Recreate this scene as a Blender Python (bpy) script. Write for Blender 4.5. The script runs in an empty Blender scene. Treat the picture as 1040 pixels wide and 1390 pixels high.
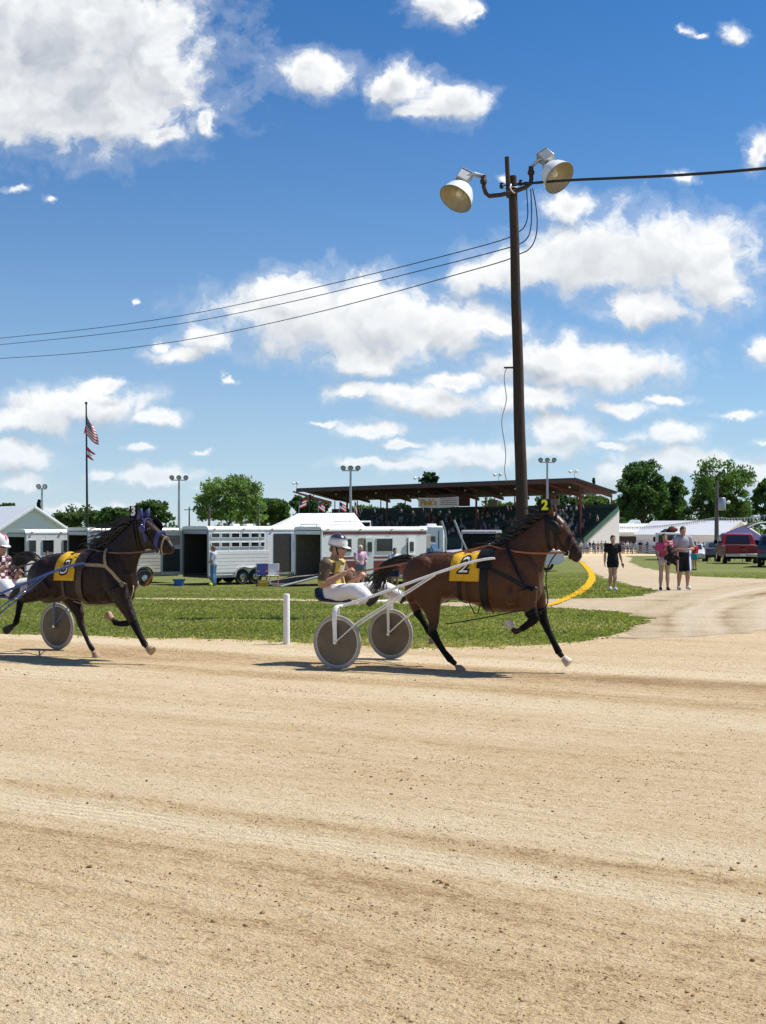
import bpy, bmesh, math, random
import numpy as np
from mathutils import Vector, Matrix, Euler
from mathutils.bvhtree import BVHTree
from mathutils.geometry import delaunay_2d_cdt
random.seed(7); RNG = np.random.default_rng(7)
scene = bpy.context.scene
COL = scene.collection
PI = math.pi; rad = math.radians

# ------------------------------------------------------------------ camera
F, CX, HY, CH = 1800.0, 520.0, 716.0, 1.8      # focal length in picture units, principal column, horizon row, eye height
cam = bpy.data.cameras.new('camera'); camo = bpy.data.objects.new('camera', cam); COL.objects.link(camo)
cam.sensor_fit = 'HORIZONTAL'; cam.sensor_width = 36.0; cam.lens = F / 1040 * 36.0
cam.shift_y = (HY - 695.0) / 1040.0
cam.clip_start = 0.1; cam.clip_end = 6000
camo.location = (0, 0, CH); camo.rotation_euler = (PI / 2, 0, 0)
scene.camera = camo

# ------------------------------------------------------------------ light
SUN_EL, SUN_AZ = rad(58), rad(75)               # high, ahead of the camera and to its right
SUN = Vector((math.sin(SUN_AZ) * math.cos(SUN_EL), math.cos(SUN_AZ) * math.cos(SUN_EL), math.sin(SUN_EL)))
sl = bpy.data.lights.new('sun', 'SUN'); slo = bpy.data.objects.new('sun', sl); COL.objects.link(slo)
sl.energy = 5.0; sl.angle = rad(0.5); sl.color = (1.0, 0.955, 0.88)
slo.rotation_euler = (-SUN).to_track_quat('-Z', 'Y').to_euler(); slo.location = SUN * 50
scene.view_settings.view_transform = 'Standard'; scene.view_settings.look = 'None'
scene.view_settings.gamma = 1.0; scene.view_settings.exposure = 0.3
scene.cycles.use_denoising = True
scene.cycles.max_bounces = 6; scene.cycles.transparent_max_bounces = 6

# ------------------------------------------------------------------ sky with cumulus
CLOUDS = [(60,55,190,112,1.3),(120,120,140,70,1.2),(185,60,66,80,1.1),(140,165,80,32,1),(215,180,45,15,.9),(30,150,90,42,1.1),(222,95,34,40,.9),
 (287,167,16,24,.75),(245,140,20,12,.45),(423,101,46,26,1),(545,118,45,26,1),(605,138,50,26,1),(575,152,50,14,.8),(525,105,24,16,.7),
 (600,8,38,30,.9),(642,15,14,24,.5),(1002,42,24,20,.65),(930,45,22,12,.4),(950,50,20,8,.35),(930,238,26,14,.6),(1028,205,22,28,.8),(768,283,36,22,.95),
 (900,345,112,50,1.2),(820,345,110,45,1.2),(960,380,60,45,1.1),(720,360,85,28,1),(880,420,60,26,1),(650,375,60,26,.75),
 (430,425,120,48,1.25),(520,440,110,48,1.2),(600,440,90,36,1),(500,487,60,24,1),(390,400,64,24,1),(660,440,50,20,.7),
 (275,462,44,24,.75),(255,480,44,14,.8),(225,468,14,16,.6),(480,530,30,15,.85),(310,512,14,6,.5),
 (600,543,85,20,1),(540,532,50,14,.9),(615,515,50,15,.85),(700,540,60,18,.9),(800,500,105,32,1.1),(740,490,70,24,1),(865,500,55,22,.9),
 (745,545,62,18,.95),(840,550,50,12,.85),(760,585,52,22,1),(505,583,52,13,.75),(545,602,32,7,.7),(915,588,52,18,.95),(930,622,72,20,.95),(830,605,32,8,.6),
 (115,548,85,24,1.1),(40,575,62,20,1),(210,565,40,13,.9),(20,622,48,20,1),(30,660,52,13,.75),(190,608,20,6,.6),(145,518,40,11,.6),(280,608,26,5,.5),
 (215,645,62,17,.75),(140,645,30,10,.6),(170,686,34,13,.6),(650,618,84,19,.9),(560,632,62,14,.75),(495,630,55,11,.7),(1032,476,22,20,.9),(1022,640,32,22,.85),
 (830,645,28,28,.8),(740,612,62,15,.8),(1036,600,24,8,.6),(980,662,44,14,.5),(183,404,7,6,.4),(440,575,30,7,.35),
 (20,255,30,9,.28),(70,270,22,8,.2),(690,240,30,10,.18),(300,660,60,9,.45),(90,690,70,10,.45),(420,690,60,8,.4),(900,540,60,10,.4),(1000,560,50,9,.35)]

def nt_new(tree):
    N = tree.nodes; Lk = tree.links
    def node(t, **kw):
        n = N.new(t)
        for k, v in kw.items():
            if k.startswith('i_'):
                key = k[2:]; key = int(key) if key.isdigit() else key
                n.inputs[key].default_value = v
            else: setattr(n, k, v)
        return n
    return node, (lambda a, b: Lk.new(a, b))

def math_node(node, link, op, a, b=None, c=None, clamp=False):
    n = node('ShaderNodeMath', operation=op); n.use_clamp = clamp
    for i, v in enumerate((a, b, c)):
        if v is None: continue
        if isinstance(v, (int, float)): n.inputs[i].default_value = v
        else: link(v, n.inputs[i])
    return n.outputs[0]

SKY = dict(lift=.07, haze=.85, haze_k=7.4, strength=.085, air=1.0, dust=.15, ozone=1.6, gamma=1.35, sat=1.22, tint=(.69, 1.43, 1.53), grey=(.33, .375, .44), white=(.83, .84, .845))
def make_sky():
    """clear sky plus fair-weather cumulus. Each stretch of sky has a branch of its own (Mix Shader skips the others), so
    a ray only meets the puffs near its direction; behind and beside the view the same kind of cloud goes on from noise"""
    w = bpy.data.worlds.new('World'); scene.world = w; w.use_nodes = True
    T = w.node_tree; T.nodes.clear()
    CUR = [nt_new(T)]
    def node(*a, **k): return CUR[0][0](*a, **k)
    def link(a, b): return CUR[0][1](a, b)
    M = lambda *a, **k: math_node(node, link, *a, **k)
    def VM(op, *a):
        n = node('ShaderNodeVectorMath', operation=op)
        for i, x in enumerate(a):
            if isinstance(x, (tuple, list)): n.inputs[i].default_value = x
            else: link(x, n.inputs[i])
        return n.outputs['Value'] if op == 'LENGTH' else n.outputs[0]
    def smooth(x, lo, hi, a=0.0, b=1.0):
        n = node('ShaderNodeMapRange', interpolation_type='SMOOTHSTEP'); n.inputs['From Min'].default_value = lo; n.inputs['From Max'].default_value = hi
        n.inputs['To Min'].default_value = a; n.inputs['To Max'].default_value = b; link(x, n.inputs['Value']); return n.outputs[0]
    tc = node('ShaderNodeTexCoord'); nrm = VM('NORMALIZE', tc.outputs['Generated'])
    sp = node('ShaderNodeSeparateXYZ'); link(nrm, sp.inputs[0])
    ay = M('MAXIMUM', M('ABSOLUTE', sp.outputs[1]), .12)
    u = M('DIVIDE', sp.outputs[0], ay); v = M('DIVIDE', sp.outputs[2], ay); back = M('LESS_THAN', sp.outputs[1], 0.0)
    cb = node('ShaderNodeCombineXYZ'); link(u, cb.inputs[0]); link(v, cb.inputs[1]); link(M('MULTIPLY', back, 3.0), cb.inputs[2]); P = cb.outputs[0]
    sky = node('ShaderNodeTexSky', sky_type='NISHITA'); sky.sun_disc = False
    sky.sun_elevation = SUN_EL; sky.sun_rotation = SUN_AZ; sky.air_density = SKY['air']; sky.dust_density = SKY['dust']; sky.ozone_density = SKY['ozone']; sky.altitude = 250
    lz = M('MULTIPLY_ADD', M('MAXIMUM', sp.outputs[2], 0.0), .93, SKY['lift']); cv = node('ShaderNodeCombineXYZ'); link(sp.outputs[0], cv.inputs[0]); link(sp.outputs[1], cv.inputs[1]); link(lz, cv.inputs[2])
    link(VM('NORMALIZE', cv.outputs[0]), sky.inputs['Vector'])     # clean country air: no yellow band along the skyline
    scl = VM('MULTIPLY', sky.outputs[0], (SKY['strength'],) * 3)
    gm = node('ShaderNodeGamma', i_Gamma=SKY['gamma']); link(scl, gm.inputs[0])
    hs = node('ShaderNodeHueSaturation', i_Saturation=SKY['sat']); link(gm.outputs[0], hs.inputs['Color'])
    tinted = VM('MULTIPLY', hs.outputs[0], SKY['tint'])
    hz0 = node('ShaderNodeMix', data_type='RGBA'); link(M('MULTIPLY', M('POWER', 2.718, M('MULTIPLY', M('MAXIMUM', sp.outputs[2], 0.0), -SKY['haze_k'])), SKY['haze']), hz0.inputs['Factor']); link(tinted, hz0.inputs['A']); hz0.inputs['B'].default_value = (.56, .59, .635, 1)
    clear = hz0.outputs['Result']      # summer haze thins with height
    P0, v0_, clear0 = P, v, clear
    def branch(puffs, generic):
        g = bpy.data.node_groups.new('sky_stretch', 'ShaderNodeTree')
        for nm, ty in (('P', 'NodeSocketVector'), ('v', 'NodeSocketFloat'), ('clear', 'NodeSocketColor')): g.interface.new_socket(nm, in_out='INPUT', socket_type=ty)
        g.interface.new_socket('sky', in_out='OUTPUT', socket_type='NodeSocketShader')
        outer = CUR[0]; CUR[0] = nt_new(g); gi = node('NodeGroupInput'); go = node('NodeGroupOutput'); P, v, clear = gi.outputs['P'], gi.outputs['v'], gi.outputs['clear']
        wn = node('ShaderNodeTexNoise', i_Scale=24.0, i_Detail=5.0, i_Roughness=.62); link(P, wn.inputs['Vector'])
        wv = VM('MULTIPLY', VM('SUBTRACT', wn.outputs['Color'], (.5, .5, .5)), (.044, .028, 0)); W = VM('ADD', P, wv); W2 = VM('ADD', W, (.004, .013, 0))
        a1 = a2 = None
        for (cx, cy, rx, ry, wt) in puffs:
            k = .71 + .50 * min(wt, 1.15); ix, iy = F / (rx * k), F / (ry * k); off = (-(cx - CX) / F * ix, -(HY - cy) / F * iy, 0); lift = .42 * max(0.0, 1 - wt)
            l1 = VM('LENGTH', VM('MULTIPLY_ADD', W, (ix, iy, 0), off)); l2 = VM('LENGTH', VM('MULTIPLY_ADD', W2, (ix, iy, 0), off))
            if lift: l1 = M('ADD', l1, lift); l2 = M('ADD', l2, lift)
            a1 = l1 if a1 is None else M('SMOOTH_MIN', a1, l1, .2); a2 = l2 if a2 is None else M('SMOOTH_MIN', a2, l2, .2)
        gen = None
        if generic:
            n1 = node('ShaderNodeTexNoise', i_Scale=6.0, i_Detail=3.0, i_Roughness=.5); link(VM('MULTIPLY', P, (1, 1.7, 1)), n1.inputs['Vector'])
            gen = M('SUBTRACT', 1.0, M('MULTIPLY', M('SUBTRACT', n1.outputs['Fac'], .60), 8.0))     # like a distance: under 1 is cloud
            gen = M('MAXIMUM', gen, .1)
        if a1 is None: a1 = a2 = gen
        n2 = node('ShaderNodeTexNoise', i_Scale=38.0, i_Detail=9.0, i_Roughness=.57, i_Lacunarity=2.1); link(W, n2.inputs['Vector'])
        n3 = node('ShaderNodeTexNoise', i_Scale=42.0, i_Detail=2.5, i_Roughness=.55, i_Lacunarity=2.1); link(W2, n3.inputs['Vector'])
        n4 = node('ShaderNodeTexNoise', i_Scale=42.0, i_Detail=2.5, i_Roughness=.55, i_Lacunarity=2.1); link(W, n4.inputs['Vector'])
        D = M('ADD', M('SUBTRACT', 1.12, a1), M('MULTIPLY', M('SUBTRACT', n2.outputs['Fac'], .5), 1.75))
        D2 = M('ADD', M('SUBTRACT', 1.05, a2), M('MULTIPLY', M('SUBTRACT', n3.outputs['Fac'], .5), 1.5))
        alpha = M('MAXIMUM', smooth(D, -.02, .60), smooth(D, -.26, .2, 0.0, .20))
        D1 = M('ADD', M('SUBTRACT', 1.05, a1), M('MULTIPLY', M('SUBTRACT', n4.outputs['Fac'], .5), 1.5))
        lit = M('ADD', .74, M('MULTIPLY', M('SUBTRACT', D1, D2), .62), clamp=True)
        thick = M('MULTIPLY', smooth(D1, .45, 1.2), smooth(v, .16, .34, .22, .60))
        lit = M('SUBTRACT', lit, thick, clamp=True)
        cc = node('ShaderNodeMix', data_type='RGBA'); link(lit, cc.inputs['Factor']); cc.inputs['A'].default_value = (*SKY['grey'], 1); cc.inputs['B'].default_value = (*SKY['white'], 1)
        hz = node('ShaderNodeMix', data_type='RGBA'); link(smooth(v, .0, .11, .45, 0), hz.inputs['Factor']); link(cc.outputs['Result'], hz.inputs['A']); link(clear, hz.inputs['B'])   # low clouds are far off, seen through more air
        mx = node('ShaderNodeMix', data_type='RGBA'); link(alpha, mx.inputs['Factor']); link(clear, mx.inputs['A']); link(hz.outputs['Result'], mx.inputs['B'])
        bg = node('ShaderNodeBackground', i_Strength=.1); link(VM('MULTIPLY', mx.outputs['Result'], (10, 10, 10)), bg.inputs['Color']); link(bg.outputs[0], go.inputs[0])
        CUR[0] = outer; n = node('ShaderNodeGroup'); n.node_tree = g; link(P0, n.inputs[0]); link(v0_, n.inputs[1]); link(clear0, n.inputs[2]); return n.outputs[0]
    def near(u0, u1, v0, v1):
        out = []
        for c in CLOUDS:
            cu, cv = (c[0] - CX) / F, (HY - c[1]) / F; ru, rv = c[2] / F * 2.0 + .03, c[3] / F * 2.0 + .03
            if cu + ru > u0 and cu - ru < u1 and cv + rv > v0 and cv - rv < v1: out.append(c)
        return out
    def split(x, at_, lo, hi):
        m = node('ShaderNodeMixShader'); link(M('GREATER_THAN', x, at_), m.inputs[0]); link(lo, m.inputs[1]); link(hi, m.inputs[2]); return m.outputs[0]
    vb = [-1.0, .062, .105, .16, .255, .50]; ub = [-.40, -.13, .05, .18, .40]
    rows = []
    for i in range(len(vb) - 1):
        cells = [branch(near(ub[j], ub[j + 1], max(vb[i], -.02), vb[i + 1]) or [(-4000, 0, 10, 10, 1)], False) for j in range(len(ub) - 1)]
        acc = cells[0]
        for j in range(1, len(cells)): acc = split(u, ub[j], acc, cells[j])
        rows.append(acc)
    acc = rows[0]
    for i in range(1, len(rows)): acc = split(v, vb[i], acc, rows[i])
    inview = M('MULTIPLY', M('MULTIPLY', M('LESS_THAN', M('ABSOLUTE', u), .40), M('LESS_THAN', v, .50)), M('SUBTRACT', 1.0, back))
    m = node('ShaderNodeMixShader'); link(inview, m.inputs[0]); link(branch([], True), m.inputs[1]); link(acc, m.inputs[2])
    wo = node('ShaderNodeOutputWorld'); link(m.outputs[0], wo.inputs['Surface'])
    w.cycles.sampling_method = 'MANUAL'; w.cycles.sample_map_resolution = 512
make_sky()

# ------------------------------------------------------------------ helpers: places
def lerp_pts(x, pts):
    if x <= pts[0][0]: return pts[0][1]
    for (a, va), (b, vb) in zip(pts, pts[1:]):
        if x <= b:
            t = (x - a) / (b - a); t = t * t * (3 - 2 * t) * .5 + t * .5
            return va + (vb - va) * t
    return pts[-1][1]
DL = [(21, 0), (58, -.7), (120, -1.2), (180, -1.7), (400, -1.7)]
DR = [(38, 0), (75, -.3), (123, -1.2), (180, -1.7), (400, -1.7)]
def gz(x, y):
    """height of the land: level along the track, the infield a little lower"""
    if y < 20: return 0.0
    u = min(max((x / y - .05) / .09, 0), 1); u = u * u * (3 - 2 * u)
    return lerp_pts(y, DL) * (1 - u) + lerp_pts(y, DR) * u
def at(px, py, Y): return Vector(((px - CX) / F * Y, Y, CH - (py - HY) / F * Y))
def on(px, Y, dz=0.0):
    x = (px - CX) / F * Y
    return Vector((x, Y, gz(x, Y) + dz))
def G(px, py):
    """ground point seen at a picture position"""
    Y = 4.0
    for _ in range(4000):
        x = (px - CX) / F * Y
        if CH - (py - HY) / F * Y <= gz(x, Y): break
        Y *= 1.002
    return (x, Y)

# ------------------------------------------------------------------ helpers: materials
MATS = {}
def mat(name, col, rough=.6, metal=0.0, var=.12, scale=8.0, bump=0.0, bscale=40.0, spec=.5, attr=None, coat=0.0, trans=0.0, alpha=1.0, stretch=(1, 1, 1)):
    if name in MATS: return MATS[name]
    m = bpy.data.materials.new(name); m.use_nodes = True; MATS[name] = m
    T = m.node_tree; node, link = nt_new(T); b = T.nodes['Principled BSDF']
    b.inputs['Roughness'].default_value = rough; b.inputs['Metallic'].default_value = metal
    b.inputs['Specular IOR Level'].default_value = spec; b.inputs['Coat Weight'].default_value = coat
    b.inputs['Transmission Weight'].default_value = trans; b.inputs['Alpha'].default_value = alpha
    tc = node('ShaderNodeTexCoord'); mp = node('ShaderNodeMapping'); mp.inputs['Scale'].default_value = stretch; link(tc.outputs['Object'], mp.inputs[0])
    nz = node('ShaderNodeTexNoise', i_Scale=scale, i_Detail=5.0, i_Roughness=.6); link(mp.outputs[0], nz.inputs['Vector'])
    mr = node('ShaderNodeMapRange'); mr.inputs['From Min'].default_value = .25; mr.inputs['From Max'].default_value = .75
    mr.inputs['To Min'].default_value = 1 - var; mr.inputs['To Max'].default_value = 1 + var; link(nz.outputs['Fac'], mr.inputs['Value'])
    mul = node('ShaderNodeVectorMath', operation='MULTIPLY')
    if attr:
        a = node('ShaderNodeAttribute', attribute_name=attr); link(a.outputs['Color'], mul.inputs[0])
    else: mul.inputs[0].default_value = col[:3]
    link(mr.outputs[0], mul.inputs[1]); link(mul.outputs[0], b.inputs['Base Color'])
    if bump:
        bn = node('ShaderNodeTexNoise', i_Scale=bscale, i_Detail=4.0); link(mp.outputs[0], bn.inputs['Vector'])
        bp = node('ShaderNodeBump', i_Strength=bump, i_Distance=.02); link(bn.outputs['Fac'], bp.inputs['Height']); link(bp.outputs[0], b.inputs['Normal'])
    return m

# ------------------------------------------------------------------ helpers: objects
def props(o, label=None, cat=None, group=None, kind=None):
    if label: o['label'] = label
    if cat: o['category'] = cat
    if group: o['group'] = group
    if kind: o['kind'] = kind
    return o
def thing(name, label, cat, loc=(0, 0, 0), rz=0.0, group=None):
    o = bpy.data.objects.new(name, None); COL.objects.link(o); o.location = loc; o.rotation_euler = (0, 0, rz); o.empty_display_size = .2
    return props(o, label, cat, group)
def link_mesh(name, me, parent=None, loc=None):
    o = bpy.data.objects.new(name, me); COL.objects.link(o)
    if parent: o.parent = parent
    if loc is not None: o.location = loc
    return o

class MB:
    """collects closed shapes; build() links them as one mesh object"""
    def __init__(s): s.v = []; s.f = []; s.m = []; s.mi = 0; s.col = None; s.vc = []
    def add(s, vs, fs):
        n = len(s.v); s.v += [tuple(p) for p in vs]; s.f += [tuple(i + n for i in f) for f in fs]; s.m += [s.mi] * len(fs)
        if s.col is not None: s.vc += [tuple(s.col)] * len(vs)
        return s
    def box(s, c, size, rot=None, taper=(1, 1)):
        hx, hy, hz = size[0] / 2, size[1] / 2, size[2] / 2
        vs = []
        for z in (-1, 1):
            kx, ky = (1, 1) if z < 0 else taper
            for x, y in ((-1, -1), (1, -1), (1, 1), (-1, 1)): vs.append(Vector((x * hx * kx, y * hy * ky, z * hz)))
        if rot is not None:
            R = rot.to_3x3() if hasattr(rot, 'to_3x3') else Euler(rot).to_matrix()
            vs = [R @ p for p in vs]
        c = Vector(c)
        return s.add([p + c for p in vs], [(3, 2, 1, 0), (4, 5, 6, 7), (0, 1, 5, 4), (1, 2, 6, 5), (2, 3, 7, 6), (3, 0, 4, 7)])
    def b2(s, lo, hi): return s.box([(a + b) / 2 for a, b in zip(lo, hi)], [abs(b - a) for a, b in zip(lo, hi)])
    def rings(s, rings, cap=True, close=False):
        n = len(rings[0]); vs = [p for r in rings for p in r]; fs = []
        R = len(rings)
        for i in range(R - 1 + (1 if close else 0)):
            a = i * n; b = ((i + 1) % R) * n
            for j in range(n):
                k = (j + 1) % n; fs.append((a + j, a + k, b + k, b + j))
        if cap and not close:
            fs.append(tuple(range(n - 1, -1, -1))); fs.append(tuple((R - 1) * n + j for j in range(n)))
        return s.add(vs, fs)
    def tube(s, pts, r, seg=8, side=None, flat=1.0, cap=True):
        pts = [Vector(p) for p in pts]; n = len(pts)
        rr = [r] * n if isinstance(r, (int, float)) else r
        rings = []; pu = None
        for i, p in enumerate(pts):
            t = (pts[min(i + 1, n - 1)] - pts[max(i - 1, 0)])
            t = t.normalized() if t.length > 1e-9 else Vector((0, 0, 1))
            if side is not None: u = Vector(side)
            elif pu is None: u = Vector((0, 0, 1)) if abs(t.z) < .9 else Vector((1, 0, 0))
            else: u = pu
            u = u - t * u.dot(t)
            if u.length < 1e-6: u = t.orthogonal()
            u.normalize(); w = t.cross(u); pu = u
            ri = rr[i]; ra, rb = (ri if isinstance(ri, tuple) else (ri, ri * flat))
            rings.append([p + u * (math.cos(2 * PI * k / seg) * ra) + w * (math.sin(2 * PI * k / seg) * rb) for k in range(seg)])
        return s.rings(rings, cap)
    def ell(s, c, r, seg=12, rng=8, rot=None):
        c = Vector(c); R = Euler(rot).to_matrix() if rot is not None else Matrix.Identity(3)
        vs = [c + R @ Vector((0, 0, -r[2]))]; fs = []
        for i in range(1, rng):
            a = -PI / 2 + PI * i / rng
            for j in range(seg):
                b = 2 * PI * j / seg
                vs.append(c + R @ Vector((math.cos(a) * math.cos(b) * r[0], math.cos(a) * math.sin(b) * r[1], math.sin(a) * r[2])))
        vs.append(c + R @ Vector((0, 0, r[2])))
        for j in range(seg): fs.append((0, 1 + (j + 1) % seg, 1 + j))
        for i in range(rng - 2):
            for j in range(seg):
                a = 1 + i * seg + j; b = 1 + i * seg + (j + 1) % seg; fs.append((a, b, b + seg, a + seg))
        top = len(vs) - 1; o = 1 + (rng - 2) * seg
        for j in range(seg): fs.append((o + j, o + (j + 1) % seg, top))
        return s.add(vs, fs)
    def lathe(s, prof, c, axis, seg=20, cap=True):
        """prof: (radius, distance along axis) list"""
        c = Vector(c); t = Vector(axis).normalized(); u = t.orthogonal().normalized(); w = t.cross(u)
        rings = [[c + t * d + (u * math.cos(2 * PI * k / seg) + w * math.sin(2 * PI * k / seg)) * max(r, 1e-4) for k in range(seg)] for r, d in prof]
        return s.rings(rings, cap)
    def torus(s, c, axis, R, r, seg=28, sub=8, flat=1.0):
        c = Vector(c); t = Vector(axis).normalized(); u = t.orthogonal().normalized(); w = t.cross(u); rings = []
        for k in range(seg):
            a = 2 * PI * k / seg; d = u * math.cos(a) + w * math.sin(a)
            rings.append([c + d * (R + r * math.cos(2 * PI * j / sub)) + t * (r * flat * math.sin(2 * PI * j / sub)) for j in range(sub)])
        return s.rings(rings, close=True)
    def prism(s, poly, off):
        """poly: 3-D outline, off: extrusion vector"""
        off = Vector(off); a = [Vector(p) for p in poly]; b = [p + off for p in a]; n = len(a)
        return s.add(a + b, [tuple(range(n - 1, -1, -1)), tuple(range(n, 2 * n))] + [(i, (i + 1) % n, n + (i + 1) % n, n + i) for i in range(n)])
    def ribbon(s, pts, wd, th=.004):
        """a strap: pts centre line with normal; wd half width; list of (p, n)"""
        rings = []
        n = len(pts)
        for i, (p, nn) in enumerate(pts):
            t = (pts[min(i + 1, n - 1)][0] - pts[max(i - 1, 0)][0]); t = t.normalized() if t.length > 1e-9 else Vector((1, 0, 0))
            sd = t.cross(nn); sd = sd.normalized() if sd.length > 1e-6 else t.orthogonal().normalized()
            up = sd.cross(t).normalized()
            rings.append([p + sd * wd + up * th, p - sd * wd + up * th, p - sd * wd - up * th, p + sd * wd - up * th])
        return s.rings(rings)
    def mesh(s, name, mats, smooth=None):
        me = bpy.data.meshes.new(name); me.from_pydata(s.v, [], s.f)
        mats = mats if isinstance(mats, (list, tuple)) else [mats]
        for m in mats: me.materials.append(m)
        if len(mats) > 1: me.polygons.foreach_set('material_index', s.m)
        if s.vc:
            ca = me.color_attributes.new('col', 'FLOAT_COLOR', 'POINT')
            ca.data.foreach_set('color', np.array([(c[0], c[1], c[2], 1.0) for c in s.vc], dtype=np.float32).ravel())
        bm = bmesh.new(); bm.from_mesh(me); bmesh.ops.recalc_face_normals(bm, faces=bm.faces); bm.to_mesh(me); bm.free()
        if smooth is not None: smooth_by_angle(me, smooth)
        me.update(); return me
    def build(s, name, mats, parent=None, smooth=35, bevel=0.0):
        o = link_mesh(name, s.mesh(name, mats, smooth), parent)
        if bevel:
            b = o.modifiers.new('bevel', 'BEVEL'); b.width = bevel; b.segments = 2; b.limit_method = 'ANGLE'; b.angle_limit = rad(40)
        return o
def smooth_by_angle(me, deg):
    me.polygons.foreach_set('use_smooth', [True] * len(me.polygons))
    if deg >= 179: return
    bm = bmesh.new(); bm.from_mesh(me); lim = rad(deg)
    for e in bm.edges:
        e.smooth = not (len(e.link_faces) != 2 or e.calc_face_angle(0) > lim)
    bm.to_mesh(me); bm.free()

def remesh(mb, name, mats, voxel, smooth=6, factor=.5, parent=None):
    """one continuous skin over all the shapes in mb"""
    me = mb.mesh('tmp', MATS['plain'] if 'plain' in MATS else mat('plain', (.5, .5, .5)))
    o = bpy.data.objects.new('tmp', me); COL.objects.link(o)
    r = o.modifiers.new('r', 'REMESH'); r.mode = 'VOXEL'; r.voxel_size = voxel; r.adaptivity = 0
    if smooth:
        sm = o.modifiers.new('s', 'SMOOTH'); sm.factor = factor; sm.iterations = smooth
    dg = bpy.context.evaluated_depsgraph_get(); ev = o.evaluated_get(dg)
    out = bpy.data.meshes.new_from_object(ev); out.name = name
    bpy.data.objects.remove(o); bpy.data.meshes.remove(me)
    out.materials.clear()
    for m in (mats if isinstance(mats, (list, tuple)) else [mats]): out.materials.append(m)
    out.polygons.foreach_set('use_smooth', [True] * len(out.polygons))
    return link_mesh(name, out, parent)
def paint(me, fn):
    """colour of each point from fn(x, y, z)"""
    n = len(me.vertices); co = np.empty(n * 3, dtype=np.float32); me.vertices.foreach_get('co', co); co = co.reshape(-1, 3)
    c = np.ones((n, 4), dtype=np.float32); c[:, :3] = fn(co)
    ca = me.color_attributes.new('col', 'FLOAT_COLOR', 'POINT'); ca.data.foreach_set('color', c.ravel())
def text_mesh(body, size, extrude=0.0, bold=0.0):
    cu = bpy.data.curves.new('lettering', 'FONT'); cu.body = body; cu.size = size; cu.extrude = extrude; cu.offset = bold
    cu.align_x = 'CENTER'; cu.align_y = 'CENTER'; cu.resolution_u = 3
    o = bpy.data.objects.new('lettering', cu); COL.objects.link(o)
    dg = bpy.context.evaluated_depsgraph_get(); me = bpy.data.meshes.new_from_object(o.evaluated_get(dg))
    bpy.data.objects.remove(o); return me
def from_np(name, V, Fq, m, parent=None, cols=None):
    me = bpy.data.meshes.new(name); nv = len(V); nf = len(Fq); k = Fq.shape[1]
    me.vertices.add(nv); me.vertices.foreach_set('co', np.asarray(V, dtype=np.float32).ravel())
    me.loops.add(nf * k); me.loops.foreach_set('vertex_index', np.asarray(Fq, dtype=np.int32).ravel())
    me.polygons.add(nf); me.polygons.foreach_set('loop_start', np.arange(0, nf * k, k, dtype=np.int32))
    try: me.polygons.foreach_set('loop_total', np.full(nf, k, dtype=np.int32))
    except Exception: pass
    me.materials.append(m)
    if cols is not None:
        ca = me.color_attributes.new('col', 'FLOAT_COLOR', 'POINT'); c = np.ones((nv, 4), dtype=np.float32); c[:, :3] = cols; ca.data.foreach_set('color', c.ravel())
    me.update(calc_edges=True); me.validate()
    return link_mesh(name, me, parent)
def leaf_mat(name, tint):
    if name in MATS: return MATS[name]
    m = bpy.data.materials.new(name); m.use_nodes = True; T = m.node_tree; node, link = nt_new(T); b = T.nodes['Principled BSDF']
    a = node('ShaderNodeAttribute', attribute_name='col'); link(a.outputs['Color'], b.inputs['Base Color']); b.inputs['Roughness'].default_value = .55; b.inputs['Specular IOR Level'].default_value = .3
    tr = node('ShaderNodeBsdfTranslucent'); mul = node('ShaderNodeVectorMath', operation='MULTIPLY'); link(a.outputs['Color'], mul.inputs[0]); mul.inputs[1].default_value = (1.3, 1.5, .6); link(mul.outputs[0], tr.inputs['Color'])
    mx = node('ShaderNodeMixShader', i_Fac=tint); link(b.outputs[0], mx.inputs[1]); link(tr.outputs[0], mx.inputs[2]); link(mx.outputs[0], T.nodes['Material Output'].inputs['Surface'])
    MATS[name] = m; return m

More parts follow.
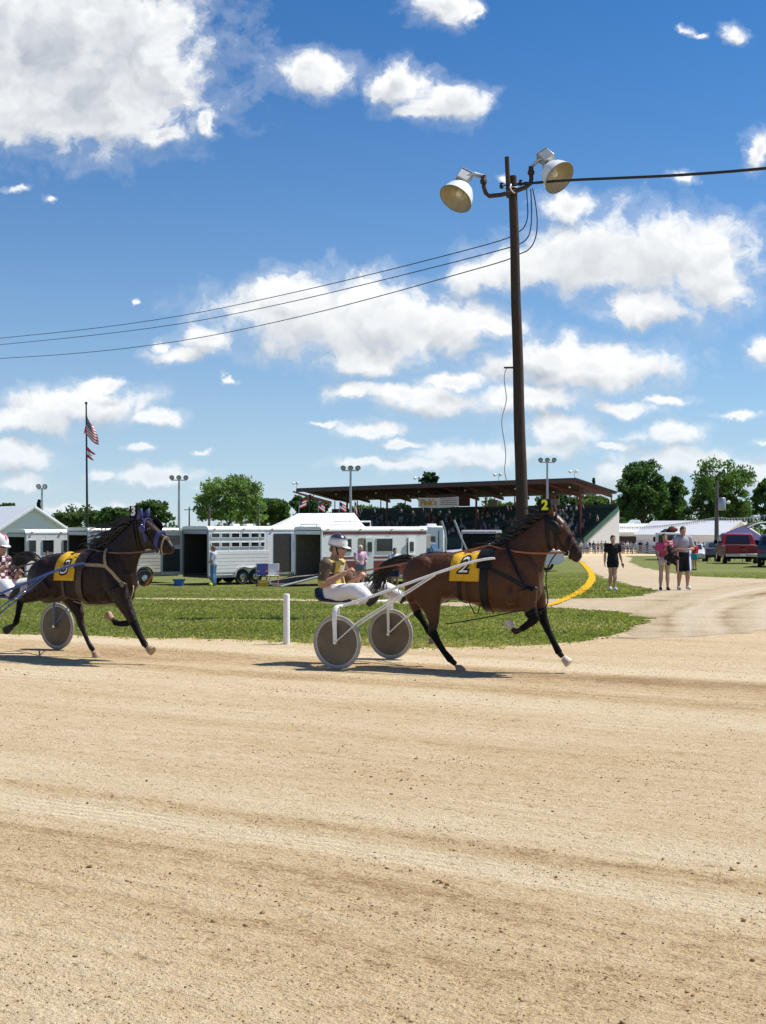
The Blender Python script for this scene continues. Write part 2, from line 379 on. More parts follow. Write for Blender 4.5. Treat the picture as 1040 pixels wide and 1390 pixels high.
# ================================================================== the land
def dirt_material(name, dark, mid, pale, ang, marks=False, rough_scale=1.0, arcs=()):
    m = bpy.data.materials.new(name); m.use_nodes = True; T = m.node_tree; node, link = nt_new(T); b = T.nodes['Principled BSDF']
    b.inputs['Roughness'].default_value = .95; b.inputs['Specular IOR Level'].default_value = .15
    M = lambda *a, **k: math_node(node, link, *a, **k)
    tc = node('ShaderNodeTexCoord')
    def noise(scale, stretch, detail=6.0, rough=.62):
        mp = node('ShaderNodeMapping', vector_type='POINT'); mp.inputs['Rotation'].default_value = (0, 0, ang)
        link(tc.outputs['Object'], mp.inputs[0])
        s = node('ShaderNodeVectorMath', operation='MULTIPLY'); link(mp.outputs[0], s.inputs[0]); s.inputs[1].default_value = stretch
        n = node('ShaderNodeTexNoise', i_Scale=scale, i_Detail=detail, i_Roughness=rough); link(s.outputs[0], n.inputs['Vector'])
        return n.outputs['Fac'], mp.outputs[0]
    streak, rot = noise(1.0, (.14, 1.3, 1))
    patch, _ = noise(.6, (.6, 1.2, 1), 7.0, .68)
    fine, _ = noise(24.0, (.85, 1.1, 1), 5.0, .7)
    grit, _ = noise(70.0, (1, 1, 1), 3.0, .75)
    clump, _ = noise(6.5, (.7, 1.2, 1), 7.0, .72)
    crumb, _ = noise(13.0, (.9, 1.1, 1), 4.0, .62)
    f = M('ADD', M('ADD', M('MULTIPLY', streak, .58), M('MULTIPLY', patch, .58)), M('ADD', M('MULTIPLY', fine, .75), M('ADD', M('MULTIPLY', clump, .6), M('MULTIPLY', grit, .75))))
    f = M('SUBTRACT', f, 1.0)
    h = M('ADD', M('MULTIPLY', fine, .75), M('ADD', M('MULTIPLY', clump, 1.0), M('MULTIPLY', grit, .45)))
    if marks:
        sp = node('ShaderNodeSeparateXYZ'); link(rot, sp.inputs[0])
        wob, _ = noise(.35, (1, .2, 1), 2.0)
        lat = M('ADD', sp.outputs[1], M('MULTIPLY', M('SUBTRACT', wob, .5), .35))
        comb = M('SINE', M('ADD', M('MULTIPLY', lat, 2 * PI / .23), M('MULTIPLY', clump, 6.0)))     # faint harrow lines
        cmask = M('MULTIPLY', M('SUBTRACT', patch, .46), 5.0, clamp=True); comb = M('MULTIPLY', comb, cmask)
        f = M('ADD', f, M('MULTIPLY', comb, .045)); h = M('ADD', h, M('MULTIPLY', comb, .10))
        # a tyre rut running the length of the track, packed pale, with small tread ribs, and broader raked bands
        for (c, wd, amt, rib) in marks:
            d = M('ABSOLUTE', M('SUBTRACT', lat, c)); band = M('SUBTRACT', 1.0, M('DIVIDE', d, wd), clamp=True)
            band = M('SMOOTH_MIN', M('MULTIPLY', band, 2.2), 1.0, .3)
            f = M('ADD', f, M('MULTIPLY', band, amt))
            if rib:
                rr = M('SINE', M('ADD', M('MULTIPLY', lat, 2 * PI / .085), M('MULTIPLY', clump, 5.0)))
                h = M('ADD', h, M('MULTIPLY', M('MULTIPLY', M('MULTIPLY', rr, band), M('MULTIPLY', M('SUBTRACT', patch, .34), 4.0, clamp=True)), .13)); h = M('SUBTRACT', h, M('MULTIPLY', band, .25))
    if arcs:       # wheel ruts of cars turning off the track
        wob2, _ = noise(.5, (1, 1, 1), 3.0)
        for (cx_, cy_, r_, wd, amt) in arcs:
            vs_ = node('ShaderNodeVectorMath', operation='DISTANCE'); fl = node('ShaderNodeVectorMath', operation='MULTIPLY'); link(tc.outputs['Object'], fl.inputs[0]); fl.inputs[1].default_value = (1, 1, 0)
            link(fl.outputs[0], vs_.inputs[0]); vs_.inputs[1].default_value = (cx_, cy_, 0)
            d = M('ABSOLUTE', M('SUBTRACT', M('ADD', vs_.outputs['Value'], M('MULTIPLY', M('SUBTRACT', wob2, .5), .5)), r_)); band = M('SUBTRACT', 1.0, M('DIVIDE', d, wd), clamp=True)
            f = M('ADD', f, M('MULTIPLY', band, amt)); h = M('SUBTRACT', h, M('MULTIPLY', band, .5))
    cr = node('ShaderNodeValToRGB'); e = cr.color_ramp.elements
    e[0].position = .22; e[0].color = (*dark, 1); e[1].position = .86; e[1].color = (*pale, 1); k = e.new(.5); k.color = (*mid, 1)
    link(f, cr.inputs[0])
    # scattered dark damp specks kicked up by hooves
    spk = node('ShaderNodeMapRange', interpolation_type='SMOOTHSTEP'); spk.inputs['From Min'].default_value = .60; spk.inputs['From Max'].default_value = .70
    link(M('ADD', crumb, M('MULTIPLY', M('SUBTRACT', .5, clump), .35)), spk.inputs['Value'])
    mx = node('ShaderNodeMix', data_type='RGBA'); link(M('MULTIPLY', spk.outputs[0], .6), mx.inputs['Factor']); link(cr.outputs[0], mx.inputs['A']); mx.inputs['B'].default_value = (dark[0] * .6, dark[1] * .58, dark[2] * .55, 1)
    link(mx.outputs['Result'], b.inputs['Base Color'])
    bp = node('ShaderNodeBump', i_Strength=1.0, i_Distance=.045 * rough_scale); link(h, bp.inputs['Height']); link(bp.outputs[0], b.inputs['Normal'])
    MATS[name] = m; return m

def grass_material():
    m = bpy.data.materials.new('turf'); m.use_nodes = True; T = m.node_tree; node, link = nt_new(T); b = T.nodes['Principled BSDF']
    b.inputs['Roughness'].default_value = .9; b.inputs['Specular IOR Level'].default_value = .15
    M = lambda *a, **k: math_node(node, link, *a, **k)
    tc = node('ShaderNodeTexCoord')
    def noise(scale, stretch, detail=5.0, rough=.6):
        s = node('ShaderNodeVectorMath', operation='MULTIPLY'); link(tc.outputs['Object'], s.inputs[0]); s.inputs[1].default_value = stretch
        n = node('ShaderNodeTexNoise', i_Scale=scale, i_Detail=detail, i_Roughness=rough); link(s.outputs[0], n.inputs['Vector']); return n.outputs['Fac']
    a = noise(.32, (.5, 1, 1)); c = noise(2.6, (1, 1.4, 1)); d = noise(30, (1, .8, 1)); dry = noise(.5, (.25, .9, 1), 6, .65)
    cr = node('ShaderNodeValToRGB'); e = cr.color_ramp.elements
    e[0].position = .25; e[0].color = (.085, .10, .025, 1); e[1].position = .8; e[1].color = (.26, .24, .085, 1); k = e.new(.52); k.color = (.15, .168, .045, 1)
    link(M('ADD', M('MULTIPLY', a, .4), M('ADD', M('MULTIPLY', c, .3), M('MULTIPLY', d, .3))), cr.inputs[0])
    mr = node('ShaderNodeMapRange', interpolation_type='SMOOTHSTEP'); mr.inputs['From Min'].default_value = .56; mr.inputs['From Max'].default_value = .74; link(dry, mr.inputs['Value'])
    mx = node('ShaderNodeMix', data_type='RGBA'); link(M('MULTIPLY', mr.outputs[0], .75), mx.inputs['Factor']); link(cr.outputs[0], mx.inputs['A']); mx.inputs['B'].default_value = (.33, .27, .13, 1)
    link(mx.outputs['Result'], b.inputs['Base Color'])
    bp = node('ShaderNodeBump', i_Strength=.6, i_Distance=.03); link(d, bp.inputs['Height']); link(bp.outputs[0], b.inputs['Normal'])
    MATS['turf'] = m; return m

ANG = rad(30)
# lateral coordinate of the rut: y' after rotating the land by +30 degrees
def latc(p): return p[0] * math.sin(ANG) + p[1] * math.cos(ANG)
RUT = latc(G(520, 1158)); RUT2 = latc(G(300, 935))
M_TRACK = dirt_material('track_dirt', (.30, .182, .084), (.60, .440, .245), (.74, .60, .402), ANG,
    marks=[(RUT, .24, .24, True), (RUT - .55, .10, -.10, False), (RUT + .42, .12, -.12, False), (RUT + .9, .5, .08, False), (14.7, .9, -.20, False), (13.3, .35, -.14, False), (12.7, .3, .10, False), (RUT2 + .2, .5, .10, False), (9.6, .45, -.05, False), (5.2, .8, -.07, False), (RUT - 1.1, .7, -.10, False), (latc(G(300, 880)), .5, .2, False)])
def circle3(a, b, c):
    ax, ay = a; bx, by = b; cx, cy = c; d = 2 * (ax * (by - cy) + bx * (cy - ay) + cx * (ay - by)); sa, sb, sc_ = ax * ax + ay * ay, bx * bx + by * by, cx * cx + cy * cy
    ux = (sa * (by - cy) + sb * (cy - ay) + sc_ * (ay - by)) / d; uy = (sa * (cx - bx) + sb * (ax - cx) + sc_ * (bx - ax)) / d; return ux, uy, math.hypot(ax - ux, ay - uy)
AC = circle3(G(950, 880), G(930, 848), G(1040, 798)); AC2 = circle3(G(1040, 880), G(965, 846), G(1040, 812))
ARCS = [(AC[0], AC[1], AC[2], .30, .30), (AC[0], AC[1], AC[2] - .75, .35, -.22), (AC[0], AC[1], AC[2] - 1.5, .30, .25), (AC2[0], AC2[1], AC2[2], .3, .26), (AC2[0], AC2[1], AC2[2] + .8, .4, -.2), (AC[0], AC[1], AC[2] + 1.1, .5, -.15)]
M_ROAD = dirt_material('road_dirt', (.23, .15, .078), (.50, .385, .245), (.61, .51, .37), rad(14), rough_scale=.9, arcs=ARCS)
M_TURF = grass_material()

def noisy(poly, step, amp, closed=True):
    out = []; n = len(poly)
    for i in range(n if closed else n - 1):
        a = np.array(poly[i][:2]); b = np.array(poly[(i + 1) % n][:2]); L = np.linalg.norm(b - a); k = max(1, min(60, int(L / step)))
        nn = np.array([-(b - a)[1], (b - a)[0]]) / max(L, 1e-6)
        for j in range(k):
            p = a + (b - a) * j / k
            if j or k > 3: p = p + nn * RNG.normal(0, amp)
            out.append((float(p[0]), float(p[1])))
    return out
def inside(poly, P):
    P = np.asarray(P); x, y = P[:, 0], P[:, 1]; r = np.zeros(len(P), bool); n = len(poly)
    for i in range(n):
        x1, y1 = poly[i]; x2, y2 = poly[(i + 1) % n]
        if y1 == y2: continue
        c = ((y1 > y) != (y2 > y)) & (x < (x2 - x1) * (y - y1) / (y2 - y1) + x1); r ^= c
    return r
def sheet(name, poly, m, dz, grid):
    xs = [p[0] for p in poly]; ys = [p[1] for p in poly]
    gx, gy = np.meshgrid(np.arange(min(xs), max(xs), grid), np.arange(min(ys), max(ys), grid)); pts = np.stack([gx.ravel(), gy.ravel()], 1)
    pts = pts[inside(poly, pts)]
    V = [Vector(p) for p in poly] + [Vector(p) for p in pts.tolist()]; n = len(poly)
    vo, eo, fo, *_ = delaunay_2d_cdt(V, [(i, (i + 1) % n) for i in range(n)], [], 1, 1e-5)
    me = bpy.data.meshes.new(name); me.from_pydata([(p.x, p.y, gz(p.x, p.y) + dz) for p in vo], [], [tuple(f) for f in fo]); me.materials.append(m)
    bm = bmesh.new(); bm.from_mesh(me)
    for f in bm.faces:
        if f.normal.z < 0: f.normal_flip()
    bm.to_mesh(me); bm.free()
    o = link_mesh(name, me); o['kind'] = 'structure'; return o

def make_ground():
    ys = list(np.arange(-30, 16, 4.0)) + list(np.arange(16, 130, 1.5)) + list(np.arange(130, 260, 6)) + [280, 330, 400, 550, 800, 1200, 2000, 3500]
    us = list(np.linspace(-60, -12, 13)) + list(np.linspace(-11, 25, 37)) + list(np.linspace(27, 75, 13))
    V = []; Fq = []
    for y in ys:
        k = max(1.0, y / 60.0)
        for u in us:
            x = u * k if y > 60 else u
            V.append((x, y, gz(x, y)))
    n = len(us)
    for i in range(len(ys) - 1):
        for j in range(n - 1): a = i * n + j; Fq.append((a, a + 1, a + 1 + n, a + n))
    o = from_np('ground', np.array(V), np.array(Fq), M_TURF); o['kind'] = 'structure'
    o.data.polygons.foreach_set('use_smooth', [True] * len(o.data.polygons))
make_ground()

edge = [G(*p) for p in [(-260, 857), (0, 861), (100, 863), (200, 866), (300, 868), (390, 872), (480, 876), (560, 880), (640, 879), (700, 878), (760, 874), (800, 869), (840, 860), (866, 851), (900, 838), (960, 828), (1040, 826), (1340, 826)]]
TRACK = noisy([(-40, 26)] + edge, .16, .10, closed=False) + [edge[-1], (40, 26), (40, -25), (-40, -25)]
TRACK = [(-40.0, 25.9)] + TRACK[1:]
sheet('race_track', TRACK, M_TRACK, .004, 2.0)
road_px = [(835, 868), (858, 857), (869, 849), (870, 842), (864, 838), (845, 832), (815, 829), (780, 827), (740, 825), (660, 823), (560, 820.5), (400, 816), (200, 814.2), (-260, 813),
  (-260, 811), (0, 811.3), (200, 812), (400, 813.4), (560, 816.5), (660, 816), (740, 814), (800, 813), (840, 812), (866, 809), (892, 803), (880, 799), (850, 794), (825, 787), (805, 779), (795, 770), (789, 762), (784, 757),
  (780, 752.5), (800, 751), (835, 752), (858, 757), (852, 763), (866, 769), (900, 776), (945, 783), (1040, 786), (1340, 786), (1340, 855), (1040, 855), (930, 866)]
ROAD = noisy([G(*p) for p in road_px], .3, .12)
sheet('dirt_road', ROAD, M_ROAD, .0085, 1.6)
FAR = noisy([G(*p) for p in [(640, 746.5), (1340, 746.5), (1340, 755), (1000, 755), (870, 754.5), (780, 756), (640, 757)]], 3.0, .25)
sheet('far_track', FAR, M_TRACK, .014, 5.0)

def painted_line():
    cl = [G(*p) for p in [(783, 762), (793, 767), (801, 775), (804, 784), (802, 791), (795, 799), (785, 806), (770, 813), (752, 821), (720, 828), (690, 832), (655, 834.5), (630, 837)]]
    C = []
    for i in range(len(cl) - 1):
        for t in np.linspace(0, 1, 14, endpoint=False): C.append(np.array(cl[i]) * (1 - t) + np.array(cl[i + 1]) * t)
    C = np.array(C)
    for _ in range(8): C[1:-1] = (C[:-2] + C[1:-1] * 2 + C[2:]) / 4
    L = []; R = []
    for i in range(len(C)):
        t = C[min(i + 1, len(C) - 1)] - C[max(i - 1, 0)]; t /= np.linalg.norm(t); nn = np.array([-t[1], t[0]]); w = .135 if i < 90 else .135 * max(.25, 1 - (i - 90) / 90)
        L.append(tuple(C[i] + nn * w * RNG.uniform(.75, 1.2))); R.append(tuple(C[i] - nn * w * RNG.uniform(.75, 1.2)))
    V = []; Fq = []
    for a, b in zip(L, R):
        for p in (a, b): V.append((p[0], p[1], gz(p[0], p[1]) + .022))
    for i in range(len(L) - 1): Fq.append((2 * i, 2 * i + 1, 2 * i + 3, 2 * i + 2))
    m = mat('yellow_chalk', (.62, .36, .012), .9, var=.3, scale=9, bump=.5, bscale=60, spec=.1)
    o = from_np('painted_line', np.array(V), np.array(Fq), m); o['kind'] = 'structure'
    return C
LINE = painted_line()

# ---- short grass standing on the turf
def make_grass():
    n = 170000
    Y = 16.5 + (RNG.random(n) ** 1.7) * 42; U = RNG.uniform(-.31, .31, n); X = U * Y
    P = np.stack([X, Y], 1)
    keep = ~inside(TRACK, P) & ~inside(ROAD, P)
    # ragged margin: a few tufts creep on to the dirt
    near = RNG.random(n) < .10
    keep |= near & (Y < 22) & ~inside(TRACK, P + np.array([0, .45]))
    keep |= (RNG.random(n) < .22) & inside(ROAD, P) & (U < .09)
    P = P[keep]; n = len(P)
    dl = np.min(np.linalg.norm(P[:, None, :] - LINE[None, ::3, :], axis=2), axis=1) if n else np.zeros(0)
    h = RNG.uniform(.009, .028, n) * (1 + P[:, 1] / 70) * np.clip((60 - P[:, 1]) / 25, .15, 1); w = RNG.uniform(.005, .011, n) * (1 + P[:, 1] / 25)
    z = np.array([gz(a, b) for a, b in P])
    V = np.zeros((n, 2, 4, 3)); ang = RNG.uniform(0, PI, (n, 2))
    for k in range(2):
        dx = np.cos(ang[:, k]) * w; dy = np.sin(ang[:, k]) * w; lx = RNG.normal(0, .35, n) * h; ly = RNG.normal(0, .35, n) * h
        ox = RNG.normal(0, .02, n); oy = RNG.normal(0, .02, n)
        bx = P[:, 0] + ox; by = P[:, 1] + oy
        V[:, k, 0] = np.stack([bx - dx, by - dy, z], 1); V[:, k, 1] = np.stack([bx + dx, by + dy, z], 1)
        V[:, k, 2] = np.stack([bx + dx * .5 + lx, by + dy * .5 + ly, z + h], 1); V[:, k, 3] = np.stack([bx - dx * .5 + lx, by - dy * .5 + ly, z + h * .9], 1)
    g = RNG.random((n, 1, 1, 1)); pat = (np.sin(P[:, 0] * .9 + 2) * np.sin(P[:, 1] * .7) + np.sin(P[:, 0] * .31 + P[:, 1] * 1.3))[:, None, None, None] * .2
    em = np.clip((21.6 - P[:, 1] - P[:, 0] * .12) / 1.6, 0, 1)[:, None, None, None]; dry = np.clip(g * 1.1 - .32 + pat + em * .7, 0, 1)
    c = np.array([.205, .228, .060]) * (1 - dry) + np.array([.44, .37, .18]) * dry
    yl = (dl < .14)[:, None, None, None]; c = np.where(yl, np.array([.60, .35, .015]), c)
    c = c * RNG.uniform(.75, 1.25, (n, 1, 1, 1)); c = np.broadcast_to(c, (n, 2, 4, 3))
    o = from_np('grass', V.reshape(-1, 3), np.arange(n * 8).reshape(-1, 4), leaf_mat('grass_blade', .5), cols=c.reshape(-1, 3))
    props(o, 'short mown grass on the infield beside the track', 'grass', kind='stuff')
make_grass()

# ---- clods and crumbs of dirt thrown up on the track
def make_clods():
    base = []
    for k in range(6):
        b = MB(); b.ell((0, 0, 0), (1, 1, 1), 6, 4); v = np.array(b.v) * RNG.uniform(.5, 1.4, (len(b.v), 1)); base.append((v, b.f))
    V = []; T = []; C = []; cnt = 0
    # clumps of crumbs plus a loose scatter, finer far off
    spots = []
    for _ in range(210):
        Y = 4.6 + RNG.random() ** 1.4 * 15; X = RNG.uniform(-.32, .32) * Y
        for _ in range(int(RNG.integers(4, 34))):
            a = RNG.normal(0, .26); b = RNG.normal(0, .06); spots.append((X + a * math.cos(ANG) + b * math.sin(ANG), Y - a * math.sin(ANG) + b * math.cos(ANG), RNG.uniform(.0015, .0065) * (2.0 if RNG.random() < .04 else 1)))
    for _ in range(9000):
        Y = 4.6 + RNG.random() ** 1.3 * 14; spots.append((RNG.uniform(-.33, .33) * Y, Y, RNG.uniform(.001, .0045) * (2.4 if RNG.random() < .03 else 1)))
    for px, py, s in [(600, 1200, .016), (607, 1203, .012), (594, 1197, .013), (605, 1207, .010), (1000, 1182, .012), (995, 1183, .016), (755, 1193, .010), (122, 1179, .014), (356, 1242, .013), (940, 1188, .009), (840, 1062, .011), (482, 1049, .011)]:
        p = G(px, py); spots.append((p[0], p[1], s))
    for (x, y, r) in spots:
        if not (y < 20.5): continue
        v, f = base[int(RNG.integers(6))]; a = RNG.uniform(0, 2 * PI); ca, sa = math.cos(a), math.sin(a)
        s = np.array([r * RNG.uniform(.8, 1.5), r * RNG.uniform(.7, 1.1), r * RNG.uniform(.45, .8)])
        w = v * s; w = np.stack([w[:, 0] * ca - w[:, 1] * sa + x, w[:, 0] * sa + w[:, 1] * ca + y, w[:, 2] + r * .3 + .004], 1)
        for q in f:
            T.append((q[0] + cnt, q[1] + cnt, q[2] + cnt))
            if len(q) == 4: T.append((q[0] + cnt, q[2] + cnt, q[3] + cnt))
        V.append(w); cnt += len(w); k = RNG.uniform(.4, 1.25)
        C.append(np.tile(np.array([.42, .285, .155]) * k, (len(w), 1)))
    o = from_np('dirt_clods', np.concatenate(V), np.array(T), mat('clod', (1, 1, 1), .95, attr='col', var=.2, spec=.1), cols=np.concatenate(C))
    props(o, 'loose crumbs and clods of tan dirt on the track', 'dirt', kind='stuff')
make_clods()

# ---- distance post at the track edge
def make_post():
    p = on(389, 20.4)
    t = thing('marker_post', 'short round white post standing at the inner edge of the dirt track', 'post', p)
    w = mat('post_white', (.78, .77, .73), .5, var=.06, scale=6)
    MB().lathe([(.05, -.1), (.05, .76), (.046, .775), (.03, .78)], (0, 0, 0), (0, 0, 1), 18).build('post', w, t)
make_post()

# ================================================================== horses, sulkies and drivers
class Frame:
    """a rig running at an angle to the picture: t forward, lat away from the viewer, z up; t0 shifts the origin forward"""
    def __init__(s, c, deg, t0=0.0):
        a = rad(deg); s.rz = -a; s.h = Vector((math.cos(a), -math.sin(a))); s.l = Vector((math.sin(a), math.cos(a))); s.c0 = Vector(c); s.t0 = t0
        s.c = s.c0 + s.h * t0
    def at_t(s, t0): f = Frame.__new__(Frame); f.rz, f.h, f.l, f.c0, f.t0 = s.rz, s.h, s.l, s.c0, t0; f.c = s.c0 + s.h * t0; return f
    def loc(s): return (s.c.x, s.c.y, 0)
    def L(s, px, py, lat=0.0):
        u = (px - CX) / F
        t = (u * (s.c.y + lat * s.l.y) - s.c.x - lat * s.l.x) / (s.h.x - u * s.h.y)
        Y = s.c.y + t * s.h.y + lat * s.l.y
        return Vector((t, lat, CH - (py - HY) / F * Y))

def section(a, b, w, n=20, sq=2.0):
    """ring through a (upper) and b (lower) with half width w"""
    c = (a + b) / 2; d = (a - b) / 2; e = 2 / sq; r = []
    for k in range(n):
        p = 2 * PI * k / n; co, si = math.cos(p), math.sin(p)
        r.append(c + d * (math.copysign(abs(co) ** e, co)) + Vector((0, w, 0)) * math.copysign(abs(si) ** e, si))
    return r

def bvh_of(o):
    me = o.data; return BVHTree.FromPolygons([v.co.copy() for v in me.vertices], [tuple(p.vertices) for p in me.polygons])
def side_hit(bvh, x, z, side, off=.006):
    """the skin at (x, z) seen from one side"""
    s = -1 if side < 0 else 1
    h = bvh.ray_cast(Vector((x, s * 1.2, z)), Vector((0, -s, 0)))
    if h[0] is None:
        h = bvh.find_nearest(Vector((x, s * .1, z)))
    return h[0] + h[1] * off, h[1]
def loop_hits(bvh, c, u, v, n=28, off=.006, a0=0, a1=360):
    out = []
    for k in range(n + 1):
        a = rad(a0 + (a1 - a0) * k / n); d = u * math.cos(a) + v * math.sin(a)
        h = bvh.ray_cast(c + d * 1.0, -d)
        if h[0] is not None: out.append((h[0] + d * off, d))
    return out

def strands(name, roots, m, parent, seg=5):
    """hair: tapered locks; roots = list of (points, r0)"""
    mb = MB()
    for pts, r0 in roots:
        n = len(pts); mb.tube(pts, [(r0 * (1 - .85 * (i / (n - 1)) ** 1.5), r0 * .45 * (1 - .85 * (i / (n - 1)))) for i in range(n)], seg)
    return mb.build(name, m, parent, smooth=180)
def bez(P, n=7):
    P = [Vector(p) for p in P]; out = []
    for i in range(n):
        t = i / (n - 1); Q = P[:]
        while len(Q) > 1: Q = [a.lerp(b, t) for a, b in zip(Q, Q[1:])]
        out.append(Q[0])
    return out

def make_horse(fr, S):
    L = fr.L
    t = thing('horse', S['label'], 'horse', fr.loc(), fr.rz)
    mb = MB()
    mb.rings([section(L(p, a), L(p, b), w * .90, 24, 2.2) for p, a, b, w in S['torso']])
    mb.rings([section(L(*a), L(*b), w * .86, 20, 2.0) for a, b, w in S['neck']])
    mb.rings([section(L(*a), L(*b), w, 20, 2.3) for a, b, w in S['head']])
    for (px, py, lat, r, rot) in S['muscle']:
        for s in (-1, 1): p = L(px, py, 0); mb.ell((p.x, s * lat * .9, p.z), r, 14, 10, (0, rot, 0))
    for lg in S['legs']:
        for seg in (lg['nodes'],):
            pts = [L(a, b, lg['lat']) for a, b, *_ in seg]; mb.tube(pts, [(n[3], n[2]) for n in seg], 14, side=(0, 1, 0))
    # ears, cheek, eye ridge and nostril swelling
    for e in S['ears']:
        for s in (-1, 1):
            a, b = L(*e[0]), L(*e[1]); a.y = s * .055; b.y = s * .075; m_ = a.lerp(b, .45); m_.y += s * .008
            mb.tube([a, m_, b], [.032, .03, .006], 10)
    ck = L(*S['cheek'])
    for s in (-1, 1):
        mb.ell((ck.x, s * .062, ck.z), (.10, .035, .12), 12, 8)
        e = L(*S['eye']); mb.ell((e.x, s * .088, e.z), (.034, .02, .026), 10, 6)
        q = L(*S['nostril']); mb.ell((q.x, s * .042, q.z), (.035, .02, .03), 10, 6)
    body = remesh(mb, 'body', S['coat'], .0115, 6, .5, t)
    # bay colouring: black points
    legs = []
    for lg in S['legs']:
        for a, b in zip(lg['nodes'][3:], lg['nodes'][4:]): legs.append((np.array(L(a[0], a[1], lg['lat'])), np.array(L(b[0], b[1], lg['lat']))))
    zk = S['black_z']; mz = L(*S['nostril']); mzv = np.array(mz)
    def fn(co):
        n = len(co); base = np.tile(np.array(S['rgb']), (n, 1)).astype(np.float32); d = np.full(n, 9.0)
        for a, b in legs:
            ab = b - a; tt = np.clip(((co - a) @ ab) / (ab @ ab), 0, 1); d = np.minimum(d, np.linalg.norm(co - a - tt[:, None] * ab, axis=1))
        k = np.clip((.15 - d) / .06, 0, 1) * np.clip((zk - co[:, 2]) / .25 + .35, 0, 1)
        mzd = np.clip((.16 - np.linalg.norm(co - mzv, axis=1)) / .10, 0, 1) * .8
        k = np.maximum(k, mzd)[:, None]
        belly = np.clip((.95 - co[:, 2]) / .25, 0, 1)[:, None] * .0
        c = base * (1 - k) + np.array(S['point']) * k
        # lighter coat on flank and behind the elbow, darker topline
        top = np.clip((co[:, 2] - 1.32) / .25, 0, 1)[:, None] * .25
        return c * (1 - top) + np.array(S['point']) * top * .5 + c * top * .5
    paint(body.data, fn)
    bv = bvh_of(body)
    # hooves
    for lg in S['legs']:
        nd = lg['nodes'][-1]; a = L(nd[0], nd[1], lg['lat']); b = L(*lg['hoof'], lg['lat']); d = (b - a)
        dn = d.normalized(); hm = S['hoofmat'][lg['hm']]
        fwd = Vector((1, 0, 0)) if lg.get('flat') else (Vector((dn.z, 0, -dn.x)) * (-1 if lg.get('flip') else 1))
        h = MB()
        if lg.get('flat'):   # standing on the ground
            c = Vector((b.x - .02, lg['lat'], 0)); a2 = Vector((a.x, a.y, a.z))
            h.rings([[Vector((c.x + math.cos(q) * .068, c.y + math.sin(q) * .06, .004)) for q in [2 * PI * k / 16 for k in range(16)]],
                     [Vector((c.x - .004 + math.cos(q) * .064, c.y + math.sin(q) * .057, .03)) for q in [2 * PI * k / 16 for k in range(16)]],
                     [a2.lerp(c, .35) + Vector((math.cos(q) * .048, math.sin(q) * .045, .02)) for q in [2 * PI * k / 16 for k in range(16)]]])
        else:
            h.tube([a.lerp(b, .12), a.lerp(b, .5), b - dn * .012, b], [.044, .052, .062, .06], 16)
        h.build('hoof', hm, t, smooth=50)
    # eyes, nostrils
    for s in (-1, 1):
        p, nn = side_hit(bv, L(*S['eye']).x, L(*S['eye']).z, s, -.008); MB().ell(p, (.02, .014, .018), 12, 8).build('eye', mat('horse_eye', (.008, .005, .004), .08, var=0, spec=.8), t, 180)
        p, nn = side_hit(bv, L(*S['nostril']).x, L(*S['nostril']).z, s, -.004); MB().ell(p, (.017, .008, .022), 10, 6).build('nostril', mat('nostril_dark', (.012, .006, .005), .8, var=0), t, 180)
    # mane
    hair = mat(S['label'][:8] + 'hair', S['hair'], .45, var=.3, scale=20, spec=.4)
    roots = []
    crest = [L(*p) for p in S['crest']]
    for k in range(S.get('nmane', 190)):
        f = RNG.random() * (len(crest) - 1); i = min(int(f), len(crest) - 2); p = crest[i].lerp(crest[i + 1], f - i)
        lf = RNG.uniform(.5, 1.15) * S['manelen']; sd = RNG.choice([-1, 1]) if RNG.random() < .75 else 0
        y = RNG.uniform(.0, .05) * sd; dr = Vector(S['manedir']) + Vector((RNG.normal(0, .3), 0, RNG.normal(0, .25)))
        a = p + Vector((0, y, -.02)); b = a + Vector((dr.x * .3, sd * RNG.uniform(.02, .07), .05 + dr.z * .1)) * lf * 2; c = a + Vector((dr.x, sd * RNG.uniform(.02, .10), dr.z)) * lf
        roots.append((bez([a, b, c, c + Vector((dr.x * .3, RNG.normal(0, .04), -.25 + RNG.normal(0, .15))) * lf], 6), RNG.uniform(.008, .018)))
    strands('mane', roots, hair, t)
    roots = []
    T = [L(*p) for p in S['tail']]
    for k in range(260):
        sp = RNG.normal(0, 1, (4, 3)) * np.array([[.012, .02, .012], [.03, .03, .035], [.06, .05, .06], [.10, .07, .10]]) * S.get('tailspread', 1.0)
        P = [q + Vector(x) for q, x in zip(T, sp)]; P[0] = T[0] + Vector((RNG.uniform(0, .05), RNG.normal(0, .018), RNG.normal(0, .012)))
        e = RNG.uniform(.7, 1.05); pts = bez(P, 9); pts = pts[:max(5, int(9 * e))]
        roots.append((pts, RNG.uniform(.010, .02)))
    strands('tail', roots, hair, t)
    return t, bv

def strap_side(bv, fr, pts, side, wd, off=.007, n=6):
    """a strap lying on the skin along picture points, projected from the side"""
    out = []
    P = [fr.L(*p, 0) for p in pts]
    for a, b in zip(P, P[1:]):
        for k in range(n):
            q = a.lerp(b, k / n); h, nn = side_hit(bv, q.x, q.z, side, off); out.append((h, nn))
    h, nn = side_hit(bv, P[-1].x, P[-1].z, side, off); out.append((h, nn)); return out

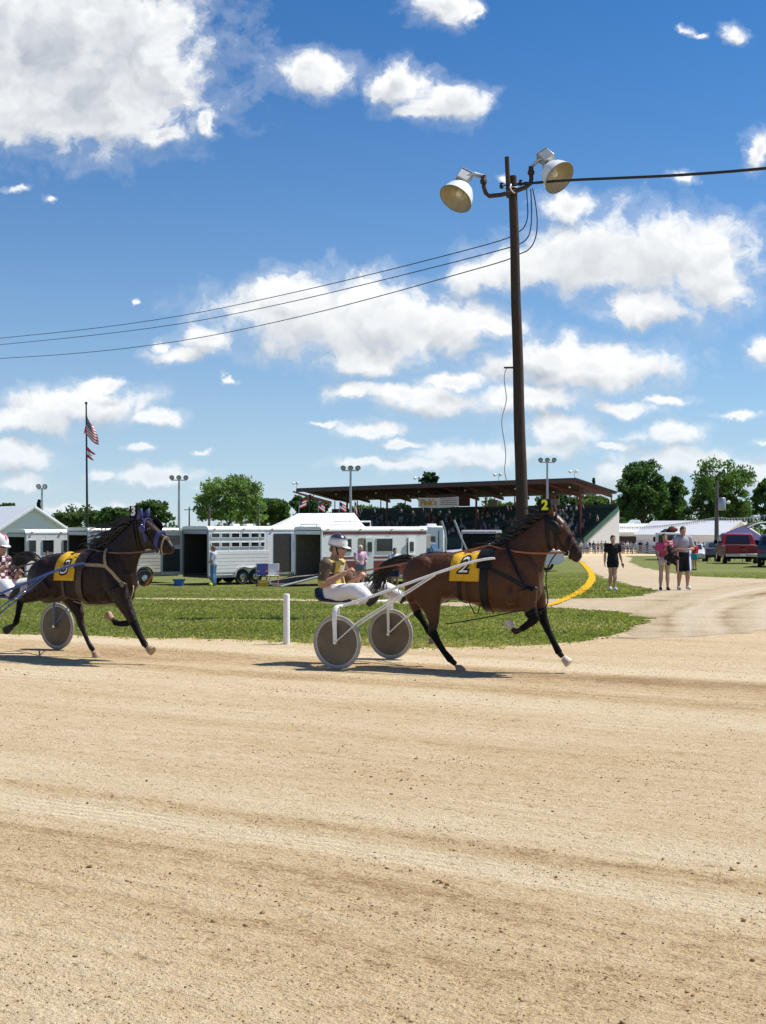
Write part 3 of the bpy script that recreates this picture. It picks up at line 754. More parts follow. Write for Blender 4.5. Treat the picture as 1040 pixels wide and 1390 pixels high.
def digit_on(body, size, z0, x0, bv, side, parent, m_out, m_in, slant=0.0, off=.022):
    """a numeral lying on the cloth: an outline layer and the figure on it"""
    for nm, bold, m, o in (('numeral_outline', .022, m_out, off), ('numeral', 0.0, m_in, off + .006)):
        me = text_mesh(body, size, 0, bold)
        bm = bmesh.new(); bm.from_mesh(me); bmesh.ops.triangulate(bm, faces=bm.faces); bmesh.ops.subdivide_edges(bm, edges=[e for e in bm.edges if e.calc_length() > .04], cuts=2, use_grid_fill=True)
        bmesh.ops.triangulate(bm, faces=bm.faces)
        for v in bm.verts:
            x = x0 + v.co.x + slant * v.co.y; z = z0 + v.co.y; p, nn = side_hit(bv, x, z, side, o); v.co = Vector((x, p.y - (.0 if side < 0 else 0), z)) if abs(p.y) > .05 else p
        me.materials.clear(); bm.to_mesh(me); bm.free(); me.materials.append(m); link_mesh(nm, me, parent)

def number_cloth(t, bv, fr, px0, px1, zc, amax, digit, size, dpos, slant, cols, a_near=None):
    x0, x1 = fr.L(px0, 760).x, fr.L(px1, 760).x
    nx, na = 10, 26; rings_o = []; rings_i = []
    for i in range(nx + 1):
        x = x0 + (x1 - x0) * i / nx; ro = []; ri = []
        for k in range(na + 1):
            a = rad(-amax + 2 * amax * k / na); d = Vector((0, math.sin(a), math.cos(a))); h = bv.ray_cast(Vector((x, 0, zc)) + d * .9, -d)
            p = h[0] if h[0] is not None else Vector((x, 0, zc)) + d * .3
            fl = .012 + .008 * math.sin(27 * x + a * 2) + .016 * abs(a) / 1.5 * (1 + math.sin(x * 31 + a)) + .004 * math.sin(x * 70 + a * 5)
            # hangs straight down beyond the widest point
            ro.append(p + d * (fl + .004)); ri.append(p + d * fl * .3)
        rings_o.append(ro); rings_i.append(ri)
    V = [p for r in rings_o for p in r] + [p for r in rings_i for p in r]; n = na + 1; o = len(rings_o) * n; fs = []
    for i in range(nx):
        for k in range(na):
            a = i * n + k; fs.append((a, a + 1, a + n + 1, a + n)); fs.append((o + a, o + a + n, o + a + n + 1, o + a + 1))
    for i in range(nx):
        for k in (0, na): a = i * n + k; fs.append((a, a + n, o + a + n, o + a))
    for k in range(na):
        for i in (0, nx): a = i * n + k; fs.append((a, o + a, o + a + 1, a + 1))
    mb = MB(); mb.add(V, fs); c = mb.build('number_cloth', mat('saddle_yellow', (.70, .40, .012), .75, var=.14, scale=9, bump=.3, bscale=30), t, 180)
    p = fr.L(*dpos)
    digit_on(digit, size, p.z, p.x, bvh_of(c), -1, c, cols[0], cols[1], slant, off=.006)
    return c

def boot(t, fr, lg, i0, i1, m, grow=.005, name='leg_boot'):
    nd = lg['nodes'][i0:i1 + 1]; pts = [fr.L(a, b, lg['lat']) for a, b, *_ in nd]
    P = []; R = []
    for i in range(len(pts) - 1):
        for k in range(4): f = k / 4; P.append(pts[i].lerp(pts[i + 1], f)); R.append((nd[i][3] * (1 - f) + nd[i + 1][3] * f + grow, nd[i][2] * (1 - f) + nd[i + 1][2] * f + grow))
    P.append(pts[-1]); R.append((nd[-1][3] + grow, nd[-1][2] + grow))
    return MB().tube(P, R, 16, side=(0, 1, 0)).build(name, m, t, 60)

M_LEATHER = mat('black_leather', (.006, .0055, .005), .5, var=.3, spec=.3)
M_BOOT = mat('black_boot', (.006, .006, .0065), .75, var=.35, scale=14, bump=.3, spec=.15)
M_TANSTRAP = mat('tan_strap', (.30, .22, .13), .6, var=.2)
M_BLUE = mat('blue_nylon', (.035, .04, .16), .55, var=.15)
M_STEEL = mat('polished_steel', (.62, .62, .60), .28, 1.0, var=.05)
M_BLACK = mat('matt_black', (.007, .007, .0075), .75, var=.2, spec=.2)
M_WHITE = mat('white_paint', (.80, .80, .78), .35, var=.05, coat=.2)
hoof_white = mat('hoof_pale', (.55, .47, .38), .6, var=.2, scale=20); hoof_tan = mat('hoof_tan', (.34, .22, .14), .65, var=.2, scale=20); hoof_dark = mat('hoof_dark', (.05, .035, .028), .6, var=.3, scale=20)

def coat_material(name, rough, spec):
    m = bpy.data.materials.new(name); m.use_nodes = True; T = m.node_tree; node, link = nt_new(T); b = T.nodes['Principled BSDF']; M = lambda *a, **k: math_node(node, link, *a, **k)
    tc = node('ShaderNodeTexCoord')
    def nz(sc, st, d=4.0, r=.55):
        s = node('ShaderNodeVectorMath', operation='MULTIPLY'); link(tc.outputs['Object'], s.inputs[0]); s.inputs[1].default_value = st
        n = node('ShaderNodeTexNoise', i_Scale=sc, i_Detail=d, i_Roughness=r); link(s.outputs[0], n.inputs['Vector']); return n.outputs['Fac']
    mus = nz(5.5, (1.2, 1, .75), 2.0); vein = nz(16, (.6, 1, 1.6), 3.0); hair = nz(150, (1, 1, .35), 2.0); wet = nz(3.0, (1, 1, 1), 5.0, .65)
    a = node('ShaderNodeAttribute', attribute_name='col'); k = M('ADD', .62, M('ADD', M('MULTIPLY', mus, .45), M('MULTIPLY', hair, .32)))
    mu = node('ShaderNodeVectorMath', operation='MULTIPLY'); link(a.outputs['Color'], mu.inputs[0]); link(k, mu.inputs[1]); link(mu.outputs[0], b.inputs['Base Color'])
    link(M('ADD', rough - .16, M('MULTIPLY', wet, .34)), b.inputs['Roughness']); b.inputs['Specular IOR Level'].default_value = spec
    bp = node('ShaderNodeBump', i_Strength=.55, i_Distance=.05); link(M('ADD', mus, M('ADD', M('MULTIPLY', vein, .22), M('MULTIPLY', hair, .03))), bp.inputs['Height']); link(bp.outputs[0], b.inputs['Normal'])
    MATS[name] = m; return m
COAT_A = coat_material('bay_coat_short', .42, .25); COAT_B = coat_material('dark_bay_coat_short', .45, .22)

# ---- the leading horse, number 2
RIG2 = Frame((-.24, 17.45), 27)
F2 = RIG2.at_t(1.55)
LEGS2 = [
 dict(lat=-.17, flat=True, hm=1, hoof=(628, 908), nodes=[(577, 786, .24, .12), (581, 808, .20, .11), (587, 830, .11, .075), (589, 845, .072, .05), (587, 857, .058, .044), (594, 871, .038, .032), (603, 885, .033, .029), (612, 896, .041, .036), (619, 902, .033, .031)]),
 dict(lat=.17, hm=1, hoof=(588, 874), nodes=[(574, 790, .22, .12), (568, 808, .15, .10), (564, 820, .10, .07), (566, 830, .058, .044), (573, 841, .038, .032), (579, 851, .034, .030), (583, 858, .040, .035), (586, 864, .032, .031)]),
 dict(lat=-.15, hm=0, flip=True, hoof=(689, 843), nodes=[(714, 800, .16, .10), (716, 815, .125, .085), (720, 829, .085, .062), (726, 840, .058, .048), (718, 847, .041, .036), (708, 854, .034, .030), (700, 858, .040, .035), (695, 854, .032, .031)]),
 dict(lat=.15, hm=0, hoof=(773, 901), nodes=[(722, 796, .16, .10), (729, 813, .125, .085), (733, 827, .085, .062), (737, 839, .057, .047), (744, 856, .038, .032), (752, 872, .033, .029), (759, 886, .040, .035), (764, 892, .032, .031)]),
]
S2 = dict(label='bright bay racehorse in front wearing the number 2 cloth, trotting on the track',
 torso=[(555, 776, 800, .09), (560, 763, 814, .19), (572, 753, 824, .265), (590, 749.6, 826, .285), (606, 750.5, 815, .27), (626, 752, 815, .275), (648, 751, 822, .29), (668, 746, 830, .29), (684, 740, 832, .265), (700, 738, 832, .24), (716, 742, 828, .205), (728, 755, 818, .16), (735, 777, 806, .08)],
 neck=[((676, 741), (731, 806), .19), ((688, 735), (735, 795), .165), ((700, 728), (737, 778), .135), ((713, 719), (740, 764), .11), ((727, 709), (743, 752), .092), ((740, 698), (749, 745), .085), ((750, 697), (757, 742), .07)],
 head=[((741, 696), (747, 722), .06), ((748, 695), (750, 736), .088), ((758, 698), (755, 744), .102), ((767, 707), (760, 747), .10), ((774, 719), (766, 751), .082), ((780, 731), (771, 755), .066), ((786, 742), (776, 760), .06), ((790, 750), (780, 763), .056), ((790, 756), (784, 764), .036)],
 muscle=[(578, 782, .19, (.25, .11, .27), .25), (712, 792, .165, (.13, .085, .28), -.4), (598, 804, .18, (.12, .09, .15), .3), (700, 806, .17, (.10, .08, .13), .2), (566, 800, .15, (.10, .10, .18), .1), (722, 770, .10, (.10, .06, .20), -.5), (655, 790, .2, (.45, .09, .26), 0)],
 legs=LEGS2, ears=[((750, 698), (752, 686))], cheek=(757, 733), eye=(764.5, 716), nostril=(785, 752),
 crest=[(672, 743), (688, 735), (700, 728), (713, 719), (727, 709), (738, 700), (746, 695)], manelen=.2, manedir=(-.9, 0, .12),
 tail=[(561, 758), (538, 752), (519, 766), (507, 808)], tailspread=.85, coat=COAT_A, rgb=(.074, .0295, .0112), point=(.009, .006, .005), hair=(.010, .008, .007), black_z=.62, hoofmat=[hoof_white, hoof_tan])
horse2, BV2 = make_horse(F2, S2)

# ---- the following horse, number 3
RIG3 = Frame((-5.20, 18.89), 32)
F3 = RIG3.at_t(1.45)
LEGS3 = [
 dict(lat=-.17, hm=2, flip=True, hoof=(8, 856), nodes=[(68, 788, .23, .12), (58, 798, .18, .11), (46, 806, .12, .08), (36, 811, .082, .058), (28, 815, .057, .043), (26, 825, .039, .032), (24, 836, .034, .030), (22, 845, .041, .036), (17, 850, .033, .031)]),
 dict(lat=.17, flat=True, hm=1, hoof=(133, 888), nodes=[(82, 786, .22, .12), (93, 806, .165, .11), (102, 821, .11, .08), (108, 835, .078, .055), (109, 846, .057, .043), (114, 858, .038, .032), (119, 870, .033, .029), (124, 879, .041, .036), (127, 883, .033, .031)]),
 dict(lat=-.15, hm=1, hoof=(207, 884), nodes=[(160, 799, .16, .10), (167, 816, .125, .085), (174, 831, .085, .062), (181, 844, .058, .048), (187, 857, .041, .036), (192, 867, .034, .030), (197, 875, .040, .035), (200, 879, .033, .031)]),
 dict(lat=.15, hm=1, flip=True, hoof=(146, 834), nodes=[(160, 800, .15, .10), (168, 816, .12, .08), (176, 831, .08, .06), (182, 841, .056, .046), (173, 846, .038, .032), (163, 847, .033, .029), (156, 845, .038, .032), (153, 842, .032, .030)]),
]
S3 = dict(label='dark bay racehorse following behind in the number 3 cloth and blue bridle', 
 torso=[(43, 774, 800, .10), (50, 764, 812, .20), (64, 755, 819, .265), (80, 752, 817, .28), (97, 751, 811, .265), (112, 752, 816, .275), (128, 750, 821, .29), (142, 745, 822, .28), (156, 742, 821, .245), (168, 748, 816, .20), (177, 762, 808, .15), (183, 778, 800, .07)],
 neck=[((133, 746), (177, 802), .19), ((145, 740), (181, 790), .165), ((156, 731), (184, 774), .135), ((166, 721), (187, 762), .11), ((176, 711), (192, 751), .092), ((186, 702), (199, 745), .085), ((194, 702), (205, 743), .07)],
 head=[((184, 702), (192, 726), .06), ((191, 701), (196, 738), .088), ((200, 705), (203, 745), .102), ((208, 711), (210, 748), .10), ((216, 719), (216, 750), .082), ((223, 726), (221, 751), .067), ((230, 733), (226, 752), .06), ((235.5, 741), (231, 752), .055), ((236, 745), (233, 751), .034)],
 muscle=[(70, 784, .19, (.25, .11, .27), .3), (160, 790, .165, (.13, .085, .28), -.4), (88, 798, .18, (.12, .09, .15), .3), (150, 804, .17, (.10, .08, .13), .2), (168, 766, .10, (.10, .06, .20), -.5), (118, 788, .2, (.45, .09, .26), 0)],
 legs=LEGS3, ears=[((193, 704), (197, 691))], cheek=(203, 734), eye=(207, 719), nostril=(231, 743),
 crest=[(130, 748), (145, 741), (156, 731), (166, 721), (176, 711), (183, 704), (189, 701)], manelen=.34, manedir=(-1.0, 0, -.15), nmane=260,
 tail=[(52, 762), (42, 748), (28, 755), (16, 772)], coat=COAT_B, rgb=(.019, .0088, .0050), point=(.012, .008, .006), hair=(.011, .009, .008), black_z=.45, hoofmat=[hoof_white, hoof_tan, hoof_dark])
horse3, BV3 = make_horse(F3, S3)

# ---- tack
M_Y = mat('numeral_yellow', (.75, .80, .03), .6, var=.03); M_W = mat('numeral_white', (.78, .78, .76), .6, var=.03)
def head_number(t, fr, px, py, digit, m_digit, size):
    p = fr.L(px, py, -.02)
    pl = MB().box(p, (.145, .012, .155)).build('head_number', M_BLACK, t, bevel=.004)
    MB().box(p + Vector((0, 0.012, -.13)), (.02, .01, .14)).build('number_stalk', M_BLACK, pl)
    me = text_mesh(digit, size, .002, .008); me.materials.append(m_digit)
    me.transform(Matrix.Translation(p + Vector((0, -.0095, .0))) @ Matrix.Rotation(PI / 2, 4, 'X')); link_mesh('numeral', me, pl)

def tack(t, fr, bv, S, C):
    L = fr.L; lea = C['leather']
    X = Vector((0, 0, 1)); Yv = Vector((0, 1, 0))
    # girth and saddle pad
    gx, gc = L(C['girth'], 780).x, L(C['girth'], 786).z
    g = loop_hits(bv, Vector((gx, 0, gc)), X, Yv, 40, .010); MB().ribbon([(p, n) for p, n in g], .05, .006).build('girth', lea, t, 60)
    g = loop_hits(bv, Vector((gx, 0, gc)), X, Yv, 24, .024, -62, 62); MB().ribbon(g, .085, .014).build('saddle_pad', lea, t, 60)
    top = bv.ray_cast(Vector((gx, 0, 3)), Vector((0, 0, -1)))[0]
    for s in (-.05, .05): MB().torus(top + Vector((0, s, .06)), (1, 0, 0), .022, .005, 14, 6).build('terret_ring', M_STEEL, t, 180)
    MB().tube([top + Vector((.0, 0, .03)), top + Vector((.0, 0, .07)), top + Vector((.04, 0, .10))], .008, 8).build('check_hook', M_STEEL, t, 180)
    if C.get('girth2'):
        gx2 = L(C['girth2'], 780).x; g = loop_hits(bv, Vector((gx2, 0, gc)), X, Yv, 40, .010); MB().ribbon(g, .022, .005).build('belly_strap', lea, t, 60)
    # breast collar, neck strap, back strap to the tail
    for s in (-1, 1):
        MB().ribbon(strap_side(bv, fr, C['breast'], s, 0, .010), .022, .006).build('breast_collar', C.get('collar', lea), t, 60)
        MB().ribbon(strap_side(bv, fr, C['neckstrap'], s, 0, .010), .018, .005).build('neck_strap', C.get('collar', lea), t, 60)
    back = []
    for px in np.linspace(C['back'][0], C['back'][1], 16):
        x = L(px, 755).x; h = bv.ray_cast(Vector((x, 0, 3)), Vector((0, 0, -1)))
        if h[0] is not None: back.append((h[0] + Vector((0, 0, .008)), Vector((0, 0, 1))))
    MB().ribbon(back, .016, .005).build('back_strap', lea, t, 60)
    # bridle: crown piece, cheek straps, browband, noseband, throat latch, all lying on the head
    hd = C['headm']
    br = thing('bridle', None, None); br.parent = t
    for nm, a, b, wd in C['bands']:
        A, B = L(*a), L(*b); c = (A + B) / 2; u = (A - B).normalized(); g = loop_hits(bv, c, u, Yv, 28, .008); g = [(p, n) for p, n in g if (p - c).length < .3]
        MB().ribbon(g, wd, .006).build(nm, C.get(nm, hd), br, 60)
    for s in (-1, 1):
        MB().ribbon(strap_side(bv, fr, C['cheekline'], s, 0, .010, 4), .013, .005).build('cheek_strap', hd, br, 60)
        q = L(*C['bit']); p, _ = side_hit(bv, q.x, q.z, s, .012); MB().torus(p, (0, 1, 0), .036, .006, 18, 6).build('bit_ring', M_STEEL, br, 180)
    return br

C2 = dict(leather=M_LEATHER, girth=667, girth2=634, breast=[(672, 770), (700, 784), (718, 794), (732, 800)], neckstrap=[(690, 738), (700, 755), (712, 778), (722, 796)], back=(566, 664), headm=M_LEATHER,
  bands=[('crown_piece', (746, 694), (748, 740), .017), ('browband', (757, 698), (757, 738), .014), ('noseband', (777, 725), (769, 753), .024), ('jaw_strap', (783, 737), (774, 758), .010), ('throat_latch', (742, 697), (746, 744), .010)],
  cheekline=[(750, 702), (757, 722), (766, 742), (772, 750)], bit=(771.5, 750))
br2 = tack(horse2, F2, BV2, S2, C2)
def blinkers(br, fr, bv, px, py, m, r=(.075, .03, .065)):
    for s in (-1, 1):
        q = fr.L(px, py); p, n = side_hit(bv, q.x, q.z, s, .022); MB().ell(p, (r[0], r[1], r[2]), 16, 8, (0, .9, 0)).build('blinker', m, br, 180)
blinkers(br2, F2, BV2, 757.5, 716, M_LEATHER, (.10, .03, .062))
head_number(horse2, F2, 740, 686, '2', M_Y, .165)
number_cloth(horse2, BV2, F2, 621, 662, F2.L(640, 790).z, 86, '2', .28, (642, 767), .18, (M_BLACK, M_W))
for lg, i0, i1 in ((LEGS2[0], 4, 7), (LEGS2[1], 3, 6), (LEGS2[2], 2, 5), (LEGS2[3], 2, 6)): boot(horse2, F2, lg, i0, i1, M_BOOT)
# loose over-check and hobble hanger straps hanging under the neck and belly
mb = MB(); mb.tube(bez([F2.L(757, 750, -.05), F2.L(737, 768, -.1), F2.L(735, 800, -.12), F2.L(748, 806, -.1), F2.L(749, 822, -.1), F2.L(733, 831, -.12)], 22), .008, 6); mb.build('hanging_strap', M_LEATHER, horse2, 180)
mb = MB(); mb.tube([F2.L(633, 790, -.31), F2.L(634, 806, -.30), F2.L(637, 818, -.25), F2.L(644, 833, -.18), F2.L(649, 832, -.17), F2.L(652, 820, -.2)], .008, 6); mb.build('hobble_hanger', M_LEATHER, horse2, 60)
mb = MB(); mb.tube(bez([F2.L(605, 847, -.15), F2.L(640, 843, -.15), F2.L(690, 832, -.15), F2.L(712, 828, -.2)], 10), .007, 6); mb.build('hobble_strap', M_LEATHER, horse2, 180)
mb = MB(); mb.ell(F2.L(733, 832, -.12), (.03, .02, .02), 8, 6); mb.build('strap_buckle', M_LEATHER, horse2, 180)

C3 = dict(leather=mat('brown_leather', (.05, .03, .018), .5, var=.25), collar=M_TANSTRAP, girth=126, girth2=104, breast=[(128, 766), (150, 767), (158, 768), (166, 777), (174, 789), (181, 795)], neckstrap=[(152, 745), (155, 756), (158, 767), (160, 770)], back=(62, 122), headm=M_LEATHER, throat_latch=M_LEATHER, jaw_strap=M_TANSTRAP, browband=M_BLUE, noseband=M_BLUE,
  bands=[('crown_piece', (188, 701), (194, 742), .010), ('browband', (199, 704), (203, 724), .024), ('noseband', (219, 722), (216, 750), .032), ('jaw_strap', (226, 730), (223, 751), .010), ('throat_latch', (184, 704), (191, 746), .007)],
  cheekline=[(194, 706), (204, 722), (214, 740), (219, 747)], bit=(218, 747))
br3 = tack(horse3, F3, BV3, S3, C3)
blinkers(br3, F3, BV3, 201, 718, M_BLUE, (.06, .02, .05))
for s in (-1, 1):   # blue ear covers, black cup on the far side of the brow
    a = F3.L(193, 705); b = F3.L(197.5, 690); a.y = s * .056; b.y = s * .076; MB().tube([a, a.lerp(b, .5), b], [.040, .038, .010], 10).build('ear_cover', M_BLUE, br3, 180)
p = F3.L(214, 712, .10); MB().ell(p, (.11, .02, .07), 16, 8, (0, .7, 0)).build('blinker', M_BLACK, br3, 180)
MB().ell(F3.L(192, 713, -.1), (.02, .012, .02), 10, 6).build('rosette', M_STEEL, br3, 180)
head_number(horse3, F3, 181.5, 694.5, '3', M_W, .165)
number_cloth(horse3, BV3, F3, 92, 121, F3.L(106, 790).z, 84, '3', .27, (107.5, 770), .18, (M_BLACK, M_W))
for lg, i0, i1 in ((LEGS3[0], 4, 7), (LEGS3[2], 3, 6), (LEGS3[3], 3, 6)): boot(horse3, F3, lg, i0, i1, M_BOOT)
mb = MB(); mb.tube(bez([F3.L(100, 816, -.28), F3.L(120, 824, -.2), F3.L(150, 822, -.2), F3.L(172, 815, -.15)], 10), .008, 6); mb.build('hobble_strap', M_TANSTRAP, horse3, 180)
mb = MB(); mb.tube(bez([F3.L(181, 795, -.05), F3.L(182, 806, -.08), F3.L(176, 812, -.1), F3.L(174, 828, -.12)], 10), .010, 6); mb.build('hanging_strap', M_TANSTRAP, horse3, 180)

# ---- sulkies
def make_sulky(fr, label, m_frame, tip, seat_t):
    """two-wheeled racing cart; t = 0 at the axle line"""
    t = thing('sulky', label, 'sulky', fr.loc(), fr.rz)
    R, HW = .345, .75
    disc = mat('wheel_disc', (.15, .122, .082), .6, var=.3, scale=5, spec=.4, alpha=1.0); tyre = mat('tyre_grey', (.36, .34, .31), .8, var=.15, scale=12); rimm = mat('rim_alloy', (.55, .54, .51), .4, .6, var=.1)
    zc = .80
    for s in (-1, 1):
        c = Vector((0, s * HW, R))
        w = MB().lathe([(.02, -.024), (.04, -.026), (R - .055, -.010), (R - .05, 0), (R - .055, .010), (.04, .026), (.02, .024)], c, (0, 1, 0), 40).build('wheel', disc, t, 40)
        MB().torus(c, (0, 1, 0), R - .048, .013, 40, 8, .9).build('rim', rimm, w, 180)
        MB().torus(c, (0, 1, 0), R - .022, .022, 44, 10, .85).build('tyre', tyre, w, 180)
        MB().lathe([(.018, -.075), (.024, -.07), (.024, .07), (.018, .075)], c, (0, 1, 0), 14).build('hub', M_STEEL, w, 40)
        # fork: a flat curved blade over the wheel down both sides to the hub
        o = s * (HW + .055); i = s * (HW - .055)
        f = MB()
        f.tube([(0, o, R), (-.004, o, R + .14), (-.01, o, R + .28), (-.012, o - s * .006, R + .38), (-.012, o - s * .03, R + .435), (-.012, s * HW - s * .01, R + .455), (-.01, i, R + .46), (0, i - s * .12, R + .457)], [(.030, .012)] * 2 + [(.034, .013)] * 3 + [(.034, .016)] * 3, 10, side=(1, 0, 0)); f.build('fork', m_frame, t, 50)
        MB().tube([(-.012, i, R + .45), (0, i, R)], [(.022, .010), (.02, .010)], 8, side=(1, 0, 0)).build('inner_fork', m_frame, t, 50)
        MB().box((0, o - s * .014, R + .02), (.045, .006, .075)).build('hub_plate', M_STEEL, t)
        # shafts sweep forward and up to the saddle
        tp = fr.L(tip[0], tip[1], s * .36) if s < 0 else None
        if s < 0: TIP = tp.copy()
        tp = Vector((TIP.x, s * .36, TIP.z))
        a = Vector((.0, s * (HW - .12), zc)); pts = bez([a, Vector((.45, s * .60, zc + .13)), Vector((tp.x * .55, s * .46, zc + (tp.z - zc) * .60)), Vector((tp.x - .40, s * .37, tp.z - .03)), Vector((tp.x - .12, s * .36, tp.z)), tp], 18)
        MB().tube(pts, [.018] * 12 + [.016] * 5 + [.011], 10).build('shaft', m_frame, t, 60)
        # stays: hub to shaft, and the inner one from the arch
        mid = pts[8]; MB().tube([Vector((.02, o, R + .02)), Vector((.30, s * (HW + .0), R + .27)), mid], [.008, .010, .008], 8).build('stay', m_frame, t, 60)
        MB().tube([Vector((.02, i, R + .03)), Vector((.32, s * (HW - .12), R + .27)), mid + Vector((.02, -s * .02, -.01))], [.009, .011, .009], 8).build('stay', m_frame, t, 60)
        st = pts[5]; q = MB(); q.torus(st + Vector((.02, -s * .02, -.05)), (1, 0, 0), .05, .007, 16, 6); q.build('stirrup', M_STEEL, t, 180)
    MB().tube([(0, -HW + .06, zc), (-.01, -.3, zc + .015), (-.01, .3, zc + .015), (0, HW - .06, zc)], [(.016, .03)] * 4, 10, side=(0, 0, 1)).build('cross_arch', m_frame, t, 50)
    for s in (-.16, .16): MB().tube([(0, s, zc), (seat_t + .1, s, zc + .005), (seat_t - .12, s, zc + .02)], .013, 8).build('seat_rail', m_frame, t, 60)
    st = MB(); st.rings([section(Vector((x, 0, z1)), Vector((x, 0, z0)), w, 16, 3) for x, z0, z1, w in [(seat_t - .23, zc + .10, zc + .20, .15), (seat_t - .20, zc + .04, zc + .15, .19), (seat_t - .12, zc + .01, zc + .075, .21), (seat_t + .05, zc + .005, zc + .06, .21), (seat_t + .16, zc + .0, zc + .05, .17), (seat_t + .2, zc + .005, zc + .035, .1)]])
    st.build('seat', mat('seat_navy', (.012, .016, .035), .5, var=.2), t, 60)
    return t, TIP
SU2 = RIG2
seat2 = SU2.L(455, 812).x
sulky2, TIP2 = make_sulky(SU2, 'white two-wheeled sulky with disc wheels behind the number 2 horse', M_WHITE, (672, 758), seat2)
seat3 = seat2 + RIG3.L(0, 747).x - SU2.L(459, 743).x
sulky3, TIP3 = make_sulky(RIG3, 'blue-shafted sulky behind the number 3 horse, cut off by the left edge', mat('blue_frame', (.035, .085, .30), .35, var=.1, coat=.3), (115, 765), seat3)

# ================================================================== people
def skin(k): return mat('skin_%d' % k, [(.50, .29, .20), (.42, .23, .15), (.56, .35, .26), (.36, .19, .12)][k], .5, var=.08, scale=12, spec=.35)
def standing(H=1.75, **kw):
    k = H / 1.75
    J = dict(pelvis=(0, 0, .95), chest=(.0, 0, 1.27), neck=(-.01, 0, 1.46), head=(.02, 0, 1.625),
      shL=(-.01, .185, 1.41), shR=(-.01, -.185, 1.41), elL=(-.03, .23, 1.13), elR=(-.03, -.23, 1.13), wrL=(.03, .23, .89), wrR=(.03, -.23, .89),
      hipL=(0, .09, .92), hipR=(0, -.09, .92), knL=(.02, .10, .50), knR=(.02, -.10, .50), anL=(-.02, .10, .085), anR=(-.02, -.10, .085), toeL=(.17, .13, .03), toeR=(.17, -.13, .03))
    J.update(kw); J = {a: Vector(b) * k for a, b in J.items()}; J['k'] = k; return J
def torso_tube(mb, J, g=0.0, lo=-.12, hi=1.0, wide=1.0):
    k = J['k']; lat = (J['shL'] - J['shR']).normalized(); P, C, N = J['pelvis'], J['chest'], J['neck']; up = (C - P).normalized()
    prof = [(-.12, .10, .09), (-.06, .155, .11), (.02, .168, .118), (.10, .155, .108), (.20, .138, .10), (.30, .155, .115), (.40, .172, .118), (.46, .165, .10), (.50, .11, .08), (.53, .06, .06)]
    L1 = (C - P).length; L2 = (N - C).length; pts = []; rr = []
    for d, w, e in prof:
        d *= k
        if d < lo * k - 1e-6 or d > hi * k + 1e-6: continue
        p = P + up * d if d <= L1 else C + (N - C).normalized() * min(d - L1, L2)
        if pts and (p - pts[-1]).length < 1e-4: continue
        pts.append(p); rr.append((w * k * wide + g, e * k * wide + g))
    mb.tube(pts, rr, 20, side=lat)
def limb(mb, a, b, c, ra, rb, rc, g=0.0, f=1.0, seg=12):
    """two-segment limb; f < 1 stops part of the way (for sleeves and shorts)"""
    def P(t): return a.lerp(b, t * 2) if t <= .5 else b.lerp(c, t * 2 - 1)
    def R(t):
        v = ra + (rb - ra) * min(t * 2, 1) if t <= .5 else rb + (rc - rb) * (t * 2 - 1)
        if .5 < t < .85: v += .012 * math.sin((t - .5) / .35 * PI) * (ra / .07)
        return v
    n = max(3, int(10 * f)); mb.tube([P(f * i / n) for i in range(n + 1)], [R(f * i / n) + g for i in range(n + 1)], seg)
def hand(mb, w, d, nrm, k=1.0, curl=.6, thumb=1):
    """palm, four fingers of their own lengths and a thumb from the side of the palm"""
    d = d.normalized(); nrm = (nrm - d * nrm.dot(d)).normalized(); s = d.cross(nrm)
    mb.tube([w, w + d * .04 * k, w + d * .085 * k], [(.026 * k, .018 * k), (.038 * k, .017 * k), (.036 * k, .014 * k)], 10, side=s)
    for i, ln in enumerate((.062, .074, .070, .055)):
        o = w + d * .082 * k + s * (.027 - .018 * i) * k * thumb; a = d * math.cos(curl) + nrm * math.sin(curl); b = d * math.cos(curl * 2.2) + nrm * math.sin(curl * 2.2)
        mb.tube([o, o + a * ln * .55 * k, o + (a * .55 + b * .5) * ln * k], [.0095 * k, .009 * k, .0065 * k], 7)
    o = w + d * .03 * k + s * .03 * k * thumb; a = (d * .7 + s * .6 * thumb + nrm * .35).normalized()
    mb.tube([o, o + a * .04 * k, o + (a * .045 + (d + nrm * .4).normalized() * .03) * k], [.012 * k, .0105 * k, .008 * k], 7)
def head_shape(mb, J, fwd):
    k = J['k']; H = J['head']; f = Vector(fwd).normalized(); up = (H - J['neck']).normalized(); up = (up + Vector((0, 0, 1))).normalized(); f = (f - up * f.dot(up)).normalized(); s = up.cross(f)
    at_ = lambda x, y, z: H + (f * x + s * y + up * z) * k
    mb.tube([J['neck'] - up * .03 * k, at_(-.015, 0, -.08)], [.058 * k, .052 * k], 12)
    rings = []
    for z, x, d, w in [(-.115, .045, .035, .03), (-.10, .03, .062, .048), (-.065, .012, .085, .062), (-.02, 0, .098, .072), (.03, -.005, .102, .077), (.075, -.008, .09, .07), (.105, -.008, .062, .05), (.122, -.008, .022, .02)]:
        rings.append([at_(x + math.cos(a) * d, math.sin(a) * w, z) for a in [2 * PI * i / 18 for i in range(18)]])
    mb.rings(rings)
    mb.tube([at_(.092, 0, .015), at_(.112, 0, -.018), at_(.118, 0, -.032), at_(.09, 0, -.04)], [.010 * k, .013 * k, .016 * k, .012 * k], 8)
    mb.ell(at_(.088, 0, -.068), (.018 * k, .028 * k, .012 * k), 8, 6); mb.ell(at_(.075, 0, -.1), (.02 * k, .022 * k, .016 * k), 8, 6)
    for q in (-1, 1): mb.ell(at_(-.005, q * .076, -.012), (.022 * k, .010 * k, .032 * k), 8, 6)
    return at_, f, s, up
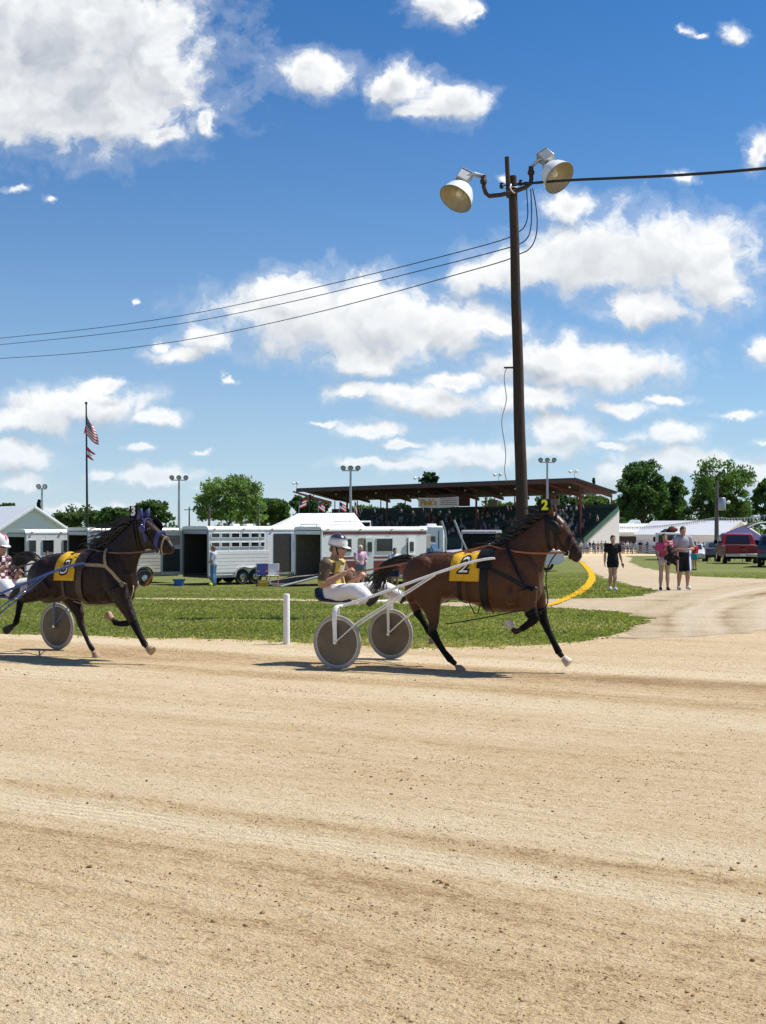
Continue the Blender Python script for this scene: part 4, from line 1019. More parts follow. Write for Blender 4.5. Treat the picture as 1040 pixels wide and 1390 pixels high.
def face_parts(t, at_, k):
    for q in (-1, 1): MB().ell(at_(.088, q * .032, .012), (.009 * k, .013 * k, .007 * k), 8, 6).build('eye', mat('eye_dark', (.02, .015, .012), .2, var=0), t, 180)
    MB().tube([at_(.094, -.022, -.066), at_(.103, 0, -.067), at_(.094, .022, -.066)], .005 * k, 6).build('mouth', mat('lips', (.30, .11, .09), .5, var=.1), t, 180)

def make_person(label, loc, rz, J, sk=0, shirt=None, lower=None, shoes=(.02, .02, .02), hair=None, fwd=(1, 0, 0), vox=.0095, hands=True, curlL=.6, curlR=.6, nL=(.3, -1, 0), nR=(.3, 1, 0), group=None, shoe_vis=True):
    """shirt: (name, material, sleeve fraction, growth); lower: (name, material, leg fraction, growth); hair: (material, style)"""
    t = thing('person', label, 'person', loc, rz, group); k = J['k']
    mb = MB(); torso_tube(mb, J)
    for s in 'LR':
        limb(mb, J['sh' + s], J['el' + s], J['wr' + s], .056 * k, .042 * k, .028 * k); mb.ell(J['sh' + s], (.066 * k,) * 3, 10, 8)
        limb(mb, J['hip' + s], J['kn' + s], J['an' + s], .088 * k, .058 * k, .036 * k)
        d = J['toe' + s] - J['an' + s]; mb.tube([J['an' + s] + Vector((-.03 * k, 0, -.02 * k)), J['an' + s].lerp(J['toe' + s], .45) + Vector((0, 0, -.012 * k)), J['toe' + s]], [.036 * k, .036 * k, .026 * k], 10)
        if hands: hand(mb, J['wr' + s], J.get('hd' + s, (J['wr' + s] - J['el' + s])), Vector(nL if s == 'L' else nR), k, curlL if s == 'L' else curlR, 1 if s == 'L' else -1)
    at_, f, sd, up = head_shape(mb, J, fwd)
    remesh(mb, 'body', skin(sk), vox, 4, .5, t)
    face_parts(t, at_, k)
    if shirt:
        nm, m, fr_, g = shirt; mb = MB(); torso_tube(mb, J, g, -.06 if len(nm) else -.06, .50)
        for s in 'LR': limb(mb, J['sh' + s], J['el' + s], J['wr' + s], .062 * k, .046 * k, .032 * k, g, fr_); mb.ell(J['sh' + s], (.070 * k + g,) * 3, 12, 8); mb.tube([J['sh' + s] + Vector((0, 0, .01)), J['neck'] - Vector((0, 0, .035 * k))], [.06 * k + g, .055 * k + g * .5], 10)
        o = remesh(mb, nm, m, vox * 1.25, 6, .5, t)
    if lower:
        nm, m, fr_, g = lower; mb = MB(); torso_tube(mb, J, g, -.12, .12)
        for s in 'LR': limb(mb, J['hip' + s], J['kn' + s], J['an' + s], .092 * k, .064 * k, .044 * k, g, fr_)
        remesh(mb, nm, m, vox * 1.25, 5, .5, t)
    if shoe_vis:
        sm = mat('shoe_%02d%02d%02d' % tuple(int(c * 99) for c in shoes), shoes, .5, var=.1)
        for s in 'LR':
            a = J['an' + s]; d = (J['toe' + s] - a); e = J['toe' + s] + d.normalized() * .015 * k
            mb = MB(); mb.tube([a + Vector((-.05 * k, 0, -.035 * k)), a.lerp(e, .3) + Vector((0, 0, -.012 * k)), a.lerp(e, .72), e], [.040 * k, .046 * k, .044 * k, .026 * k], 12)
            mb.tube([a + Vector((-.01 * k, 0, -.03 * k)), a + Vector((-.01 * k, 0, .015 * k))], [.046 * k, .043 * k], 12); mb.build('shoe', sm, t, 180)
    if hair:
        m, st = hair; mb = MB()
        cap = []
        for z, x, d, w in [(.0, -.03, .085, .082), (.045, -.016, .098, .086), (.085, -.012, .092, .078), (.115, -.010, .066, .056), (.134, -.010, .024, .024)]:
            cap.append([at_(x + math.cos(a) * d, math.sin(a) * w, z) for a in [2 * PI * i / 18 for i in range(18)]])
        mb.rings(cap)
        mb.ell(at_(-.055, 0, -.02), (.06 * k, .078 * k, .075 * k), 12, 8)
        if st == 'long':
            for q in (-1, 1): mb.tube([at_(-.01, q * .075, .05), at_(.01, q * .088, -.03), at_(-.01, q * .09, -.11), at_(.01, q * .10, -.19)], [.03 * k, .034 * k, .036 * k, .012 * k], 8)
            mb.tube([at_(-.07, 0, .04), at_(-.10, 0, -.06), at_(-.095, 0, -.16), at_(-.09, 0, -.22)], [(.07 * k, .04 * k), (.085 * k, .045 * k), (.085 * k, .04 * k), (.05 * k, .015 * k)], 10, side=sd)
        remesh(mb, 'hair', m, .012, 2, .5, t)
    return t, at_, f, sd, up

# ---- the two drivers, sitting behind the axle, legs out along the shafts
def driver_joints(off):
    L = SU2.L; o = Vector((off, 0, 0))
    J = dict(pelvis=L(455, 804), chest=L(452, 777), neck=L(453, 760), head=L(459, 743.5), shR=L(443, 767, -.19), shL=L(461, 766, .19), elR=L(437, 795, -.27), wrR=L(470, 777, -.16), elL=L(478, 792, .27), wrL=L(490, 781, .10),
      hipR=L(455, 806, -.09), hipL=L(462, 806, .09), knR=L(484, 800, -.28), anR=L(505, 816, -.40), knL=L(518, 797, .28), anL=L(548, 812, .40), toeR=L(514, 803, -.42), toeL=L(557, 801, .42))
    J = {a: Vector(b) + o for a, b in J.items()}; J['k'] = 1.12; return J
def make_driver(fr, off, label, jersey_fn, helmet_cols, sk):
    J = driver_joints(off)
    jm = mat('jersey_' + label[:10].replace(' ', '_'), (1, 1, 1), .7, attr='col', var=.12, scale=14, bump=.25, bscale=25)
    tm = mat('white_trousers', (.74, .73, .74), .75, var=.06, scale=9, bump=.35, bscale=14)
    t, at_, f, sd, up = make_person(label, fr.loc(), fr.rz, J, sk, ('jersey', jm, .52, .016), ('trousers', tm, .97, .018), (.015, .015, .016), None, vox=.0085, curlL=1.2, curlR=1.2, nL=(.2, -.6, -.6), nR=(.2, .6, -.6))
    for c in t.children:
        if c.name.startswith('jersey'): paint(c.data, lambda co: jersey_fn(co - np.array((off, 0, 0)), J))
    hm = mat('helmet_' + label[:10].replace(' ', '_'), (1, 1, 1), .25, attr='col', var=.04, coat=.4)
    mb = MB(); rings = []
    for z, d, w in [(.0, .118, .098), (.03, .124, .104), (.07, .118, .10), (.11, .098, .083), (.14, .065, .056), (.155, .025, .022)]:
        rings.append([at_(-.012 + math.cos(a) * d, math.sin(a) * w, z + .015) for a in [2 * PI * i / 24 for i in range(24)]])
    mb.rings(rings); mb.tube([at_(-.04, -.085, -.02), at_(-.095, 0, -.03), at_(-.04, .085, -.02)], [(.035, .02), (.05, .028), (.035, .02)], 8)
    he = mb.build('helmet', hm, t, 60)
    cc = np.array(at_(-.012, 0, .09)); uu = np.array(up); ss = np.array(sd)
    paint(he.data, lambda co: helmet_cols(((co - cc) @ uu), ((co - cc) @ ss)))
    br = [at_(.095, -.07, .026), at_(.15, -.045, .018), at_(.165, 0, .016), at_(.15, .045, .018), at_(.095, .07, .026)]
    MB().prism(br + [at_(.08, .0, .03)], up * .008).build('visor', M_W, he)
    MB().tube([at_(.02, -.082, .0), at_(.045, -.06, -.07), at_(.06, 0, -.122), at_(.045, .06, -.07), at_(.02, .082, .0)], [(.010, .004)] * 5, 6).build('chin_strap', M_BLACK, he, 180)
    g = MB(); g.tube([at_(.01, -.082, .015), at_(.085, -.05, .015), at_(.106, 0, .012), at_(.085, .05, .015), at_(.01, .082, .015)], [(.018, .006)] * 5, 8, side=up); g.build('sunglasses', mat('lens_dark', (.01, .008, .008), .1, var=0, spec=.8), t, 60)
    return t, J
def jersey2(co, J):
    n = len(co); c = np.tile(np.array([.085, .058, .030]), (n, 1)); y = co[:, 1]; z = co[:, 2]
    band = ((np.abs(y) > .045) & (np.abs(y) < .13) & (z > J['pelvis'].z + .08)); c[band] = (.55, .38, .06)
    yoke = (z > J['shR'].z + .03) & (np.abs(y) < .2); c[yoke] = (.56, .42, .12)
    mid = (np.abs(y) < .05) & (z > J['chest'].z - .05) & (z < J['chest'].z + .10) & (co[:, 0] > J['chest'].x + .05); c[mid] = (.50, .46, .36)
    for s in ('R', 'L'):
        e = np.array(J['el' + s] - Vector((0, 0, 0))); d = np.linalg.norm(co - e, axis=1); c[d < .085] = (.50, .36, .07)
        sh = np.array(J['sh' + s]) * .55 + np.array(J['el' + s]) * .45; w = np.linalg.norm(co - sh, axis=1); stripe = (w < .075) & (np.sin(co[:, 2] * 95 + co[:, 0] * 60) > .1); c[stripe & (np.abs(y) > .17)] = (.62, .58, .50)
    return c
def jersey3(co, J):
    n = len(co); c = np.tile(np.array([.12, .012, .03]), (n, 1)); chk = (np.sin(co[:, 0] * 60) * np.sin(co[:, 2] * 60) * np.cos(co[:, 1] * 40)) > .06; c[chk] = (.66, .62, .62); return c
off2 = 0.0
DLAB = ['driver in brown and yellow jersey and white trousers seated on the white sulky', 'driver in maroon and white checked jersey at the left edge of the picture']
def hel2(h, s): n = len(h); c = np.tile(np.array([.74, .73, .70]), (n, 1)); c[h > .035] = (.03, .03, .05); c[h < -.075] = (.04, .04, .05); return c
def hel3(h, s): n = len(h); c = np.tile(np.array([.76, .75, .74]), (n, 1)); c[(h > .02) & (s > -.02) & (s < .03)] = (.42, .02, .03); c[h < -.078] = (.55, .45, .44); return c
driver2, JD2 = make_driver(SU2, 0.0, DLAB[0], jersey2, hel2, 1)
OFF3 = seat3 - seat2
driver3, JD3 = make_driver(RIG3, OFF3, DLAB[1], jersey3, hel3, 1)

def make_reins(fr, hf, J, bit, girth, label, m, slack=.0):
    """each rein: hand - terret on the saddle - bit"""
    t = thing('reins', label, 'reins', fr.loc(), fr.rz)
    dt = hf.t0
    for s, hk in ((-1, 'wrR'), (1, 'wrL')):
        h = J[hk] + Vector((.06, 0, -.01)); b = hf.L(*bit); b = Vector((b.x + dt, s * .085, b.z)); g = hf.L(*girth); g = Vector((g.x + dt, s * .06, g.z))
        pts = [h - Vector((.05, 0, .04)), h] + bez([h, h.lerp(g, .5) + Vector((0, s * .05, -.03)), g], 8)[1:] + bez([g, g.lerp(b, .5) + Vector((0, s * .16, -.10)), b + Vector((-.06, s * .03, 0)), b], 9)[1:]
        MB().tube(pts, [(.011, .003)] * len(pts), 6, side=(0, 0, 1)).build('rein', m, t, 60)
    return t
M_REIN = mat('rein_tan', (.33, .115, .045), .5, var=.2); M_REIN3 = mat('rein_brown', (.11, .06, .035), .55, var=.2)
make_reins(SU2, F2, JD2, (771.5, 750), (667, 740), 'tan leather reins running from the driver to the number 2 horse', M_REIN)
make_reins(RIG3, F3, JD3, (218, 747), (126, 745), 'dark reins running from the left driver to the number 3 horse', M_REIN3)
w = thing('driving_whip', 'long pale whip trailing behind the hand of the brown and yellow driver', 'whip', SU2.loc(), SU2.rz)
hp = JD2['wrR'] + Vector((.06, 0, 0)); MB().tube([hp + Vector((.10, .0, -.02)), hp, hp + Vector((-.25, -.04, -.01))], [.009, .009, .008], 8).build('handle', M_TANSTRAP, w, 180)
MB().tube([hp + Vector((-.25, -.04, -.01)), SU2.L(400, 783, -.35), SU2.L(352, 791, -.42)], [.006, .006, .004], 6).build('lash', mat('whip_pale', (.55, .50, .42), .6), w, 180)

# ================================================================== poles, wires and flags
M_WOOD = mat('creosote_pole', (.042, .027, .019), .85, var=.35, scale=5, bump=.5, bscale=18, stretch=(6, 6, .6))
M_GALV = mat('galvanised', (.42, .43, .44), .45, .7, var=.12, scale=10)
M_DKSTEEL = mat('dark_steel', (.045, .045, .05), .5, .5, var=.2)
M_RUSTPIPE = mat('rusty_pipe', (.055, .035, .026), .7, .3, var=.3, scale=20)
M_ENAMEL = mat('shade_enamel', (.80, .80, .78), .3, var=.05, coat=.2); M_REFL = mat('reflector', (.50, .43, .30), .35, .35, var=.15, scale=6)
M_CABLE = mat('cable_black', (.015, .016, .018), .6, var=.1); M_CABLEB = mat('cable_blue', (.012, .05, .09), .5, var=.1)

PY = 29.0
def make_lamp_pole():
    b = at(713, 830, PY); b.z = gz(b.x, b.y)
    t = thing('floodlight_pole', 'tall leaning brown wooden pole with two white bowl floodlights', 'light pole', b)
    top = at(696, 239, PY) - b; t_top = at(687.5, 215, PY) - b
    n = 14; pts = [Vector((0, 0, -.3)).lerp(top, i / n) + Vector((.006 * math.sin(i * 1.7), .006 * math.cos(i * 2.3), 0)) for i in range(n + 1)]
    MB().tube(pts, [.148 - .055 * (i / n) for i in range(n + 1)], 18).build('pole', M_WOOD, t, 60)
    lo = at(690.5, 268, PY - .13) - b; MB().tube([t_top + Vector((0, -.12, 0)), lo], .05, 10).build('service_mast', M_RUSTPIPE, t, 60)
    # U shaped pipe bracket
    A = [at(*p, PY - .16) - b for p in [(656.5, 246), (657, 254), (659.5, 262), (664, 266), (680, 264.5), (700, 259.5), (714, 254), (720, 249), (721.5, 243), (721, 234)]]
    MB().tube(A, .048, 10).build('bracket', M_RUSTPIPE, t, 180)
    for p in ((656.5, 243), (721, 231)): q = at(*p, PY - .16) - b; MB().lathe([(.055, -.1), (.075, -.09), (.075, -.02), (.055, 0), (.055, .08)], q, (0, 0, 1), 14).build('coupling', M_RUSTPIPE, t, 50)
    MB().torus(at(695.5, 256, PY - .02) - b, (0, 0, 1), .145, .012, 18, 6).build('clamp_band', M_GALV, t, 180)
    mb = MB(); mb.tube([at(694, 250, PY - .2) - b, at(692.5, 254, PY - .24) - b, at(695, 259, PY - .24) - b, at(699, 262, PY - .2) - b], .016, 6); mb.build('lead_wire', M_W, t, 180)
    for p in ((681, 252, .0), (707, 248, .0)):
        q = at(p[0], p[1], PY - .05) - b; MB().lathe([(.012, -.07), (.05, -.05), (.03, -.02), (.055, 0), (.03, .03), (.05, .05), (.015, .07)], q, (0, 0, 1), 12).build('insulator', M_DKSTEEL, t, 60)
    MB().tube([at(678, 252.5, PY) - b, at(716, 247, PY) - b], .014, 6).build('insulator_rod', M_DKSTEEL, t)
    for apex, ax, box, knee in (((631, 252), Vector((-.535 * .90, -.43, -.844 * .90)), (629.5, 241.5), (656.5, 243)), ((742.5, 228), Vector((.655 * .84, -.54, -.754 * .84)), (741.5, 214.5), (721, 231))):
        ap = at(*apex, PY - .2) - b; ax = ax.normalized(); s = 1 if knee[0] > 700 else -1
        fl = MB().lathe([(.09, -.02), (.15, .02), (.24, .10), (.315, .22), (.355, .35), (.372, .43), (.378, .435), (.368, .437), (.34, .35), (.30, .22), (.22, .11), (.10, .05), (.02, .045)], ap, ax, 32, cap=True).build('floodlight', M_ENAMEL, t, 50)
        # inside of the bowl and the lamp in it
        MB().lathe([(.362, .43), (.336, .348), (.296, .218), (.215, .114), (.10, .056), (.02, .052)], ap, ax, 32, cap=False).build('reflector', M_REFL, fl, 180)
        MB().lathe([(.03, .05), (.045, .12), (.085, .2), (.09, .26), (.05, .32), (.01, .335)], ap, ax, 16).build('bulb', mat('lamp_glass', (.75, .72, .62), .2, var=.02), fl, 180)
        MB().torus(ap + ax * .434, ax, .372, .012, 36, 6).build('rim', mat('rim_green', (.18, .20, .15), .5), fl, 180)
        bx = at(*box, PY - .2) - b; R = Vector((0, 0, 1)).rotation_difference(-ax).to_matrix()
        MB().box(bx, (.27, .25, .27), R).build('ballast_box', M_GALV, fl, bevel=.015)
        MB().box(bx - ax * .139, (.29, .27, .012), R).build('box_lid', M_GALV, fl)
        MB().tube([bx, ap], [.10, .095], 12).build('collar', M_GALV, fl, 60)
        k = at(*knee, PY - .16) - b + Vector((0, 0, .06))
        for d in (-.11, .11): MB().tube([k + Vector((0, d * .3, 0)), (k + bx) / 2 + Vector((0, d, .06)), bx + Vector((s * .02, d * 1.2, -.05))], [(.03, .008)] * 3, 8, side=(0, 0, 1)).build('yoke', M_GALV, fl, 180)
    for k in range(1): p = at(691, 499, PY) - b; MB().box(p, (.22, .05, .035)).build('peg', M_DKSTEEL, t)
    d = [at(*q, PY - .05) - b for q in [(688, 500), (683.5, 508), (685, 525), (690, 545), (681, 562), (680.5, 578), (685, 600), (688, 622), (684, 634), (686, 648), (690, 660)]]
    C = []
    for i in range(len(d) - 1):
        for f in (0, .5): C.append(d[i].lerp(d[i + 1], f))
    for _ in range(2): C = [C[0]] + [(C[i - 1] + C[i] * 2 + C[i + 1]) / 4 for i in range(1, len(C) - 1)] + [C[-1]]
    MB().tube(C, .010, 5).build('loose_wire', M_GALV, t, 180)
make_lamp_pole()
def cable(label, pts, r, m, name='overhead_cable', group='overhead cables'):
    P = [Vector(p) for p in pts]
    for _ in range(2):
        Q = [P[0]]
        for a, b in zip(P, P[1:]): Q += [a.lerp(b, .25), a.lerp(b, .75)]
        P = Q + [P[-1]]
    o = MB().tube(P, r, 6).build(name, m, None, 180); props(o, label, 'cable', group); return o
def yl(px): return PY + (690 - px) / 690 * 34     # the lines run back to a pole far off to the left
for lab, W in (('topmost of the three thin lines running left from the floodlight pole', [(-260, 486), (0, 459), (130, 446), (260, 427), (400, 397), (520, 368.5), (620, 343), (690, 324)]),
               ('middle one of the three thin lines running left from the floodlight pole', [(-260, 492), (0, 468), (130, 455), (260, 438), (400, 409), (520, 380), (620, 355), (690, 336.5)]),
               ('lowest of the three thin lines running left from the floodlight pole', [(-260, 500), (0, 487), (130, 478), (260, 461.5), (400, 432), (520, 401), (620, 372.5), (690, 353)])):
    pts = [at(px, py, yl(px)) for px, py in W]; i = ('top' in lab) * 0 + ('middle' in lab) * 1 + ('lowest' in lab) * 2
    up = [[(704, 315), (712, 309), (717, 295), (716, 275), (715, 256)], [(704, 332), (715, 326), (721, 312), (722, 285), (720.5, 256)], [(704, 345), (718, 340), (727, 326), (730, 305), (728, 280), (723, 255)]][i]
    pts += [at(px, py, PY + .12) for px, py in up]
    cable(lab, pts, .013, M_CABLEB)
cable('thick black twisted line running right from the floodlight pole', [at(px, py, PY - (px - 700) / 340 * 4) for px, py in [(703, 250), (740, 247), (768, 244.5), (840, 241.5), (920, 238), (1040, 229), (1240, 206)]], .030, M_CABLE)

def stadium_pole(label, px, ytop, Y, n=3, m=None, ybase=None, glare=False):
    b = on(px, Y); z = at(px, ytop, Y).z - b.z
    t = thing('light_mast', label, 'light pole', b, 0, 'sports light masts'); m = m or M_GALV
    MB().tube([(0, 0, -.2), (0, 0, z)], [.16, .09], 12).build('pole', m, t, 60)
    MB().box((0, 0, z - .12), (1.5 if n > 2 else .9, .1, .1)).build('crossbar', m, t)
    for i in range(n):
        x = (i - (n - 1) / 2) * (.66 if n > 2 else .6); o = MB(); o.lathe([(.08, -.26), (.11, -.2), (.235, .0), (.245, .05), (.225, .05)], (x, -.06, z + .14), (0.1 * (i - 1), -.75, -.5), 16); l = o.build('lamp_head', M_DKSTEEL, t, 50)
        MB().lathe([(.21, .045), (.15, .065), (.02, .075)], (x, -.06, z + .14), (0.1 * (i - 1), -.75, -.5), 16).build('lens', mat('lamp_lens', (.35, .37, .40), .15, var=.05), l, 180)
for args in (('light mast with dark lamp heads beside the white barn at far left', 57, 662, 125), ('light mast standing behind the trailers, near the large leafy tree', 243, 650, 125),
             ('light mast rising behind the white tent in front of the grandstand', 476, 637, 120), ('light mast in front of the grandstand, right of the wooden pole', 743, 626, 130)):
    stadium_pole(*args, n=2 if args[1] < 100 else 3)
def utility_pole(label, px, ytop, Y, arm=True, box=False, r=.14):
    b = on(px, Y); z = at(px, ytop, Y).z - b.z; t = thing('utility_pole', label, 'pole', b)
    MB().tube([(0, 0, -.2), (0, 0, z)], [r * 1.25, r * .8], 10).build('pole', mat('grey_pole', (.14, .12, .10), .85, var=.25, scale=4), t, 60)
    if arm: MB().box((0, -.1, z - .5), (1.8, .1, .12)).build('crossarm', mat('grey_pole', (.14, .12, .10)), t)
    if box: MB().lathe([(.30, 0), (.32, .05), (.32, .95), (.25, 1.05)], (.35, -.3, z - 2.4), (0, 0, 1), 16).build('transformer', M_GALV, t, 50)
    return t
up_ = utility_pole('grey utility pole with a transformer beside the red pickup', 973, 653, 108, False, True, .17)
MB().box((.0, -.25, 1.1), (1.2, .08, .45)).build('sign_board', mat('brown_board', (.10, .055, .035), .8), up_)
for s in (-1, 1): MB().ell((s * .9, -.2, 4.8), (.17, .15, .15), 12, 8).build('lamp', M_ENAMEL, up_, 180)
utility_pole('thin dark utility pole behind the trailers, right of the leafy tree', 284, 688, 150); utility_pole('thin dark utility pole behind the open horse trailer', 351, 684, 160)
utility_pole('distant utility pole left of the large leafy tree', 257, 688, 230)

# ---- flagpole
def make_flagpole():
    Y = 100.0; b = on(119, Y); top = at(117, 548, Y) - b
    t = thing('flagpole', 'tall dark flagpole behind the trailers', 'flagpole', b)
    MB().tube([(0, 0, -.2), top], [.11, .055], 12).build('pole', M_DKSTEEL, t, 60); MB().ell(top + Vector((0, 0, .05)), (.11, .11, .11), 12, 8).build('finial', M_DKSTEEL, t, 180)
    red = mat('flag_red', (.62, .03, .04), .8, var=.06); wh = mat('flag_white', (.82, .81, .80), .8, var=.05); bl = mat('flag_blue', (.015, .02, .09), .8, var=.06)
    P = lambda px, py, dy=0.0: at(px, py, Y - .1 + dy) - b
    # the flag hangs in folds: a long slack diamond, canton at the top, stripes slanting down
    f = thing('flag', 'limp United States flag with red and white stripes on the flagpole', 'flag', b); 
    N, K = 13, 26
    def S(i, k):
        s = i / N; e = k / K       # s: across the stripes (top stripe .. bottom), e: along the fly
        a = Vector((117.2, 562 + 27 * s, 0)); c = Vector((126 + 7.6 * s + 2.5 * math.sin(s * 3), 577 + 27 * s, 0)); p = a.lerp(c, e) + Vector((0, 3.2 * math.sin(e * PI) , 0))
        return P(p.x, p.y, .10 * math.sin(e * 7 + s * 2.0) * (e + .15))
    for i in range(N):
        k0 = 0
        mb = MB(); V = []; 
        for k in range(K + 1):
            for j in (i, i + 1): V.append(S(j, k))
        n = len(V); V2 = [v + Vector((0, .012, 0)) for v in V]; fs = []
        for k in range(K): a = 2 * k; fs += [(a, a + 1, a + 3, a + 2), (n + a, n + a + 2, n + a + 3, n + a + 1)]
        mb.add(V + V2, fs); mb.build('stripe', red if i % 2 == 0 else wh, f, 180)
    mb = MB(); V = []
    for k in range(13):
        for j in range(8):
            V.append(S(j, k) + Vector((0, -.014, 0)))
    fs = [(k * 8 + j, k * 8 + j + 1, k * 8 + 9 + j, k * 8 + 8 + j) for k in range(12) for j in range(7)]; mb.add(V, fs); c = mb.build('canton', bl, f, 180)
    st = MB()
    for k in range(2, 12, 2):
        for j in range(1, 7):
            q = S(j, k) + Vector((0, -.02, 0)); st.box(q, (.035, .004, .035))
    st.build('stars', wh, c)
    # fold hanging on the hoist side
    mb = MB(); mb.prism([P(116.6, 575), P(113.4, 590), P(115.2, 587), P(117.2, 591)], (0, .02, 0)); mb.build('fold', red, f)
    g = thing('pennant', 'small red and white swallowtail flag below the large flag', 'flag', b)
    for (a, m) in (([(118, 605.5), (124, 612), (130, 616.5), (127.5, 617.5), (121, 613.5), (117.8, 611)], red), ([(117.8, 611), (121, 613.5), (125.5, 619), (124, 619.5), (117.8, 616)], wh), ([(117.8, 616), (121, 618), (127.5, 624.5), (125, 625), (120, 621.5), (117.5, 620)], red)):
        mb = MB(); pts = [P(x, y, .05 * math.sin(x)) for x, y in a]; mb.prism(pts, (0, .015, 0)); mb.build('stripe', m, g)
make_flagpole()

# ================================================================== trees
M_LEAF = leaf_mat('leaf', .42); M_BARK = mat('bark', (.085, .062, .045), .9, var=.3, scale=6, bump=.5)
def leaf_cloud(C, R, per, size, col, flat=.75):
    """leaf faces on and in clumps: centres C, radii R"""
    n = len(C); idx = np.repeat(np.arange(n), per); m = len(idx)
    d = RNG.normal(0, 1, (m, 3)); d /= np.linalg.norm(d, axis=1)[:, None]; r = RNG.random(m) ** .45
    P = C[idx] + d * (R[idx] * r)[:, None] * np.array([1, 1, flat])
    a = RNG.normal(0, 1, (m, 3)); a /= np.linalg.norm(a, axis=1)[:, None]; b = np.cross(a, d + RNG.normal(0, .5, (m, 3))); b /= np.maximum(np.linalg.norm(b, axis=1)[:, None], 1e-6)
    s = size * RNG.uniform(.6, 1.3, m)[:, None]
    V = np.stack([P - a * s, P + b * s * .55, P + a * s, P - b * s * .55], 1)
    cl = 1.75 * RNG.uniform(.72, 1.3, n)[idx] * RNG.uniform(.75, 1.25, m); c = np.array(col)[None, :] * cl[:, None]
    c[:, 0] *= RNG.uniform(.85, 1.25, m)
    return V, np.repeat(c[:, None, :], 4, 1)
def make_tree(label, px, Y, ytop, wpx, ybot=None, kind='round', col=(.045, .085, .020), name='leafy_tree', dens=1.0, group=None, seed=None):
    b = on(px, Y); s = Y / F; H = at(px, ytop, Y).z - b.z; W = wpx * s / 2; base = H * .16 if ybot is None else max(.3, at(px, ybot, Y).z - b.z)
    t = thing(name, label, 'tree', b, 0, group)
    ch = (H - base); cz = base + ch / 2
    C = []; R = []
    if kind == 'round':
        nc = int(170 * dens)
        lobes = [(0, 0, cz, W * .72, ch * .47)] + [(W * RNG.uniform(-.55, .55), W * RNG.uniform(-.5, .5), base + ch * RNG.uniform(.25, .82), W * RNG.uniform(.3, .5), ch * RNG.uniform(.16, .26)) for _ in range(9)]
        for k in range(nc):
            l = lobes[0] if k % 3 == 0 else lobes[int(RNG.integers(len(lobes)))]
            d = RNG.normal(0, 1, 3); d /= np.linalg.norm(d); q = RNG.uniform(.55, 1.0)
            C.append((l[0] + d[0] * l[3] * q, l[1] + d[1] * l[3] * q, min(max(l[2] + d[2] * l[4] * q, base * .9), H - .3))); R.append(RNG.uniform(.10, .19) * W + .15)
        per = int(60 * dens) + 12; size = max(.16, .55 * s * 4)
    elif kind == 'willow':
        for k in range(int(190 * dens)):
            a = RNG.uniform(0, 2 * PI); rr = W * RNG.random() ** .5 * .95; zt = base + ch * (.50 + .47 * math.sqrt(max(0, 1 - (rr / W) ** 2))) * RNG.uniform(.1, 1.0) ** .6
            C.append((rr * math.cos(a), rr * math.sin(a), zt)); R.append(RNG.uniform(.12, .22) * W)
        per = 70; size = max(.18, .5 * s * 4)
    else:   # conifer
        for k in range(int(90 * dens)):
            f = RNG.random() ** .8; rr = W * (1 - f) * RNG.uniform(.3, 1.0); a = RNG.uniform(0, 2 * PI); C.append((rr * math.cos(a), rr * math.sin(a), base * .4 + f * (H - base * .4) * .98)); R.append((.22 * (1 - f) + .06) * W + .1)
        per = 45; size = max(.15, .4 * s * 4)
    V, c = leaf_cloud(np.array(C), np.array(R), per, size, col)
    n = len(V); from_np('crown', V.reshape(-1, 3), np.arange(n * 4).reshape(-1, 4), M_LEAF, t, c.reshape(-1, 3))
    tr = MB(); r0 = max(.12, H * .022); tr.tube([(0, 0, -.3), (r0 * .3, 0, base), (0, r0 * .2, cz), (0, 0, H * .8)], [r0 * 1.3, r0, r0 * .6, r0 * .15], 10)
    if kind != 'conifer':
        for k in range(7):
            a = 2 * PI * k / 7 + RNG.uniform(-.3, .3); z0 = base + ch * RNG.uniform(.0, .35); tr.tube([(0, 0, z0), (W * .3 * math.cos(a), W * .3 * math.sin(a), z0 + ch * .18), (W * .62 * math.cos(a), W * .62 * math.sin(a), z0 + ch * .32)], [r0 * .45, r0 * .3, r0 * .08], 7)
    tr.build('trunk', M_BARK, t, 60)
GT = 'trees on the skyline'
